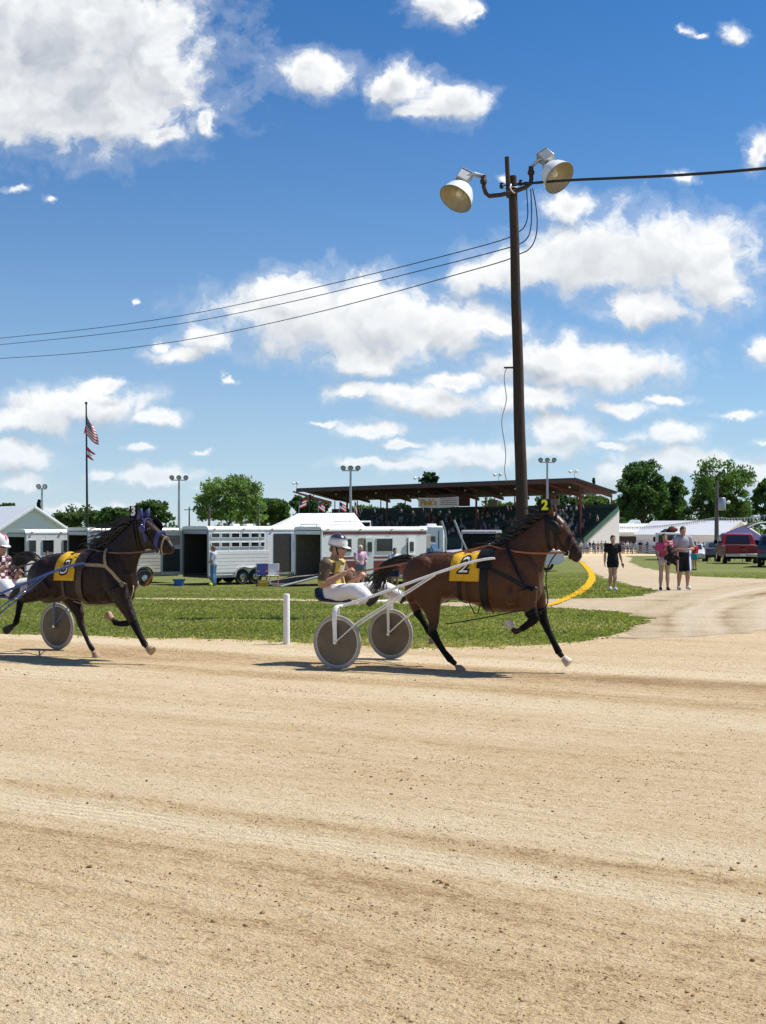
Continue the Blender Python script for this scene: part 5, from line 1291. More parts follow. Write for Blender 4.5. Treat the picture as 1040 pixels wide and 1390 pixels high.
for a in (
 ('broad dark green tree right of the grandstand', 872, 225, 622, 92, 722, 'round', (.028, .058, .016)),
 ('smaller lighter tree between the two large trees on the right', 910, 245, 648, 60, 724, 'round', (.040, .075, .022)),
 ('wide green tree behind the grey utility pole', 980, 215, 625, 116, 722, 'round', (.042, .082, .018)),
 ('tree cut off by the right edge above the parked cars', 1042, 240, 650, 60, 712, 'round', (.045, .082, .022)),
 ('large pale green willow-like tree left of the grandstand', 312, 190, 643, 96, 722, 'willow', (.088, .135, .045)),
 ('rounded tree right of the large willow-like tree', 372, 215, 677, 60, 714, 'round', (.045, .080, .022)),
 ('dark tree at the left end of the grandstand roof', 420, 262, 672, 60, 714, 'round', (.028, .055, .018)),
 ('round dark tree just behind the number 3 on the horse', 206, 205, 678, 56, 714, 'round', (.036, .070, .018)),
 ('low tree left of the number 3 horse head', 160, 230, 690, 62, 714, 'round', (.036, .068, .020)),
 ('low spreading tree right of the flagpole base', 132, 250, 694, 50, 714, 'round', (.040, .072, .022)),
 ('bushy tree left of the flagpole above the white trailer', 96, 240, 697, 46, 714, 'round', (.040, .070, .022)),
 ('tree at the far left edge above the barn roof', 6, 210, 683, 34, 712, 'round', (.030, .058, .018)),
 ('slim dark conifer beside the barn gable', 53, 190, 678, 28, 720, 'conifer', (.018, .036, .018)),
 ('dark feathery tree top showing above the grandstand roof', 584, 290, 636, 40, 714, 'round', (.018, .040, .018)),
 ('green trees seen through the stand, left of the banner', 500, 300, 688, 70, 712, 'round', (.050, .085, .026)),
 ('dark evergreen showing behind the stand by the banner', 545, 300, 684, 44, 712, 'round', (.020, .042, .018)),
 ('tree seen through the stand beside the wooden pole', 692, 285, 680, 50, 714, 'round', (.045, .078, .026)),
 ('dark tree seen through the right part of the stand', 752, 262, 664, 56, 714, 'round', (.026, .050, .018)),
 ('lighter green tree behind the right end of the stand', 803, 255, 668, 66, 714, 'round', (.055, .085, .030)),
 ('narrow dark conifer behind the right roof corner', 806, 270, 648, 18, 714, 'conifer', (.018, .036, .018)),
 ('bush filling the gap behind the tall dark tree', 842, 240, 676, 40, 716, 'round', (.050, .080, .028)),
): make_tree(a[0], a[1], a[2], a[3], a[4], a[5], a[6], a[7], group=GT, dens=.8 if a[4] < 60 else 1.15, name='conifer' if a[6] == 'conifer' else 'leafy_tree')
def distant_wood():
    C = []; R = []
    for px in np.arange(-160, 1200, 5.0):
        Y = RNG.uniform(330, 420); h = 5 + 3.5 * math.sin(px * .021) + 2.2 * math.sin(px * .057 + 1) + RNG.uniform(-1, 1); x = (px - CX) / F * Y
        for z in np.arange(.6, max(2.0, h), 1.6): C.append((x + RNG.normal(0, 1), Y + RNG.normal(0, 2), gz(x, Y) + z)); R.append(RNG.uniform(1.2, 2.2))
    V, c = leaf_cloud(np.array(C), np.array(R), 26, .55, (.038, .066, .026)); n = len(V)
    o = from_np('distant_wood', V.reshape(-1, 3), np.arange(n * 4).reshape(-1, 4), M_LEAF, None, c.reshape(-1, 3)); props(o, 'low dark green line of far-off woodland along the skyline', 'woodland', kind='stuff')
distant_wood()

# ================================================================== buildings
M_WSIDE = mat('white_siding', (.86, .86, .86), .6, var=.05, scale=4); M_WROOF = mat('white_metal_roof', (.80, .80, .79), .35, .1, var=.04, scale=3)
M_CANVAS = mat('white_canvas', (.80, .80, .78), .7, var=.04, scale=2, bump=.2, bscale=3); M_GLASS = mat('dark_glass', (.02, .024, .028), .08, var=.1, spec=.7)
M_MAROON = mat('maroon_paint', (.17, .035, .035), .4, var=.1, coat=.2); M_REDSTEEL = mat('barn_red_steel', (.115, .034, .027), .65, var=.2, scale=3); M_DARKIN = mat('dark_interior', (.035, .033, .030), .85, var=.3)

def gable_shed(name, label, base, rz, L, W, eave, ridge, wall=M_WSIDE, roof=M_WROOF, boards=0, doors=()):
    """ridge along local x; gable at x = +L/2 and -L/2"""
    t = thing(name, label, 'building', base, rz)
    mb = MB(); poly = [Vector((-L / 2, -W / 2, 0)), Vector((-L / 2, W / 2, 0)), Vector((-L / 2, W / 2, eave)), Vector((-L / 2, 0, ridge)), Vector((-L / 2, -W / 2, eave))]
    mb.prism(poly, (L, 0, 0)); mb.build('wall', wall, t)
    for s in (-1, 1):
        o = .35; k = (ridge - eave) / (W / 2); a = Vector((-L / 2 - o, s * (W / 2 + o), eave - k * o + .04)); c = Vector((-L / 2 - o, 0, ridge + .04)); mb = MB(); mb.prism([a, c, c + Vector((0, 0, .1)), a + Vector((0, 0, .1))], (L + 2 * o, 0, 0)); mb.build('roof_slope', roof, t)
        # rake trim on both gables
        for e in (-1, 1):
            mb = MB(); x = e * (L / 2 + o + .03); mb.tube([(x, s * (W / 2 + o), eave - k * o - .02), (x, 0, ridge - .02)], [(.14, .03)] * 2, 6, side=(0, 0, 1)); mb.build('rake_board', wall, t)
    # lapped boards across the gable ends
    n = int(ridge / .30)
    for i in range(n):
        z = .15 + i * .30; w = W if z < eave else W * (ridge - z) / (ridge - eave)
        if w < .4: continue
        for e in (-1, 1): MB().box((e * (L / 2 + .02), 0, z), (.035, w - .05, .26)).build('board', wall, t)
    for (x, y, w, h, m, z) in doors:
        MB().box((x, y, z + h / 2), (w, .12, h)).build('dark_panel', m, t)  # dark panel on the solid wall, imitating the shade inside an open bay
    return t
# white barn, far left: gable facing right of the camera
b = on(47, 112)
gable_shed('barn', 'white barn with a bright metal roof and gable at the left edge', (b.x - 3.3, 116.5, gz(b.x, 112)), rad(-55), 11, 5.3, 3.0, 4.7)
# long white sheds behind the fence
b = on(885, 205); gable_shed('shed', 'long low white shed behind the crowd at the fence', (b.x, 212, gz(b.x, 205)), rad(-4), 22, 9, 2.7, 4.0, doors=[(-3, -4.55, 5.5, 1.6, M_DARKIN, .5), (6, -4.55, 3.0, 1.8, M_DARKIN, .3)])
b = on(983, 165); gable_shed('shed', 'white gabled shed behind the red pickup', (b.x - 2, 172, gz(b.x, 165)), rad(-58), 15, 6.4, 2.5, 4.15)
# raised white marquee box behind the stand's end
b = on(847, 235)
tb = thing('marquee', 'white rounded marquee top with a clear side above the shed roof', 'tent', b)
mb = MB(); mb.rings([[Vector((x, y, z)) for y, z in [(-2.2, 0), (-2.2, 2.3 + h), (-1.5, 3.0 + h), (0, 3.3 + h), (1.5, 3.0 + h), (2.2, 2.3 + h), (2.2, 0)]] for x, h in [(-2.4, .05), (-1.5, .25), (0, .2), (1.6, .25), (2.4, -.1)]]); mb.build('canopy', M_CANVAS, tb, 60)
MB().box((-.3, -2.24, 2.0), (3.6, .04, .85)).build('side_window', mat('tent_window', (.45, .52, .60), .3, var=.3, scale=3), tb)
for x in (-2.3, 2.3):
    for y in (-2.1, 2.1): MB().tube([(x, y, 0), (x, y, 2.4)], .05, 8).build('leg', M_GALV, tb, 60)

# ---- white tent in the infield with little flags along its ridge
def make_tent():
    Y = 92.0; c = on(425, Y); t = thing('tent', 'long white tent roof behind the open horse trailers', 'tent', c, rad(14))
    P = lambda px, py, y=Y: at(px, py, y) - c
    Rm = Matrix.Rotation(-rad(14), 3, 'Z')
    A, B = Rm @ P(403, 697), Rm @ P(492, 696); El, Er = Rm @ P(338, 714, Y - 2), Rm @ P(506, 714, Y - 2)
    ridge0, ridge1 = Vector((A.x, 0, A.z)), Vector((B.x - .4, 0, B.z)); hx0, hx1 = El.x, Er.x; ez = 2.15 - .0; d = 4.2
    V = [ridge0, ridge1, Vector((hx0, -d, ez)), Vector((hx1, -d, ez)), Vector((hx1, d, ez)), Vector((hx0, d, ez))]
    def sag(p, q, r, s, n=8, m=6):
        vs = []; fs = []
        for i in range(n + 1):
            for j in range(m + 1):
                u_, v_ = i / n, j / m; a = p.lerp(q, u_); e = r.lerp(s, u_); vs.append(a.lerp(e, v_) - Vector((0, 0, .16 * math.sin(v_ * PI) + .05 * math.sin(u_ * PI * 6) ** 2 * v_)))
        for i in range(n):
            for j in range(m): k = i * (m + 1) + j; fs.append((k, k + 1, k + m + 2, k + m + 1))
        return vs, fs
    for nm, (p, q, r, s) in (('roof_panel', (V[0], V[1], V[2], V[3])), ('roof_panel', (V[1], V[0], V[4], V[5])), ('end_panel', (V[0], V[0], V[5], V[2])), ('end_panel', (V[1], V[1], V[3], V[4]))):
        mb = MB(); vs, fs = sag(p, q, r, s); n = len(vs); mb.add(vs + [x - Vector((0, 0, .02)) for x in vs], fs + [tuple(n + k for k in reversed(f)) for f in fs]); mb.build(nm, M_CANVAS, t, 180)
    MB().b2((hx0, -d - .02, ez - .35), (hx1, -d, ez - .01)).build('valance', M_CANVAS, t); MB().b2((hx1, -d, ez - .35), (hx1 + .02, d, ez - .01)).build('valance', M_CANVAS, t)
    for i in range(6):
        for s in (-1, 1): x = hx0 + (hx1 - hx0) * i / 5; MB().tube([(x, s * d, 0), (x, s * d, ez)], .04, 8).build('leg', M_GALV, t, 60)
    for k in range(4):
        q = ridge0.lerp(ridge1, (.02, .36, .73, 1.0)[k]); wq = Matrix.Rotation(rad(14), 3, 'Z') @ q + c
        f = thing('small_flag', ('leftmost', 'second from the left', 'third from the left', 'rightmost')[k] + ' of the small striped flags on the white tent ridge', 'flag', wq, rad(14), 'small flags on the tent ridge')
        MB().tube([(0, 0, -.05), (.05, 0, .85)], .016, 6).build('staff', M_GALV, f)
        red = MATS['flag_red']; wh = MATS['flag_white']; bl = MATS['flag_blue']; sx = (1, .9, .95, .55)[k]
        for i in range(5):
            mb = MB(); a = Vector((.05, 0, .80 - i * .095)); e = a + Vector((.50 * sx - (.25 if k == 3 else 0) * .4, .05, (-.30 if k < 3 else -.55) + .5 * (k == 0))); dz = Vector((0, 0, -.095)); mb.prism([a, e, e + dz, a + dz], (0, .01, 0)); mb.build('stripe', red if i % 2 == 0 else wh, f)
        mb = MB(); a = Vector((.052, -.006, .80)); e = a + Vector((.2 * sx, .02, -.12 if k else .08)); mb.prism([a, e, e + Vector((0, 0, -.26)), a + Vector((0, 0, -.26))], (0, -.004, 0)); mb.build('canton', bl, f)
make_tent()

# ================================================================== grandstand
def make_grandstand():
    O = Vector((28.2, 188.0, -1.7)); ax = Vector((-43.5, 51.0, 0)); Lg = ax.length; ax.normalize(); dp = Vector((ax.y, -ax.x, 0)); dp = dp if dp.y > 0 else -dp
    rz = math.atan2(dp.y, dp.x)     # local x = front to back, local y = left along the stand
    t = thing('grandstand', 'long open grandstand with a dark red roof and green seating', 'grandstand', O, rz)
    lat = Matrix.Rotation(-rz, 3, 'Z') @ ax; sy = 1 if lat.y > 0 else -1; D = 7.6
    green = mat('stand_green', (.020, .050, .042), .6, var=.25, scale=2); fascia = mat('roof_dark', (.050, .030, .028), .6, var=.2); blk = mat('roof_edge', (.03, .04, .055), .4, .3, var=.2)
    N = 14; z0, z1 = 1.75, 6.35
    for i in range(N):
        x0 = D * i / N; z = z0 + (z1 - z0) * i / N
        mb = MB(); mb.b2((x0, 0, z - .5), (x0 + D / N + .02, sy * Lg, z)); r = mb.build('seat_row', green, t)
        MB().b2((x0 + .2, sy * .3, z + .30), (x0 + .45, sy * (Lg - .3), z + .35)).build('bench_plank', green, r)
    MB().b2((-.15, 0, .2), (-.02, sy * Lg, z0 + .2)).build('front_wall', green, t)
    MB().b2((D + .12, 0, 0), (D + .25, sy * Lg, z1 + .55)).build('back_wall', green, t)
    # white boarded triangle under the right-hand end with the green stepped stringer above it
    y = -sy * .15; mb = MB(); mb.prism([Vector((-.1, y, -.1)), Vector((D + .3, y, -.1)), Vector((D + .3, y, z1 - .25)), Vector((-.1, y, z0 - .75))], (0, -sy * .1, 0)); mb.build('end_wall', mat('end_white', (.62, .63, .62), .6, var=.04), t)
    mb = MB()
    for i in range(N * 2): x0 = D * i / (N * 2); z = z0 + (z1 - z0) * i / (N * 2); mb.b2((x0 - .02, y - sy * .14, z - .42), (x0 + D / N / 2, y - sy * .26, z + .35))
    mb.build('end_stringer', mat('stringer_green', (.045, .12, .085), .6, var=.2), t)
    # roof: high at the front, falling to the back
    zf, zb = 10.35, 8.55; x0, x1 = -1.6, D - .1; e0, e1 = -sy * .3, sy * (Lg - 1.6)
    mb = MB(); mb.prism([Vector((x0, e0, zf)), Vector((x1, e0, zb)), Vector((x1, e0, zb + .16)), Vector((x0, e0, zf + .16))], (0, e1 - e0, 0)); mb.build('roof_sheet', blk, t)
    mb = MB(); mb.prism([Vector((x0 + .1, e0 + sy * .1, zf - .18)), Vector((x1 - .1, e0 + sy * .1, zb - .18)), Vector((x1 - .1, e0 + sy * .1, zb - .02)), Vector((x0 + .1, e0 + sy * .1, zf - .02))], (0, e1 - e0 - sy * .2, 0)); mb.build('ceiling', fascia, t)
    MB().b2((x0 - .06, e0, zf - .55), (x0, e1, zf - .01)).build('fascia', mat('fascia_red', (.085, .035, .030), .6, var=.2), t)
    nb = 13
    for i in range(nb):
        y = sy * (Lg * i / (nb - 1) * .985 + .5); mb = MB(); mb.prism([Vector((x0 + .2, y, zf - .30)), Vector((x1 - .2, y, zb - .28)), Vector((x1 - .2, y, zb - .75)), Vector((D * .45, y, zf - 1.75)), Vector((x0 + .2, y, zf - .55))], (0, sy * .18, 0)); mb.build('rafter', M_REDSTEEL, t)
    for i in range(7):
        y = sy * (1.6 + (Lg - 3.0) * i / 6)
        MB().tube([(1.6, y, .2), (1.6, y, zf - .9)], .17, 8).build('post', M_REDSTEEL, t, 60)
        for q in (-1, 1): MB().tube([(1.6, y, zf - 2.1), (1.6, y + q * 1.3, zf - .85)], .07, 6).build('brace', M_REDSTEEL, t)
    for i in range(11):
        y = sy * (1.0 + (Lg - 2) * i / 10); MB().tube([(D + .05, y, z1), (D + .05, y, zb - .2)], .10, 8).build('rear_post', M_REDSTEEL, t, 60)
    for i in range(12):
        y = sy * (3 + i * 5.4); MB().ell((.8 + (i % 2) * 2.5, y, zf - 1.05 - (i % 2) * .55), (.16, .16, .13), 10, 6).build('ceiling_lamp', M_ENAMEL, t, 180)
    # press box under the roof
    yb = sy * 27.0; MB().b2((1.2, yb, 6.9), (4.2, yb + sy * 7.0, 8.75)).build('press_box', M_REDSTEEL, t)
    # floodlights on the roof edge
    for i, y in enumerate((.5, 15.5, 33.5, 66.2)):
        q = Vector((x0 + .6, sy * y, zf + .15)); f = MB().tube([q, q + Vector((0, 0, .9))], .04, 6).build('roof_light', M_GALV, t)
        for s in (-1, 1): MB().lathe([(.10, 0), (.24, .25), (.26, .38), (.02, .40)], q + Vector((0, s * .55, 1.05)), (-.9, s * .2, -.45), 12).build('lamp_head', M_ENAMEL, f, 50)
        MB().box(q + Vector((0, 0, .88)), (.06, 1.3, .06)).build('lamp_arm', M_GALV, f)
    for i, y in enumerate((11.0, 24.0)):
        MB().b2((D - .2, sy * y, z1 + .55), (D - .1, sy * (y + 2.2), z1 + 1.55)).build('notice_board', mat('notice', (.30, .24, .21), .7), t)
    # banner hung from the front of the roof
    W2L = Matrix.Rotation(-rz, 3, 'Z')
    def local(px, py, x):   # picture point on the plane local x
        dirv = Vector(((px - CX) / F, 1, -(py - HY) / F)); o = W2L @ (Vector((0, 0, CH)) - O); d = W2L @ dirv; s = (x - o.x) / d.x; return o + d * s
    a, b2_ = local(568, 676.5, -1.95), local(623, 673, -1.95); zt = (a.z + b2_.z) / 2; zb_ = zt - 1.5; y0, y1 = a.y, b2_.y
    bn = thing('banner', "white banner reading Fink's in orange, hung under the grandstand roof", 'banner', O, rz)
    mb = MB(); V = []
    for i in range(15):
        f = i / 14; yy = y0 + (y1 - y0) * f; w = .03 * math.sin(f * 11); sagz = -.12 * math.sin(f * PI); V += [Vector((-1.95 + w, yy, zt + sagz)), Vector((-1.95 + w, yy, zb_ + sagz * 1.6))]
    n = len(V); mb.add(V + [v + Vector((.02, 0, 0)) for v in V], [(2 * i, 2 * i + 1, 2 * i + 3, 2 * i + 2) for i in range(14)] + [(n + 2 * i, n + 2 * i + 2, n + 2 * i + 3, n + 2 * i + 1) for i in range(14)]); mb.build('cloth', mat('banner_white', (.72, .66, .62), .7, var=.08), bn, 180)
    wid = abs(y1 - y0); d = 1 if y1 > y0 else -1
    me = text_mesh("Fink's", 1.35, .004, .05); me.materials.append(mat('banner_orange', (.62, .27, .02), .7, var=.05))
    # lettering lies in the banner plane: text x runs along the stand, text y up
    R = Matrix(((0, 0, -1, 0), (d, 0, 0, 0), (0, 1, 0, 0), (0, 0, 0, 1)))
    me.transform(Matrix.Translation((-2.0, y0 + d * wid * .26, (zt + zb_) / 2 - .08)) @ R @ Matrix.Diagonal((1.3, 1, 1, 1))); link_mesh('lettering', me, bn)
    mb = MB()
    for r in range(4):
        yy = .56
        while yy < .96:
            w = RNG.uniform(.02, .05); mb.b2((-2.012, y0 + d * wid * yy, zt - .36 - r * .29), (-2.006, y0 + d * wid * min(yy + w, .97), zt - .25 - r * .29)); yy += w + .012
    mb.build('small_print', mat('banner_red', (.42, .05, .05), .7), bn)
    for y in (y0, y1):
        MB().tube([(-1.9, y, zt), (-1.9, y, zf - .4)], .03, 6).build('cord', M_DKSTEEL, bn)
    # the crowd on the benches, too far off to count
    V = []; Fs = []; Cc = []; cnt = 0; unit = MB(); unit.tube([(0, 0, 0), (.02, 0, .28), (0, 0, .55), (0, 0, .62)], [.17, .20, .17, .07], 7); unit.ell((0, 0, .74), (.11, .10, .13), 7, 5)
    uv = np.array(unit.v); tri = []
    for f in unit.f:
        for k in range(1, len(f) - 1): tri.append((f[0], f[k], f[k + 1]))
    tri = np.array(tri); head = uv[:, 2] > .6
    pal = [(.42, .42, .44), (.26, .27, .30), (.07, .10, .24), (.20, .05, .06), (.06, .06, .07), (.30, .27, .24), (.16, .24, .36), (.26, .14, .18), (.03, .05, .11), (.22, .20, .15)]  # clothing tones darkened to imitate the shade under the roof
    for k in range(520):
        i = int(RNG.integers(0, N - 1)); yf = RNG.random() ** .75 * Lg
        if RNG.random() < (.15 + .55 * (i / N) if yf > 12 else .25 * (i / N)): continue
        z = z0 + (z1 - z0) * i / N + .33; x = D * i / N + .3; w = uv * RNG.uniform(.9, 1.1) + np.array([x, sy * (.5 + yf * .98), z]); V.append(w); Fs.append(tri + cnt); cnt += len(w)
        col = np.tile(np.array(pal[int(RNG.integers(len(pal)))]), (len(w), 1)); col[head] = (.42, .25, .18) if RNG.random() < .6 else (.08, .05, .035); Cc.append(col)
    V = np.concatenate(V); Rz = np.array(Matrix.Rotation(rz, 3, 'Z')); V = V @ Rz.T + np.array(O)
    o = from_np('crowd', V, np.concatenate(Fs), mat('crowd_cloth', (1, 1, 1), .8, attr='col', var=.05), None, np.concatenate(Cc)); props(o, 'spectators sitting on the benches of the grandstand', 'crowd', kind='stuff')
make_grandstand()

# ================================================================== trailers
def wheel(parent, c, R=.34, W=.2, name='wheel', hub=None, seg=24):
    w = MB().lathe([(R * .55, -W / 2 + .01), (R * .95, -W / 2), (R, -W / 2 + .03), (R, W / 2 - .03), (R * .95, W / 2), (R * .55, W / 2 - .01)], c, (0, 1, 0), seg).build(name, mat('tyre_black', (.022, .022, .023), .85, var=.2), parent, 40)
    MB().lathe([(.04, -W / 2 - .02), (R * .25, -W / 2 - .015), (R * .5, -W / 2 + .03), (R * .57, -W / 2 + .005), (R * .57, W / 2 - .005), (R * .3, W / 2 + .01), (.04, W / 2 + .02)], c, (0, 1, 0), seg).build('rim', hub or M_STEEL, w, 40); return w
def make_trailer(name, label, px, Y, phi, L, W, H, wallm, roofm, zf=.42, windows=(), slats=None, doors=(), stripe=None, wheels=(.42, .56), roofbits=(), rear_door=None, ramp=False, inner=None, nose=True, vents=True):
    """rear at x = 0 facing left, near side at y = 0; open rear shows the inside"""
    b = on(px, Y); t = thing(name, label, 'trailer', b, phi); th = .05; inner = inner or M_DARKIN
    MB().b2((0, 0, zf - .12), (L, W, zf)).build('floor', M_DKSTEEL, t)
    MB().b2((0, 0, zf + .002), (L, th, H - .14)).build('near_wall', wallm, t); MB().b2((0, W - th, zf + .002), (L, W, H - .14)).build('far_wall', [wallm][0], t)
    MB().b2((.02, th + .003, zf + .01), (L - .02, th + .013, H - .2)).build('lining', inner, t); MB().b2((.02, W - th - .013, zf + .01), (L - .02, W - th - .003, H - .2)).build('lining', inner, t)
    MB().b2((L - th, th + .002, zf + .002), (L, W - th - .002, H - .14)).build('front_wall', wallm, t)
    # rounded roof
    sec = lambda x, k: [Vector((x, y, z)) for y, z in [(-.02, H - .18), (-.02, H - .10), (.06, H - .03), (.25, H), (W - .25, H), (W - .06, H - .03), (W + .02, H - .10), (W + .02, H - .18), (W - .1, H - .15), (.1, H - .15)]]
    r = MB(); r.rings([sec(-.06, 1), sec(L * .5, 1), sec(L + .05, 1)]); r.build('roof', roofm, t, 50)
    for x in roofbits: MB().box((x, W * .45, H + .05), (.38, .38, .10), taper=(.8, .8)).build('roof_vent', roofm, t, bevel=.02)
    # trim: rub rail, marker lights, panel seams, door latch
    MB().b2((.0, -.03, zf - .10), (L, -.0015, zf - .02)).build('rub_rail', M_STEEL, t)
    for k in range(4): MB().box((.25 + (L - .5) * k / 3, -.045, H - .125), (.10, .03, .045)).build('marker_light', mat('amber_lens', (.55, .16, .02), .3, var=.05), t)
    for k in range(1, 5): MB().b2((L * k / 5 - .012, -.0075, zf + .03), (L * k / 5 + .012, -.0012, H - .21)).build('seam', wallm, t)
    # rear frame
    for y in (.04, W - .04): MB().b2((-.05, y - .05, zf - .05), (-.002, y + .05, H - .19)).build('rear_post', M_GALV if stripe is None else wallm, t)
    MB().b2((-.05, 0, H - .34), (-.003, W, H - .185)).build('rear_header', M_GALV if stripe is None else wallm, t)
    if slats:      # raised horizontal boards low on the side, dark slot panels high up
        z0, z1, x0, x1, m = slats; n = int((z1 - z0) / .155)
        for i in range(n): MB().b2((x0, -.022, z0 + i * .155), (x1, -.001, z0 + i * .155 + .135)).build('slat', m, t)
    for (x0, x1, z0, z1, fm) in windows:
        w = MB().b2((x0, -.014, z0), (x1, -.002, z1)).build('window', M_GLASS, t)
        fr = MB(); e = .03
        fr.b2((x0 - e, -.03, z0 - e), (x1 + e, -.003, z0)); fr.b2((x0 - e, -.03, z1), (x1 + e, -.003, z1 + e)); fr.b2((x0 - e, -.03, z0), (x0, -.003, z1)); fr.b2((x1, -.03, z0), (x1 + e, -.003, z1)); fr.build('window_frame', fm, w)
    if stripe:
        for (z0, z1, m) in stripe: MB().b2((.0, -.010, z0), (L, -.001, z1)).build('paint_band', m, t)
    for (x0, x1, z0, z1, ang, m) in doors:
        d = MB().b2((x0, -.017, z0), (x1, -.0115, z1)).build('doorway', inner, t)  # panel on the closed wall; its colour imitates the dim inside
        w = x1 - x0; c, s = math.cos(ang), math.sin(ang)
        mb = MB(); mb.box(Vector((x1 + c * w / 2, -.03 - s * w / 2, (z0 + z1) / 2)), (w, .035, z1 - z0), Euler((0, 0, -ang))); p = mb.build('door', m, t)
        MB().box(Vector((x1 + c * w * .5, -.055 - s * w / 2, z1 - .38)), (w * .55, .03, .42), Euler((0, 0, -ang))).build('door_window', M_GLASS, p)
    for f in wheels:
        for y in (.10, W - .10): wheel(t, Vector((L * f, y - (.06 if y < 1 else -.06), .34)))
    if wheels:
        f0, f1 = L * wheels[0], L * wheels[-1]; mb = MB(); R = .43; A = []
        for k in range(9): a = PI - PI / 2 * k / 8; A.append((f0 + R * math.cos(a), .34 + R * math.sin(a)))
        if len(wheels) > 1: A.append(((f0 + f1) / 2, .34 + R * .86))
        for k in range(9): a = PI / 2 - PI / 2 * k / 8; A.append((f1 + R * math.cos(a), .34 + R * math.sin(a)))
        mb.tube([(x, -.08, z) for x, z in A], [(.11, .02)] * len(A), 8, side=(0, 1, 0)); mb.build('fender', M_STEEL if stripe is None else wallm, t, 60)
    mb = MB(); mb.tube([(L, .3, .36), (L + 1.1, W / 2, .40), (L, W - .3, .36)], .05, 8); mb.build('hitch', M_DKSTEEL, t)
    if rear_door:     # swung open to the left, window above a dark lower panel
        w = rear_door; ang = rad(200) - phi; dv = Vector((math.cos(ang), math.sin(ang), 0)); nv = Vector((dv.y, -dv.x, 0)); h = Vector((-.06, W, 0))
        Rm = Euler((0, 0, ang)); zc = (zf + H - .2) / 2
        p = MB().box(h + dv * w / 2 + Vector((0, 0, zc)), (w, .05, H - .2 - zf), Rm).build('rear_door', M_GALV, t)
        for k, (zz, hh, m) in enumerate(((zf + .62, 1.0, M_DARKIN), (H - .62, .42, MATS.get('dark_glass')))):
            MB().box(h + dv * w / 2 + nv * .03 + Vector((0, 0, zz)), (w * .8, .012, hh), Rm).build('door_panel', m, p)
            MB().box(h + dv * w / 2 - nv * .03 + Vector((0, 0, zz)), (w * .8, .012, hh), Rm).build('door_panel', m, p)
    if ramp:
        mb = MB(); mb.prism([Vector((-.06, .1, zf)), Vector((-2.0, .1, .03)), Vector((-2.0, W - .1, .03)), Vector((-.06, W - .1, zf))], (0, 0, -.06)); p = mb.build('ramp', mat('ramp_rubber', (.06, .055, .05), .85, var=.2), t)
        MB().tube([(-.06, .06, zf), (-2.0, .06, .03)], .04, 6).build('ramp_edge', M_GALV, p)
    return t, b
WT = mat('trailer_white', (.82, .82, .80), .4, .0, var=.05, coat=.2); SILV = mat('trailer_aluminium', (.52, .52, .50), .38, .55, var=.1, scale=3); CREAM = mat('slat_cream', (.62, .60, .52), .45, .25, var=.08)
PHI = rad(38)
tr_a, _ = make_trailer('horse_trailer', 'white trailer with three dark square windows at far left', 36, 58.5, PHI, 4.6, 2.1, 2.42, WT, WT, windows=[(.10, .42, 1.42, 1.92, SILV), (.75, 1.25, 1.40, 1.92, SILV), (1.72, 2.24, 1.40, 1.92, SILV), (2.9, 3.4, 1.4, 1.92, SILV)], wheels=(.45, .62))
tr_b, _ = make_trailer('horse_trailer', 'grey louvred trailer with cream slatted side behind the number 3 horse', 121, 57.5, PHI, 4.35, 2.1, 2.5, mat('trailer_grey', (.34, .36, .38), .45, .3, var=.1), SILV, slats=(.5, 1.35, .06, 4.3, CREAM), windows=[], wheels=(.60,))
for i in range(5): MB().box((.55, -.03, 1.62 + i * .085), (.85, .05, .03)).build('louvre', M_DKSTEEL, tr_b)
tr_d, DB = make_trailer('horse_trailer', 'silver stock trailer with two rows of slots and open rear door', 284, 57.0, PHI, 4.95, 2.25, 2.55, WT, WT, slats=(.55, 1.55, .06, 3.10, WT), wheels=(.335, .47), roofbits=(1.9, 2.6), rear_door=.95,
   windows=[(.12 + i * .50, .12 + i * .50 + (.38 if i < 5 else .18), z, z + .17, WT) for z in (2.06, 1.66) for i in range(6)], doors=[(3.30, 4.22, .50, 2.22, rad(12), mat('door_pale', (.55, .62, .72), .4, var=.05))])  # slots are dark glass panels on the wall, imitating the shade behind them
tr_f, FB = make_trailer('living_quarters_trailer', 'white trailer with maroon lower half and an open ramp at its rear', 438, 56.0, rad(34), 5.4, 2.3, 2.52, WT, WT, wheels=(), stripe=[(2.18, 2.30, M_MAROON), (1.13, 1.22, M_MAROON), (.43, 1.05, M_MAROON)],
   windows=[(.85, 1.42, 1.44, 1.98, M_STEEL), (2.72, 3.55, 1.44, 1.98, M_STEEL)], doors=[(1.80, 2.16, .46, 2.02, rad(8), WT), (4.35, 4.75, 1.2, 2.02, rad(170), WT)], ramp=True, inner=mat('plywood_inside', (.20, .17, .12), .8, var=.3))
wheel(tr_f, Vector((2.4, .05, .34))); wheel(tr_f, Vector((3.2, .05, .34))); wheel(tr_f, Vector((2.4, 2.2, .34))); wheel(tr_f, Vector((3.2, 2.2, .34)))
for x0, x1, z in ((.0, 1.55, 2.62), (1.7, 2.75, 2.74)):
    rk = MB(); 
    for y in (.5, 1.8): rk.tube([(x0, y, 2.5), (x0, y, z), (x1, y, z), (x1, y, 2.5)], .03, 6)
    for x in (x0, x1, (x0 + x1) / 2): rk.tube([(x, .5, z), (x, 1.8, z)], .03, 6)
    rk.build('roof_rack', WT, tr_f)
MB().box((5.45, .3, 1.85), (.75, .10, .62)).build('side_box', mat('tan_box', (.40, .37, .28), .5), tr_f, bevel=.02)
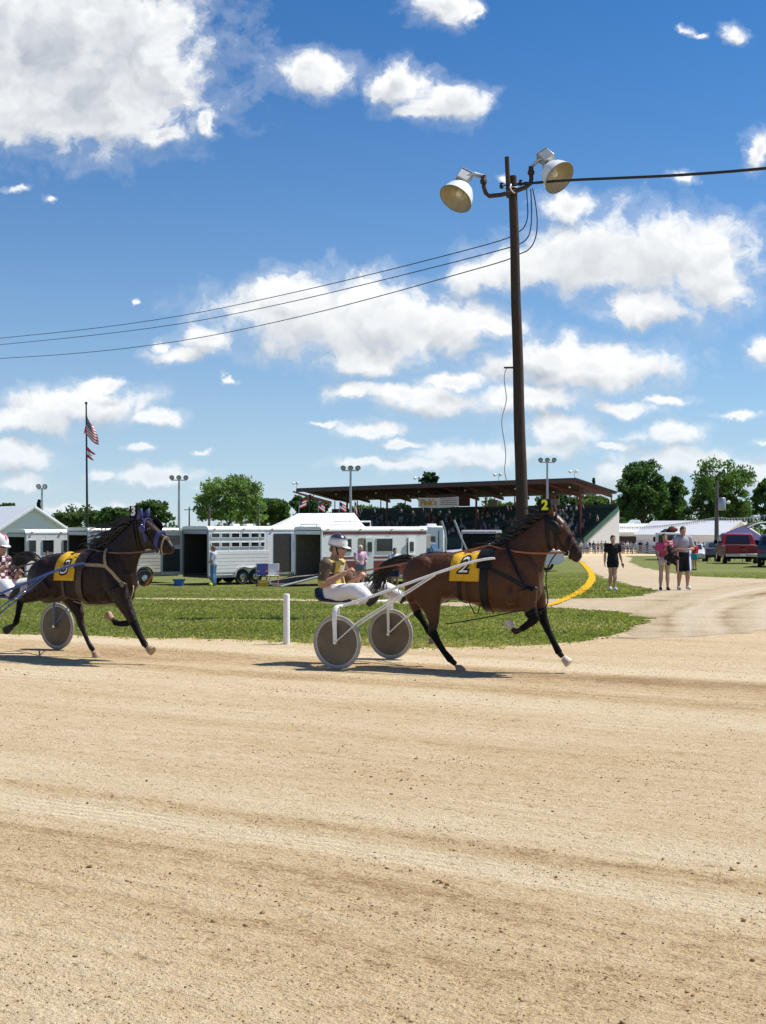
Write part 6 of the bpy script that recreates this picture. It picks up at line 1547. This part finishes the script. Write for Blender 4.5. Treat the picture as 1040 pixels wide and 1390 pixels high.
# white camper beyond the maroon trailer
b = on(587, 66); cp = thing('camper', 'small white camper body just right of the maroon and white trailer', 'camper', b, rad(6))
MB().b2((-.45, 0, .5), (.62, 2.0, 2.62)).build('body', WT, cp, bevel=.08); MB().box((.1, 1, 2.68), (.5, .5, .12), taper=(.8, .8)).build('roof_vent', WT, cp); MB().b2((-.30, -.02, 1.5), (.15, -.004, 2.1)).build('window', M_GLASS, cp); MB().b2((.30, -.02, .7), (.34, -.004, 2.4)).build('corner_trim', M_BLACK, cp)
for y in (.2, 1.8): wheel(cp, Vector((.1, y, .34)))

# ---- infield clutter
b = on(243, 56.2); tub = thing('tub', 'blue plastic tub on the grass below the open trailer door', 'tub', b)
MB().lathe([(.17, 0), (.19, .01), (.235, .27), (.25, .275), (.25, .29), (.225, .29), (.18, .03), (.02, .03)], (0, 0, 0), (0, 0, 1), 20).build('tub_body', mat('blue_plastic', (.01, .10, .38), .4, var=.05), tub, 50)
for s in (-1, 1): MB().torus((s * .25, 0, .26), (1, .0, .2), .05, .01, 14, 6).build('handle', M_BLACK, tub, 180)
b = on(286, 56.0, .055); bl = MB().ell((0, 0, 0), (.085, .085, .085), 16, 12).build('ball', mat('ball_lime', (.45, .60, .02), .5, var=.1), None, 180); bl.location = b; props(bl, 'lime green ball on the grass by the man at the trailer', 'ball')
def folding_chair(label, px, Y, rz, cm, fm):
    t = thing('folding_chair', label, 'chair', on(px, Y), rz)
    MB().box((0, 0, .45), (.48, .44, .04)).build('seat', cm, t, bevel=.01); MB().box((-.24, 0, .72), (.04, .46, .46), Euler((0, -.2, 0))).build('backrest', cm, t, bevel=.01)
    for s in (-1, 1):
        MB().tube([(.24, s * .25, 0), (-.2, s * .25, .48)], .014, 6).build('leg', fm, t); MB().tube([(-.24, s * .25, 0), (.22, s * .25, .46)], .014, 6).build('leg', fm, t); MB().tube([(-.20, s * .25, .45), (-.30, s * .25, .95)], .014, 6).build('back_post', fm, t)
        MB().box((.02, s * .27, .64), (.46, .05, .03)).build('armrest', fm, t)
    return t
folding_chair('blue and red folding chair standing by the trailer doorway', 358, 56.2, rad(-70), mat('chair_blue', (.02, .035, .16), .8), M_GALV)
folding_chair('white folding chair next to the blue chair by the trailer doorway', 370, 55.8, rad(-95), M_W, mat('chair_red', (.40, .03, .04), .6))
b = on(357, 55.6); cr_ = thing('crate', 'yellow plastic crate on the grass by the white chair', 'crate', b); m = mat('crate_yellow', (.60, .36, .02), .6)
MB().b2((-.2, -.14, 0), (.2, .14, .02)).build('base', m, cr_)
for y in (-.14, .13): MB().b2((-.2, y, .021), (.2, y + .012, .26)).build('side', m, cr_)
for x in (-.2, .188): MB().b2((x, -.127, .021), (x + .012, .129, .26)).build('end', m, cr_)
b = on(196, 56.0); sp_ = thing('spare_wheel', 'spare wheel leaning by the cream slatted trailer', 'wheel', b, rad(25)); wheel(sp_, Vector((0, 0, .34)), .34, .2, 'tyre'); MB().tube([(.0, -.15, .0), (.32, -.2, .50)], .05, 8).build('chock', mat('orange_chock', (.55, .16, .03), .6), sp_)
b = on(241, 150); oc = thing('canopy', 'tiny orange canopy behind the trailers below the light mast', 'canopy', b); om = mat('canopy_orange', (.65, .28, .05), .7)
mb = MB(); mb.lathe([(1.1, 2.3), (.6, 2.75), (.05, 3.1)], (0, 0, 0), (0, 0, 1), 8); mb.build('top', om, oc, 20)
for k in range(4): a = PI / 4 + k * PI / 2; MB().tube([(.9 * math.cos(a), .9 * math.sin(a), 0), (.9 * math.cos(a), .9 * math.sin(a), 2.4)], .03, 6).build('leg', M_GALV, oc)

# ================================================================== vehicles
def car_body(t, prof, W, m, tuck=.88, zsh=.95):
    """prof: side outline (x, z) closed; narrower above the shoulder line"""
    poly = prof; mb = MB(); rings = []
    for y, k in ((-W / 2, 1), (-W / 2 + .06, 0), (W / 2 - .06, 0), (W / 2, 1)):
        ring = []
        for x, z in poly:
            yy = y; 
            if z > zsh: yy = y * (1 - (1 - tuck) * min(1, (z - zsh) / .5))
            zz = z - (.03 if k and z > .5 else 0); xx = x * (1 - .008 * k); ring.append(Vector((xx, yy, zz)))
        rings.append(ring)
    mb.rings(rings); return mb.build('body', m, t, 40, bevel=.03)
def make_pickup(label, b, rz, color, name='pickup_truck', W=1.98, cname='red'):
    """x forward; the tail is at x = 0"""
    t = thing(name, label, 'pickup', b, rz); m = mat('car_paint_' + cname, color, .28, .1, var=.03, coat=.6); L = 5.4
    pr = [(0, .52), (0, 1.08), (1.95, 1.10), (1.98, 1.16), (2.25, 1.72), (2.6, 1.80), (3.3, 1.80), (3.55, 1.74), (4.05, 1.15), (5.2, 1.03), (5.4, .9), (5.4, .48), (4.9, .40), (.5, .40)]
    car_body(t, pr, W, m, .86, 1.15)
    MB().b2((.08, -W / 2 + .12, .7), (1.9, W / 2 - .12, 1.115)).build('bed', mat('bed_liner', (.03, .03, .032), .8), t)
    tg = MB().b2((-.035, -W / 2 + .16, .60), (-.003, W / 2 - .16, 1.07)).build('tailgate', m, t, bevel=.02); MB().box((-.042, 0, .96), (.02, .22, .05)).build('handle', M_BLACK, tg)
    bp = MB().b2((-.20, -W / 2 + .04, .42), (-.04, W / 2 - .04, .60)).build('bumper', M_STEEL, t, bevel=.03); MB().b2((-.215, -.17, .46), (-.203, .17, .58)).build('number_plate', M_W, bp)
    for s in (-1, 1): MB().box((-.02, s * (W / 2 - .09), .86), (.05, .13, .38)).build('tail_light', mat('tail_red', (.35, .01, .012), .2, var=.05), t)
    MB().prism([Vector((2.03, -.70, 1.22)), Vector((2.03, .70, 1.22)), Vector((2.245, .62, 1.66)), Vector((2.245, -.62, 1.66))], (-.06, 0, 0)).build('rear_window', M_GLASS, t)
    for s in (-1, 1):
        y = s * (W / 2 - .0); MB().prism([Vector((2.25, s * (W / 2 * .985 + .006), 1.20)), Vector((3.85, s * (W / 2 * .985 + .006), 1.20)), Vector((3.45, s * (W / 2 * .875 + .006), 1.66)), Vector((2.4, s * (W / 2 * .875 + .006), 1.66))], (0, s * .008, 0)).build('side_window', M_GLASS, t)
        MB().box((3.75, s * (W / 2 + .13), 1.25), (.10, .22, .2)).build('mirror', M_BLACK, t, bevel=.02)
        for x in (1.05, 4.45): wheel(t, Vector((x, s * (W / 2 - .11), .37)), .37, .24)
    mb = MB(); mb.prism([Vector((4.02, -.78, 1.19)), Vector((4.02, .78, 1.19)), Vector((3.58, .70, 1.70)), Vector((3.58, -.70, 1.70))], (.03, 0, .01)); mb.build('windscreen', M_GLASS, t)
    MB().b2((.4, -W / 2 + .3, .28), (5.0, W / 2 - .3, .41)).build('chassis', M_BLACK, t)
    return t
def make_car(label, b, rz, color, cname, kind='sedan', cat='car'):
    t = thing('parked_car', label, cat, b, rz); m = mat('car_paint_' + cname, color, .25, .1, var=.03, coat=.6); W = 1.78
    pr = [(0, .5), (.05, .95), (.55, 1.02), (1.05, 1.38), (1.6, 1.44), (2.5, 1.42), (3.15, 1.02), (4.2, .88), (4.45, .7), (4.45, .38), (4.2, .30), (.3, .30)] if kind == 'sedan' else [(0, .5), (.03, 1.05), (.18, 1.55), (.4, 1.70), (2.3, 1.70), (3.0, 1.10), (4.1, 1.02), (4.4, .85), (4.4, .42), (4.2, .34), (.3, .34)]
    car_body(t, pr, W, m, .82, 1.0)
    for s in (-1, 1):
        if kind == 'sedan': q = [(.75, 1.05), (3.0, 1.05), (2.45, 1.36), (1.15, 1.36)]
        else: q = [(.35, 1.12), (2.85, 1.12), (2.25, 1.60), (.5, 1.60)]
        MB().prism([Vector((x, s * (W / 2 * (1 - .18 * max(0, min(1, (z - 1.0) / .5))) + .004), z)) for x, z in q], (0, s * .012, 0)).build('side_window', M_GLASS, t)
        for x in (.85, 3.55): wheel(t, Vector((x, s * (W / 2 - .1), .32)), .32, .2)
        MB().box((4.42, s * .62, .68), (.08, .3, .14)).build('headlight', mat('lamp_clear', (.7, .72, .75), .1, var=.02), t, bevel=.02); MB().box((-.0, s * .65, .82), (.06, .26, .16)).build('tail_light', MATS.get('tail_red') or mat('tail_red', (.35, .01, .012), .2), t, bevel=.02)
        MB().box((2.9, s * (W / 2 + .08), 1.05), (.1, .18, .13)).build('mirror', m, t, bevel=.02)
    z0, z1, xa, xb = (1.05, 1.38, 3.12, 2.55) if kind == 'sedan' else (1.13, 1.64, 2.98, 2.34)
    MB().prism([Vector((xa, -.70, z0)), Vector((xa, .70, z0)), Vector((xb, .60, z1)), Vector((xb, -.60, z1))], (.02, 0, .02)).build('windscreen', M_GLASS, t)
    xa, xb = (.52, 1.02) if kind == 'sedan' else (.06, .17)
    MB().prism([Vector((xa, -.66, z0)), Vector((xa, .66, z0)), Vector((xb, .58, z1 - .06)), Vector((xb, -.58, z1 - .06))], (-.02, 0, .02)).build('rear_window', M_GLASS, t)
    return t
b = on(1008, 77); make_pickup('dark red pickup parked on the grass with its tailgate to the camera', b, rad(82), (.26, .012, .016), cname='red')
b = on(652, 60.5); make_pickup('blue pickup cab showing above the back of the number 2 horse', b, rad(166), (.02, .085, .20), cname='blue', W=1.95)
for i, pts in enumerate(([(599.5, 707), (604, 720), (605.5, 732), (605, 750)], [(616.5, 706), (620, 714), (626, 730), (633, 745)])):
    Y = 57.2; bb = at(*pts[-1], Y); g0 = gz(bb.x, bb.y); o = MB().tube([at(*p, Y) for p in pts] + [Vector((bb.x, Y, g0))], .045, 10).build('bent_pipe', M_GALV, None, 60); props(o, ['left', 'right'][i] + ' one of the two bent metal pipes standing by the blue pickup', 'pipe', 'bent pipes by the pickup')
b = on(626, 70); make_trailer('horse_trailer', 'black trailer with a rounded silver nose behind the blue pickup', 628, 70, rad(-14), 1.75, 1.9, 2.42, M_BLACK, SILV, wheels=(.5,)); 
b = on(676, 78); make_car('white car windscreen just left of the wooden pole behind the horse', on(697, 78), rad(200), (.62, .63, .64), 'white', 'suv')
b = on(742, 56); make_car('white car half hidden behind the neck of the number 2 horse', on(765, 62), rad(178), (.66, .66, .65), 'white2', 'sedan')
make_car('dark blue car cut off by the right edge beside the red pickup', on(1052, 68), rad(71), (.03, .05, .09), 'navy', 'suv')
make_car('black car between the red pickup and the right edge', on(1034, 92), rad(74), (.02, .021, .024), 'black', 'suv')
make_car('grey car left of the red pickup', on(975, 94), rad(77), (.10, .11, .12), 'grey', 'sedan')
make_car('small white car behind the walking man in grey', on(942, 108), rad(-104), (.6, .6, .6), 'white3', 'sedan')
# flat-fronted white lorry facing the camera
def make_lorry():
    Y = 120; b = on(909, Y); t = thing('lorry', 'white lorry with a wide dark windscreen facing the camera behind the woman in pink', 'truck', b, rad(-8)); m = mat('lorry_white', (.66, .68, .66), .35, var=.05)
    MB().b2((-1.15, 0, .55), (1.15, 1.8, 2.5)).build('cab', m, t, bevel=.10); MB().b2((-1.12, -1.0, .55), (1.12, .0, 1.45)).build('bonnet', m, t, bevel=.12)
    MB().b2((-.98, -.03, 1.58), (.98, -.004, 2.28)).build('windscreen', M_GLASS, t); MB().b2((-.5, -1.03, .7), (.5, -1.004, 1.25)).build('grille', M_DKSTEEL, t); MB().b2((-1.2, -1.15, .42), (1.2, -1.0, .62)).build('bumper', M_STEEL, t, bevel=.03)
    for s in (-1, 1):
        MB().lathe([(.13, 0), (.13, .05), (.02, .06)], (s * .8, -1.0, .98), (0, -1, 0), 14).build('headlight', M_ENAMEL, t, 50); MB().box((s * 1.35, .0, 1.9), (.2, .08, .45)).build('mirror', M_BLACK, t)
        wt = thing('wheel_set', None, None); wt.parent = t; wt.rotation_euler = (0, 0, PI / 2); wheel(wt, Vector((-.3, s * .95, .42)), .42, .26)
    ld = MB().b2((-1.2, 1.9, 1.0), (1.2, 5.6, 1.25)).build('flatbed', M_DKSTEEL, t); mb = MB()
    for k in range(16): mb.ell((RNG.uniform(-.45, .45), RNG.uniform(2.1, 2.7), 1.5 + 1.25 * (k / 15)), (RNG.uniform(.26, .4),) * 3, 8, 6); mb.build('load', mat('load_dark', (.05, .035, .03), .8, var=.8, scale=1.2), t, 60); MB().ell((.5, 2.1, 2.75), (.42, .3, .22), 10, 8).build('load', mat('load_rust', (.25, .06, .03), .8, var=.4, scale=3), t, 60)
make_lorry()
b = on(1003, 92); ct = thing('canopy', 'dark blue awning above the parked cars at the right', 'canopy', b, rad(-10)); mb = MB(); mb.prism([Vector((-1.4, -1.3, 1.75)), Vector((1.9, -1.3, 1.45)), Vector((.3, 0, 2.5))], (0, .03, .03)); mb.prism([Vector((1.9, -1.3, 1.45)), Vector((1.9, 1.3, 1.45)), Vector((.3, 0, 2.5))], (.02, 0, .03)); mb.prism([Vector((-1.4, 1.3, 1.75)), Vector((-1.4, -1.3, 1.75)), Vector((.3, 0, 2.5))], (0, 0, .03)); mb.build('top', mat('awning_blue', (.03, .035, .14), .8), ct)
for x, y, z in ((-1.35, -1.25, 1.75), (1.85, -1.25, 1.45), (1.85, 1.25, 1.45), (-1.35, 1.25, 1.75)): MB().tube([(x, y, 0), (x, y, z)], .03, 6).build('leg', M_GALV, ct)
b = on(1036, 98); bt = thing('canopy', 'dark brown arched awning with a pale rim at the right edge', 'canopy', b); mb = MB(); A = [(-1.6 + 3.6 * k / 10, 1.9 + 1.0 * math.sin(PI * (.1 + .8 * k / 10))) for k in range(11)]
mb.rings([[Vector((x, y, z)) for x, z in A] + [Vector((x, y, z - .1)) for x, z in reversed(A)] for y in (0, 2.4)]); mb.build('top', mat('awning_brown', (.06, .025, .018), .8), bt, 60); MB().tube([(x, -.02, z) for x, z in A], .05, 6).build('rim', M_W, bt, 60)
for x in (-1.5, 1.9):
    for y in (.1, 2.3): MB().tube([(x, y, 0), (x, y, 2.2)], .04, 6).build('leg', M_GALV, bt)
# ---- the pale rail along the far track
def make_fence():
    Y = 172; x0, x1 = (775 - CX) / F * Y, (960 - CX) / F * Y; t = thing('rail_fence', 'long grey rail fence along the far track in front of the spectators', 'fence', (x0, Y, gz(x0, Y)))
    m = mat('fence_grey', (.30, .31, .31), .6, .2, var=.1)
    for z in (.35, .62, .9, 1.1): MB().b2((0, -.04, z - .05), (x1 - x0, .04, z + .05)).build('rail', m, t)
    n = 12
    for i in range(n): x = (x1 - x0) * i / (n - 1); MB().b2((x - .06, .042, -.1), (x + .06, .14, 1.2)).build('post', m, t)
make_fence()
# ---- bunting from the utility pole
def bunting(label, W, Ys, seed):
    t = thing('bunting', label, 'bunting', at(W[0][0], W[0][1], Ys[0])); o = t.location.copy(); P = []
    for i in range(len(W)): P.append(at(W[i][0], W[i][1], Ys[0] + (Ys[1] - Ys[0]) * i / (len(W) - 1)) - o)
    C = []
    for a, b in zip(P, P[1:]):
        for k in range(6): C.append(a.lerp(b, k / 6))
    MB().tube(C, .012, 5).build('string', M_W, t); cm = [MATS['flag_red'], mat('flag_white', (1, 1, 1)), mat('pennant_blue', (.03, .10, .35), .7), mat('pennant_orange', (.6, .18, .03), .7)]
    L = sum((b - a).length for a, b in zip(C, C[1:])); d = 0.0; nxt = .15; k = 0
    for a, b in zip(C, C[1:]):
        s = (b - a).length
        while nxt < d + s:
            q = a.lerp(b, (nxt - d) / s); e = (b - a).normalized(); mb = MB(); mb.prism([q - e * .15, q + e * .15, q + Vector((RNG.uniform(-.05, .05), -.02, -.36))], (0, .01, 0)); mb.build('pennant', cm[[3, 1, 2, 1][k % 4]], t); k += 1; nxt += .42
        d += s
bunting('string of red, white and blue pennants from the utility pole to the right edge', [(974, 702), (990, 703.5), (1010, 703), (1030, 701), (1060, 694)], (108, 92), 1)
bunting('string of pennants from the utility pole sagging left above the white sheds', [(972, 702), (950, 706), (925, 710), (900, 713), (870, 715), (835, 715)], (108, 150), 2)

# ================================================================== people on foot
FACE = -PI / 2
def cloth(name, c, **k): return mat('cloth_' + name, c, .8, var=.08, scale=10, bump=.3, bscale=18, spec=.2, **k)
H_BROWN = mat('hair_brown', (.07, .035, .02), .6, var=.25, scale=25); H_DARK = mat('hair_dark', (.018, .012, .009), .55, var=.25, scale=25); H_WHITE = mat('hair_white', (.62, .60, .56), .6, var=.1); H_RED = mat('hair_auburn', (.20, .07, .035), .6, var=.2)
# teenage girl in black
J = standing(1.58, knL=(.06, .05, .50), anL=(.16, .02, .10), toeL=(.34, .03, .045), knR=(.0, -.07, .49), anR=(-.14, -.06, .13), toeR=(.03, -.07, .035), elL=(-.05, .25, 1.14), wrL=(.02, .29, .90), elR=(-.04, -.24, 1.13), wrR=(.0, -.26, .88))
gp = on(832, 37.7)
t, at_, f, sd, up = make_person('girl in a loose black top and black shorts walking with a phone in her hand', gp, FACE + .1, J, 0, ('top', cloth('black', (.010, .010, .011)), .34, .022), ('shorts', cloth('black', (.010, .010, .011)), .22, .02), (.55, .52, .55), (H_BROWN, 'short'))
mb = MB(); mb.box((J['wrL'] + Vector((.05, .02, -.10))), (.07, .02, .12), Euler((0, .6, 0))); o = mb.build('phone', M_BLACK, None, bevel=.005); o.location = gp; o.rotation_euler = (0, 0, FACE + .1); props(o, 'small dark phone in the hand of the girl in black', 'phone')
# young woman in pink with plush toys
J = standing(1.63, elR=(.02, -.25, 1.14), wrR=(.16, -.20, 1.02), elL=(.02, .24, 1.15), wrL=(.20, .10, 1.08), knL=(.03, .09, .50), anL=(.05, .09, .09), toeL=(.23, .11, .035), knR=(.0, -.10, .50), anR=(-.05, -.11, .085), toeR=(.13, -.13, .03))
wp = on(902, 37.9)
make_person('young woman in a pink top and pale shorts carrying plush toys', wp, FACE, J, 0, ('top', cloth('pink', (.58, .085, .19)), .36, .018), ('shorts', cloth('pale_grey', (.50, .46, .46)), .16, .018), (.05, .035, .03), (H_BROWN, 'long'))
def plush(label, c, m, m2, s):
    t = thing('plush_toy', label, 'toy', c, FACE)
    mb = MB(); mb.ell((0, 0, .0), (.10 * s, .11 * s, .13 * s), 12, 8); mb.ell((.04 * s, 0, .18 * s), (.09 * s, .095 * s, .09 * s), 12, 8)
    for q in (-1, 1): mb.ell((.02 * s, q * .075 * s, .26 * s), (.03 * s, .035 * s, .035 * s), 8, 6); mb.ell((.06 * s, q * .12 * s, .03 * s), (.05 * s, .045 * s, .08 * s), 8, 6, (q * .7, 0, 0)); mb.ell((.09 * s, q * .08 * s, -.11 * s), (.08 * s, .05 * s, .05 * s), 8, 6)
    remesh(mb, 'body', m, .014, 2, .5, t); MB().ell((.12 * s, 0, .165 * s), (.035 * s, .045 * s, .035 * s), 8, 6).build('muzzle', m2, t, 180)
    for q in (-1, 1): MB().ell((.115 * s, q * .038 * s, .21 * s), (.01, .012, .012), 6, 5).build('eye', M_BLACK, t, 180)
plush('black plush toy held low in front of the woman in pink', wp + Vector((.13, -.30, .92)), mat('plush_black', (.012, .010, .010), .9, var=.3), mat('plush_brown', (.12, .06, .045), .9), 1.25)
plush('pink plush toy held against the chest of the woman in pink', wp + Vector((.10, -.20, 1.17)), mat('plush_pink', (.62, .22, .24), .9, var=.15), mat('plush_pale', (.68, .42, .38), .9), .95)
# man in grey t-shirt and long black shorts
J = standing(1.83, elL=(.02, .29, 1.14), wrL=(.22, .12, 1.13), elR=(.02, -.29, 1.14), wrR=(.22, -.10, 1.12), knL=(.10, .11, .52), anL=(.06, .11, .10), toeL=(.24, .14, .05), knR=(.04, -.10, .50), anR=(-.06, -.10, .085), toeR=(.12, -.12, .03))
J['hdL'] = Vector((.1, -.8, .05)); J['hdR'] = Vector((.1, .8, .05)); mp_ = on(927, 38.1)
t, *_ = make_person('tall man in a grey t-shirt and long black shorts with red and white sides', mp_, FACE + .08, J, 1, ('t_shirt', cloth('grey_marl', (.33, .34, .38)), .46, .028), ('shorts', mat('sport_shorts', (1, 1, 1), .7, attr='col', var=.05, spec=.2), .50, .038), (.66, .66, .66), (H_DARK, 'short'), nL=(.2, -.3, -1), nR=(.2, .3, -1))
for c in t.children:
    if c.name.startswith('shorts'):
        def fn(co):
            n = len(co); k = np.tile(np.array([.010, .010, .014]), (n, 1)); y = np.abs(co[:, 1]); k[y > .155] = (.66, .66, .68); k[(y > .185) & (co[:, 1] < 0)] = (.40, .02, .04); k[(co[:, 1] > .135) & (co[:, 1] < .155)] = (.03, .08, .45); return k
        paint(c.data, fn)
# child behind them
J = standing(1.35); make_person('child in a red top and teal shorts behind the tall man', on(943, 62), FACE - 2.6, J, 1, ('top', cloth('red', (.45, .03, .03)), .4, .025), ('shorts', cloth('teal', (.02, .28, .36)), .35, .03), (.1, .1, .1), (H_DARK, 'short'), vox=.016, hands=False)
# by the trailers
J = standing(1.70, elR=(.12, -.24, 1.15), wrR=(.28, -.22, 1.25), elL=(.02, .25, 1.12), wrL=(.16, .22, 1.0)); make_person('man in a pale lilac shirt and jeans standing at the open trailer door', on(290, 56.3), rad(165), J, 1, ('shirt', cloth('lilac', (.42, .43, .52)), .5, .03), ('jeans', cloth('denim', (.09, .19, .36)), .98, .024), (.06, .05, .04), (H_RED, 'short'), vox=.014, hands=False)
J = standing(1.72, elR=(.06, -.24, 1.14), wrR=(.2, -.14, 1.08), elL=(.06, .24, 1.14), wrL=(.2, .14, 1.08)); make_person('white-haired woman in a pale pink shirt in front of the maroon trailer', on(489, 51), rad(-60), J, 2, ('shirt', cloth('pale_pink', (.62, .40, .52)), .45, .03), ('shorts', cloth('slate', (.16, .18, .20)), .46, .03), (.5, .5, .5), (H_WHITE, 'short'), vox=.014, hands=False)
J = standing(1.62, elL=(.06, .30, 1.2), wrL=(.24, .38, 1.1), elR=(.1, -.24, 1.14), wrR=(.25, -.12, 1.1)); make_person('dark-haired person in a white and blue top right of the white-haired woman', on(536, 51.5), rad(-70), J, 1, ('top', cloth('white_blue', (.50, .54, .60)), .42, .03), ('shorts', cloth('navy', (.02, .03, .08)), .45, .03), (.1, .1, .1), (H_DARK, 'short'), vox=.014, hands=False)
J = standing(1.58); t, at_, *_ = make_person('person in a bright pink cap behind the back of the number 3 horse', on(112.5, 52), rad(-100), J, 1, ('shirt', cloth('grey_dark', (.10, .10, .11)), .45, .03), ('jeans', cloth('denim', (.09, .19, .36)), .98, .024), (.1, .1, .1), None, vox=.016, hands=False)
mb = MB(); mb.rings([[at_(-.01 + math.cos(a) * d, math.sin(a) * w, z) for a in [2 * PI * i / 16 for i in range(16)]] for z, d, w in [(.04, .112, .09), (.08, .104, .084), (.115, .07, .06), (.13, .02, .02)]]); mb.prism([at_(.09, -.06, .05), at_(.18, -.04, .04), at_(.18, .04, .04), at_(.09, .06, .05)], (0, 0, .01)); mb.build('cap', mat('cap_pink', (.62, .06, .14), .7), t, 60)
J = standing(1.50); make_person('dark-haired person by the white trailer, behind the tail of the number 3 horse', on(64, 52), rad(-80), J, 1, ('shirt', cloth('grey_dark', (.10, .10, .11)), .45, .03), ('jeans', cloth('denim', (.09, .19, .36)), .98, .024), (.1, .1, .1), (H_DARK, 'short'), vox=.016, hands=False)

# ---- spectators at the far rail: small, one mesh each
def spectator_mesh(v):
    J = [standing(1.72), standing(1.65, elL=(.1, .26, 1.15), wrL=(.28, .16, 1.1), elR=(.1, -.26, 1.15), wrR=(.28, -.16, 1.1)), standing(1.78, elR=(.0, -.30, 1.16), wrR=(.14, -.2, 1.35))][v]; mb = MB(); torso_tube(mb, J, .03)
    for s in 'LR': limb(mb, J['sh' + s], J['el' + s], J['wr' + s], .07, .055, .04); limb(mb, J['hip' + s], J['kn' + s], J['an' + s], .10, .07, .05); mb.tube([J['an' + s], J['toe' + s]], [.05, .04], 8)
    head_shape(mb, J, (1, 0, 0)); o = remesh(mb, 'spectator', [skin(1), M_W, M_BLACK, H_DARK], .028, 2, .5); me = o.data; hz = J['head'].z
    for p in me.polygons:
        c = p.center; p.material_index = 3 if (c.z > hz + .05 or (c.z > hz - .06 and c.x < -.03)) else 0 if c.z > J['neck'].z + .02 else (1 if c.z > J['pelvis'].z + .02 else (2 if c.z > .45 else 0))
        if abs(c.y) > .22 and c.z > .8 and c.z < J['elL'].z: p.material_index = 0
    bpy.data.objects.remove(o); return me
SM = [spectator_mesh(i) for i in range(3)]
SHIRTS = [('white', (.62, .62, .62)), ('navy blue', (.03, .05, .16)), ('grey', (.28, .28, .30)), ('dark red', (.32, .04, .04)), ('black', (.02, .02, .022)), ('pale blue', (.30, .45, .62)), ('orange', (.55, .20, .04)), ('khaki', (.34, .30, .20))]
spots = [(789, 0), (794, 2), (800, 4), (806, 1), (812, 6), (817, 2), (842, 4), (847, 2), (852, 0), (857, 0), (863, 5), (869, 4), (874, 3), (879, 1), (884, 4), (797, 5), (845, 1), (866, 7), (822, 4), (890, 2)]
seen = {}
for i, (px, c) in enumerate(spots):
    nm, col = SHIRTS[c]; Y = 174 + (i * 37 % 5) * .8; o = bpy.data.objects.new('spectator', SM[i % 3]); COL.objects.link(o); o.location = on(px, Y); o.rotation_euler = (0, 0, FACE + ((i * 53) % 17 - 8) * .09)
    for k, m in ((1, mat('spectator_' + nm.replace(' ', '_'), col, .8)), (2, mat('spectator_trousers%d' % (i % 4), [(.02, .03, .06), (.10, .16, .28), (.25, .21, .15), (.03, .03, .03)][i % 4], .8))): o.material_slots[k].link = 'OBJECT'; o.material_slots[k].material = m
    left = px < 826; row = sorted(p for p, _ in spots if (p < 826) == left); k = row.index(px); ORD = ('leftmost', 'second', 'third', 'fourth', 'fifth', 'sixth', 'seventh', 'eighth', 'ninth', 'tenth', 'eleventh', 'twelfth', 'thirteenth')
    props(o, 'spectator in %s top, %s from the left at the rail %s' % (nm, ORD[k] if k else 'first', 'below the grandstand' if left else 'by the shed'), 'person', 'spectators at the far rail')
for px, Y, nm, col, lab in ((948, 112, 'white', (.6, .6, .6), 'person in a white top near the small white car'), (963, 116, 'dark red', (.45, .03, .03), 'person in a red top left of the utility pole'), (955, 120, 'green', (.02, .28, .10), 'person in a green top between the parked cars')):
    o = bpy.data.objects.new('person', SM[1]); COL.objects.link(o); o.location = on(px, Y); o.rotation_euler = (0, 0, FACE + .4)
    for k, m in ((1, mat('onlooker_' + nm.replace(' ', '_'), col, .8)), (2, mat('spectator_trousers0', (.02, .03, .06), .8))): o.material_slots[k].link = 'OBJECT'; o.material_slots[k].material = m
    props(o, lab, 'person')
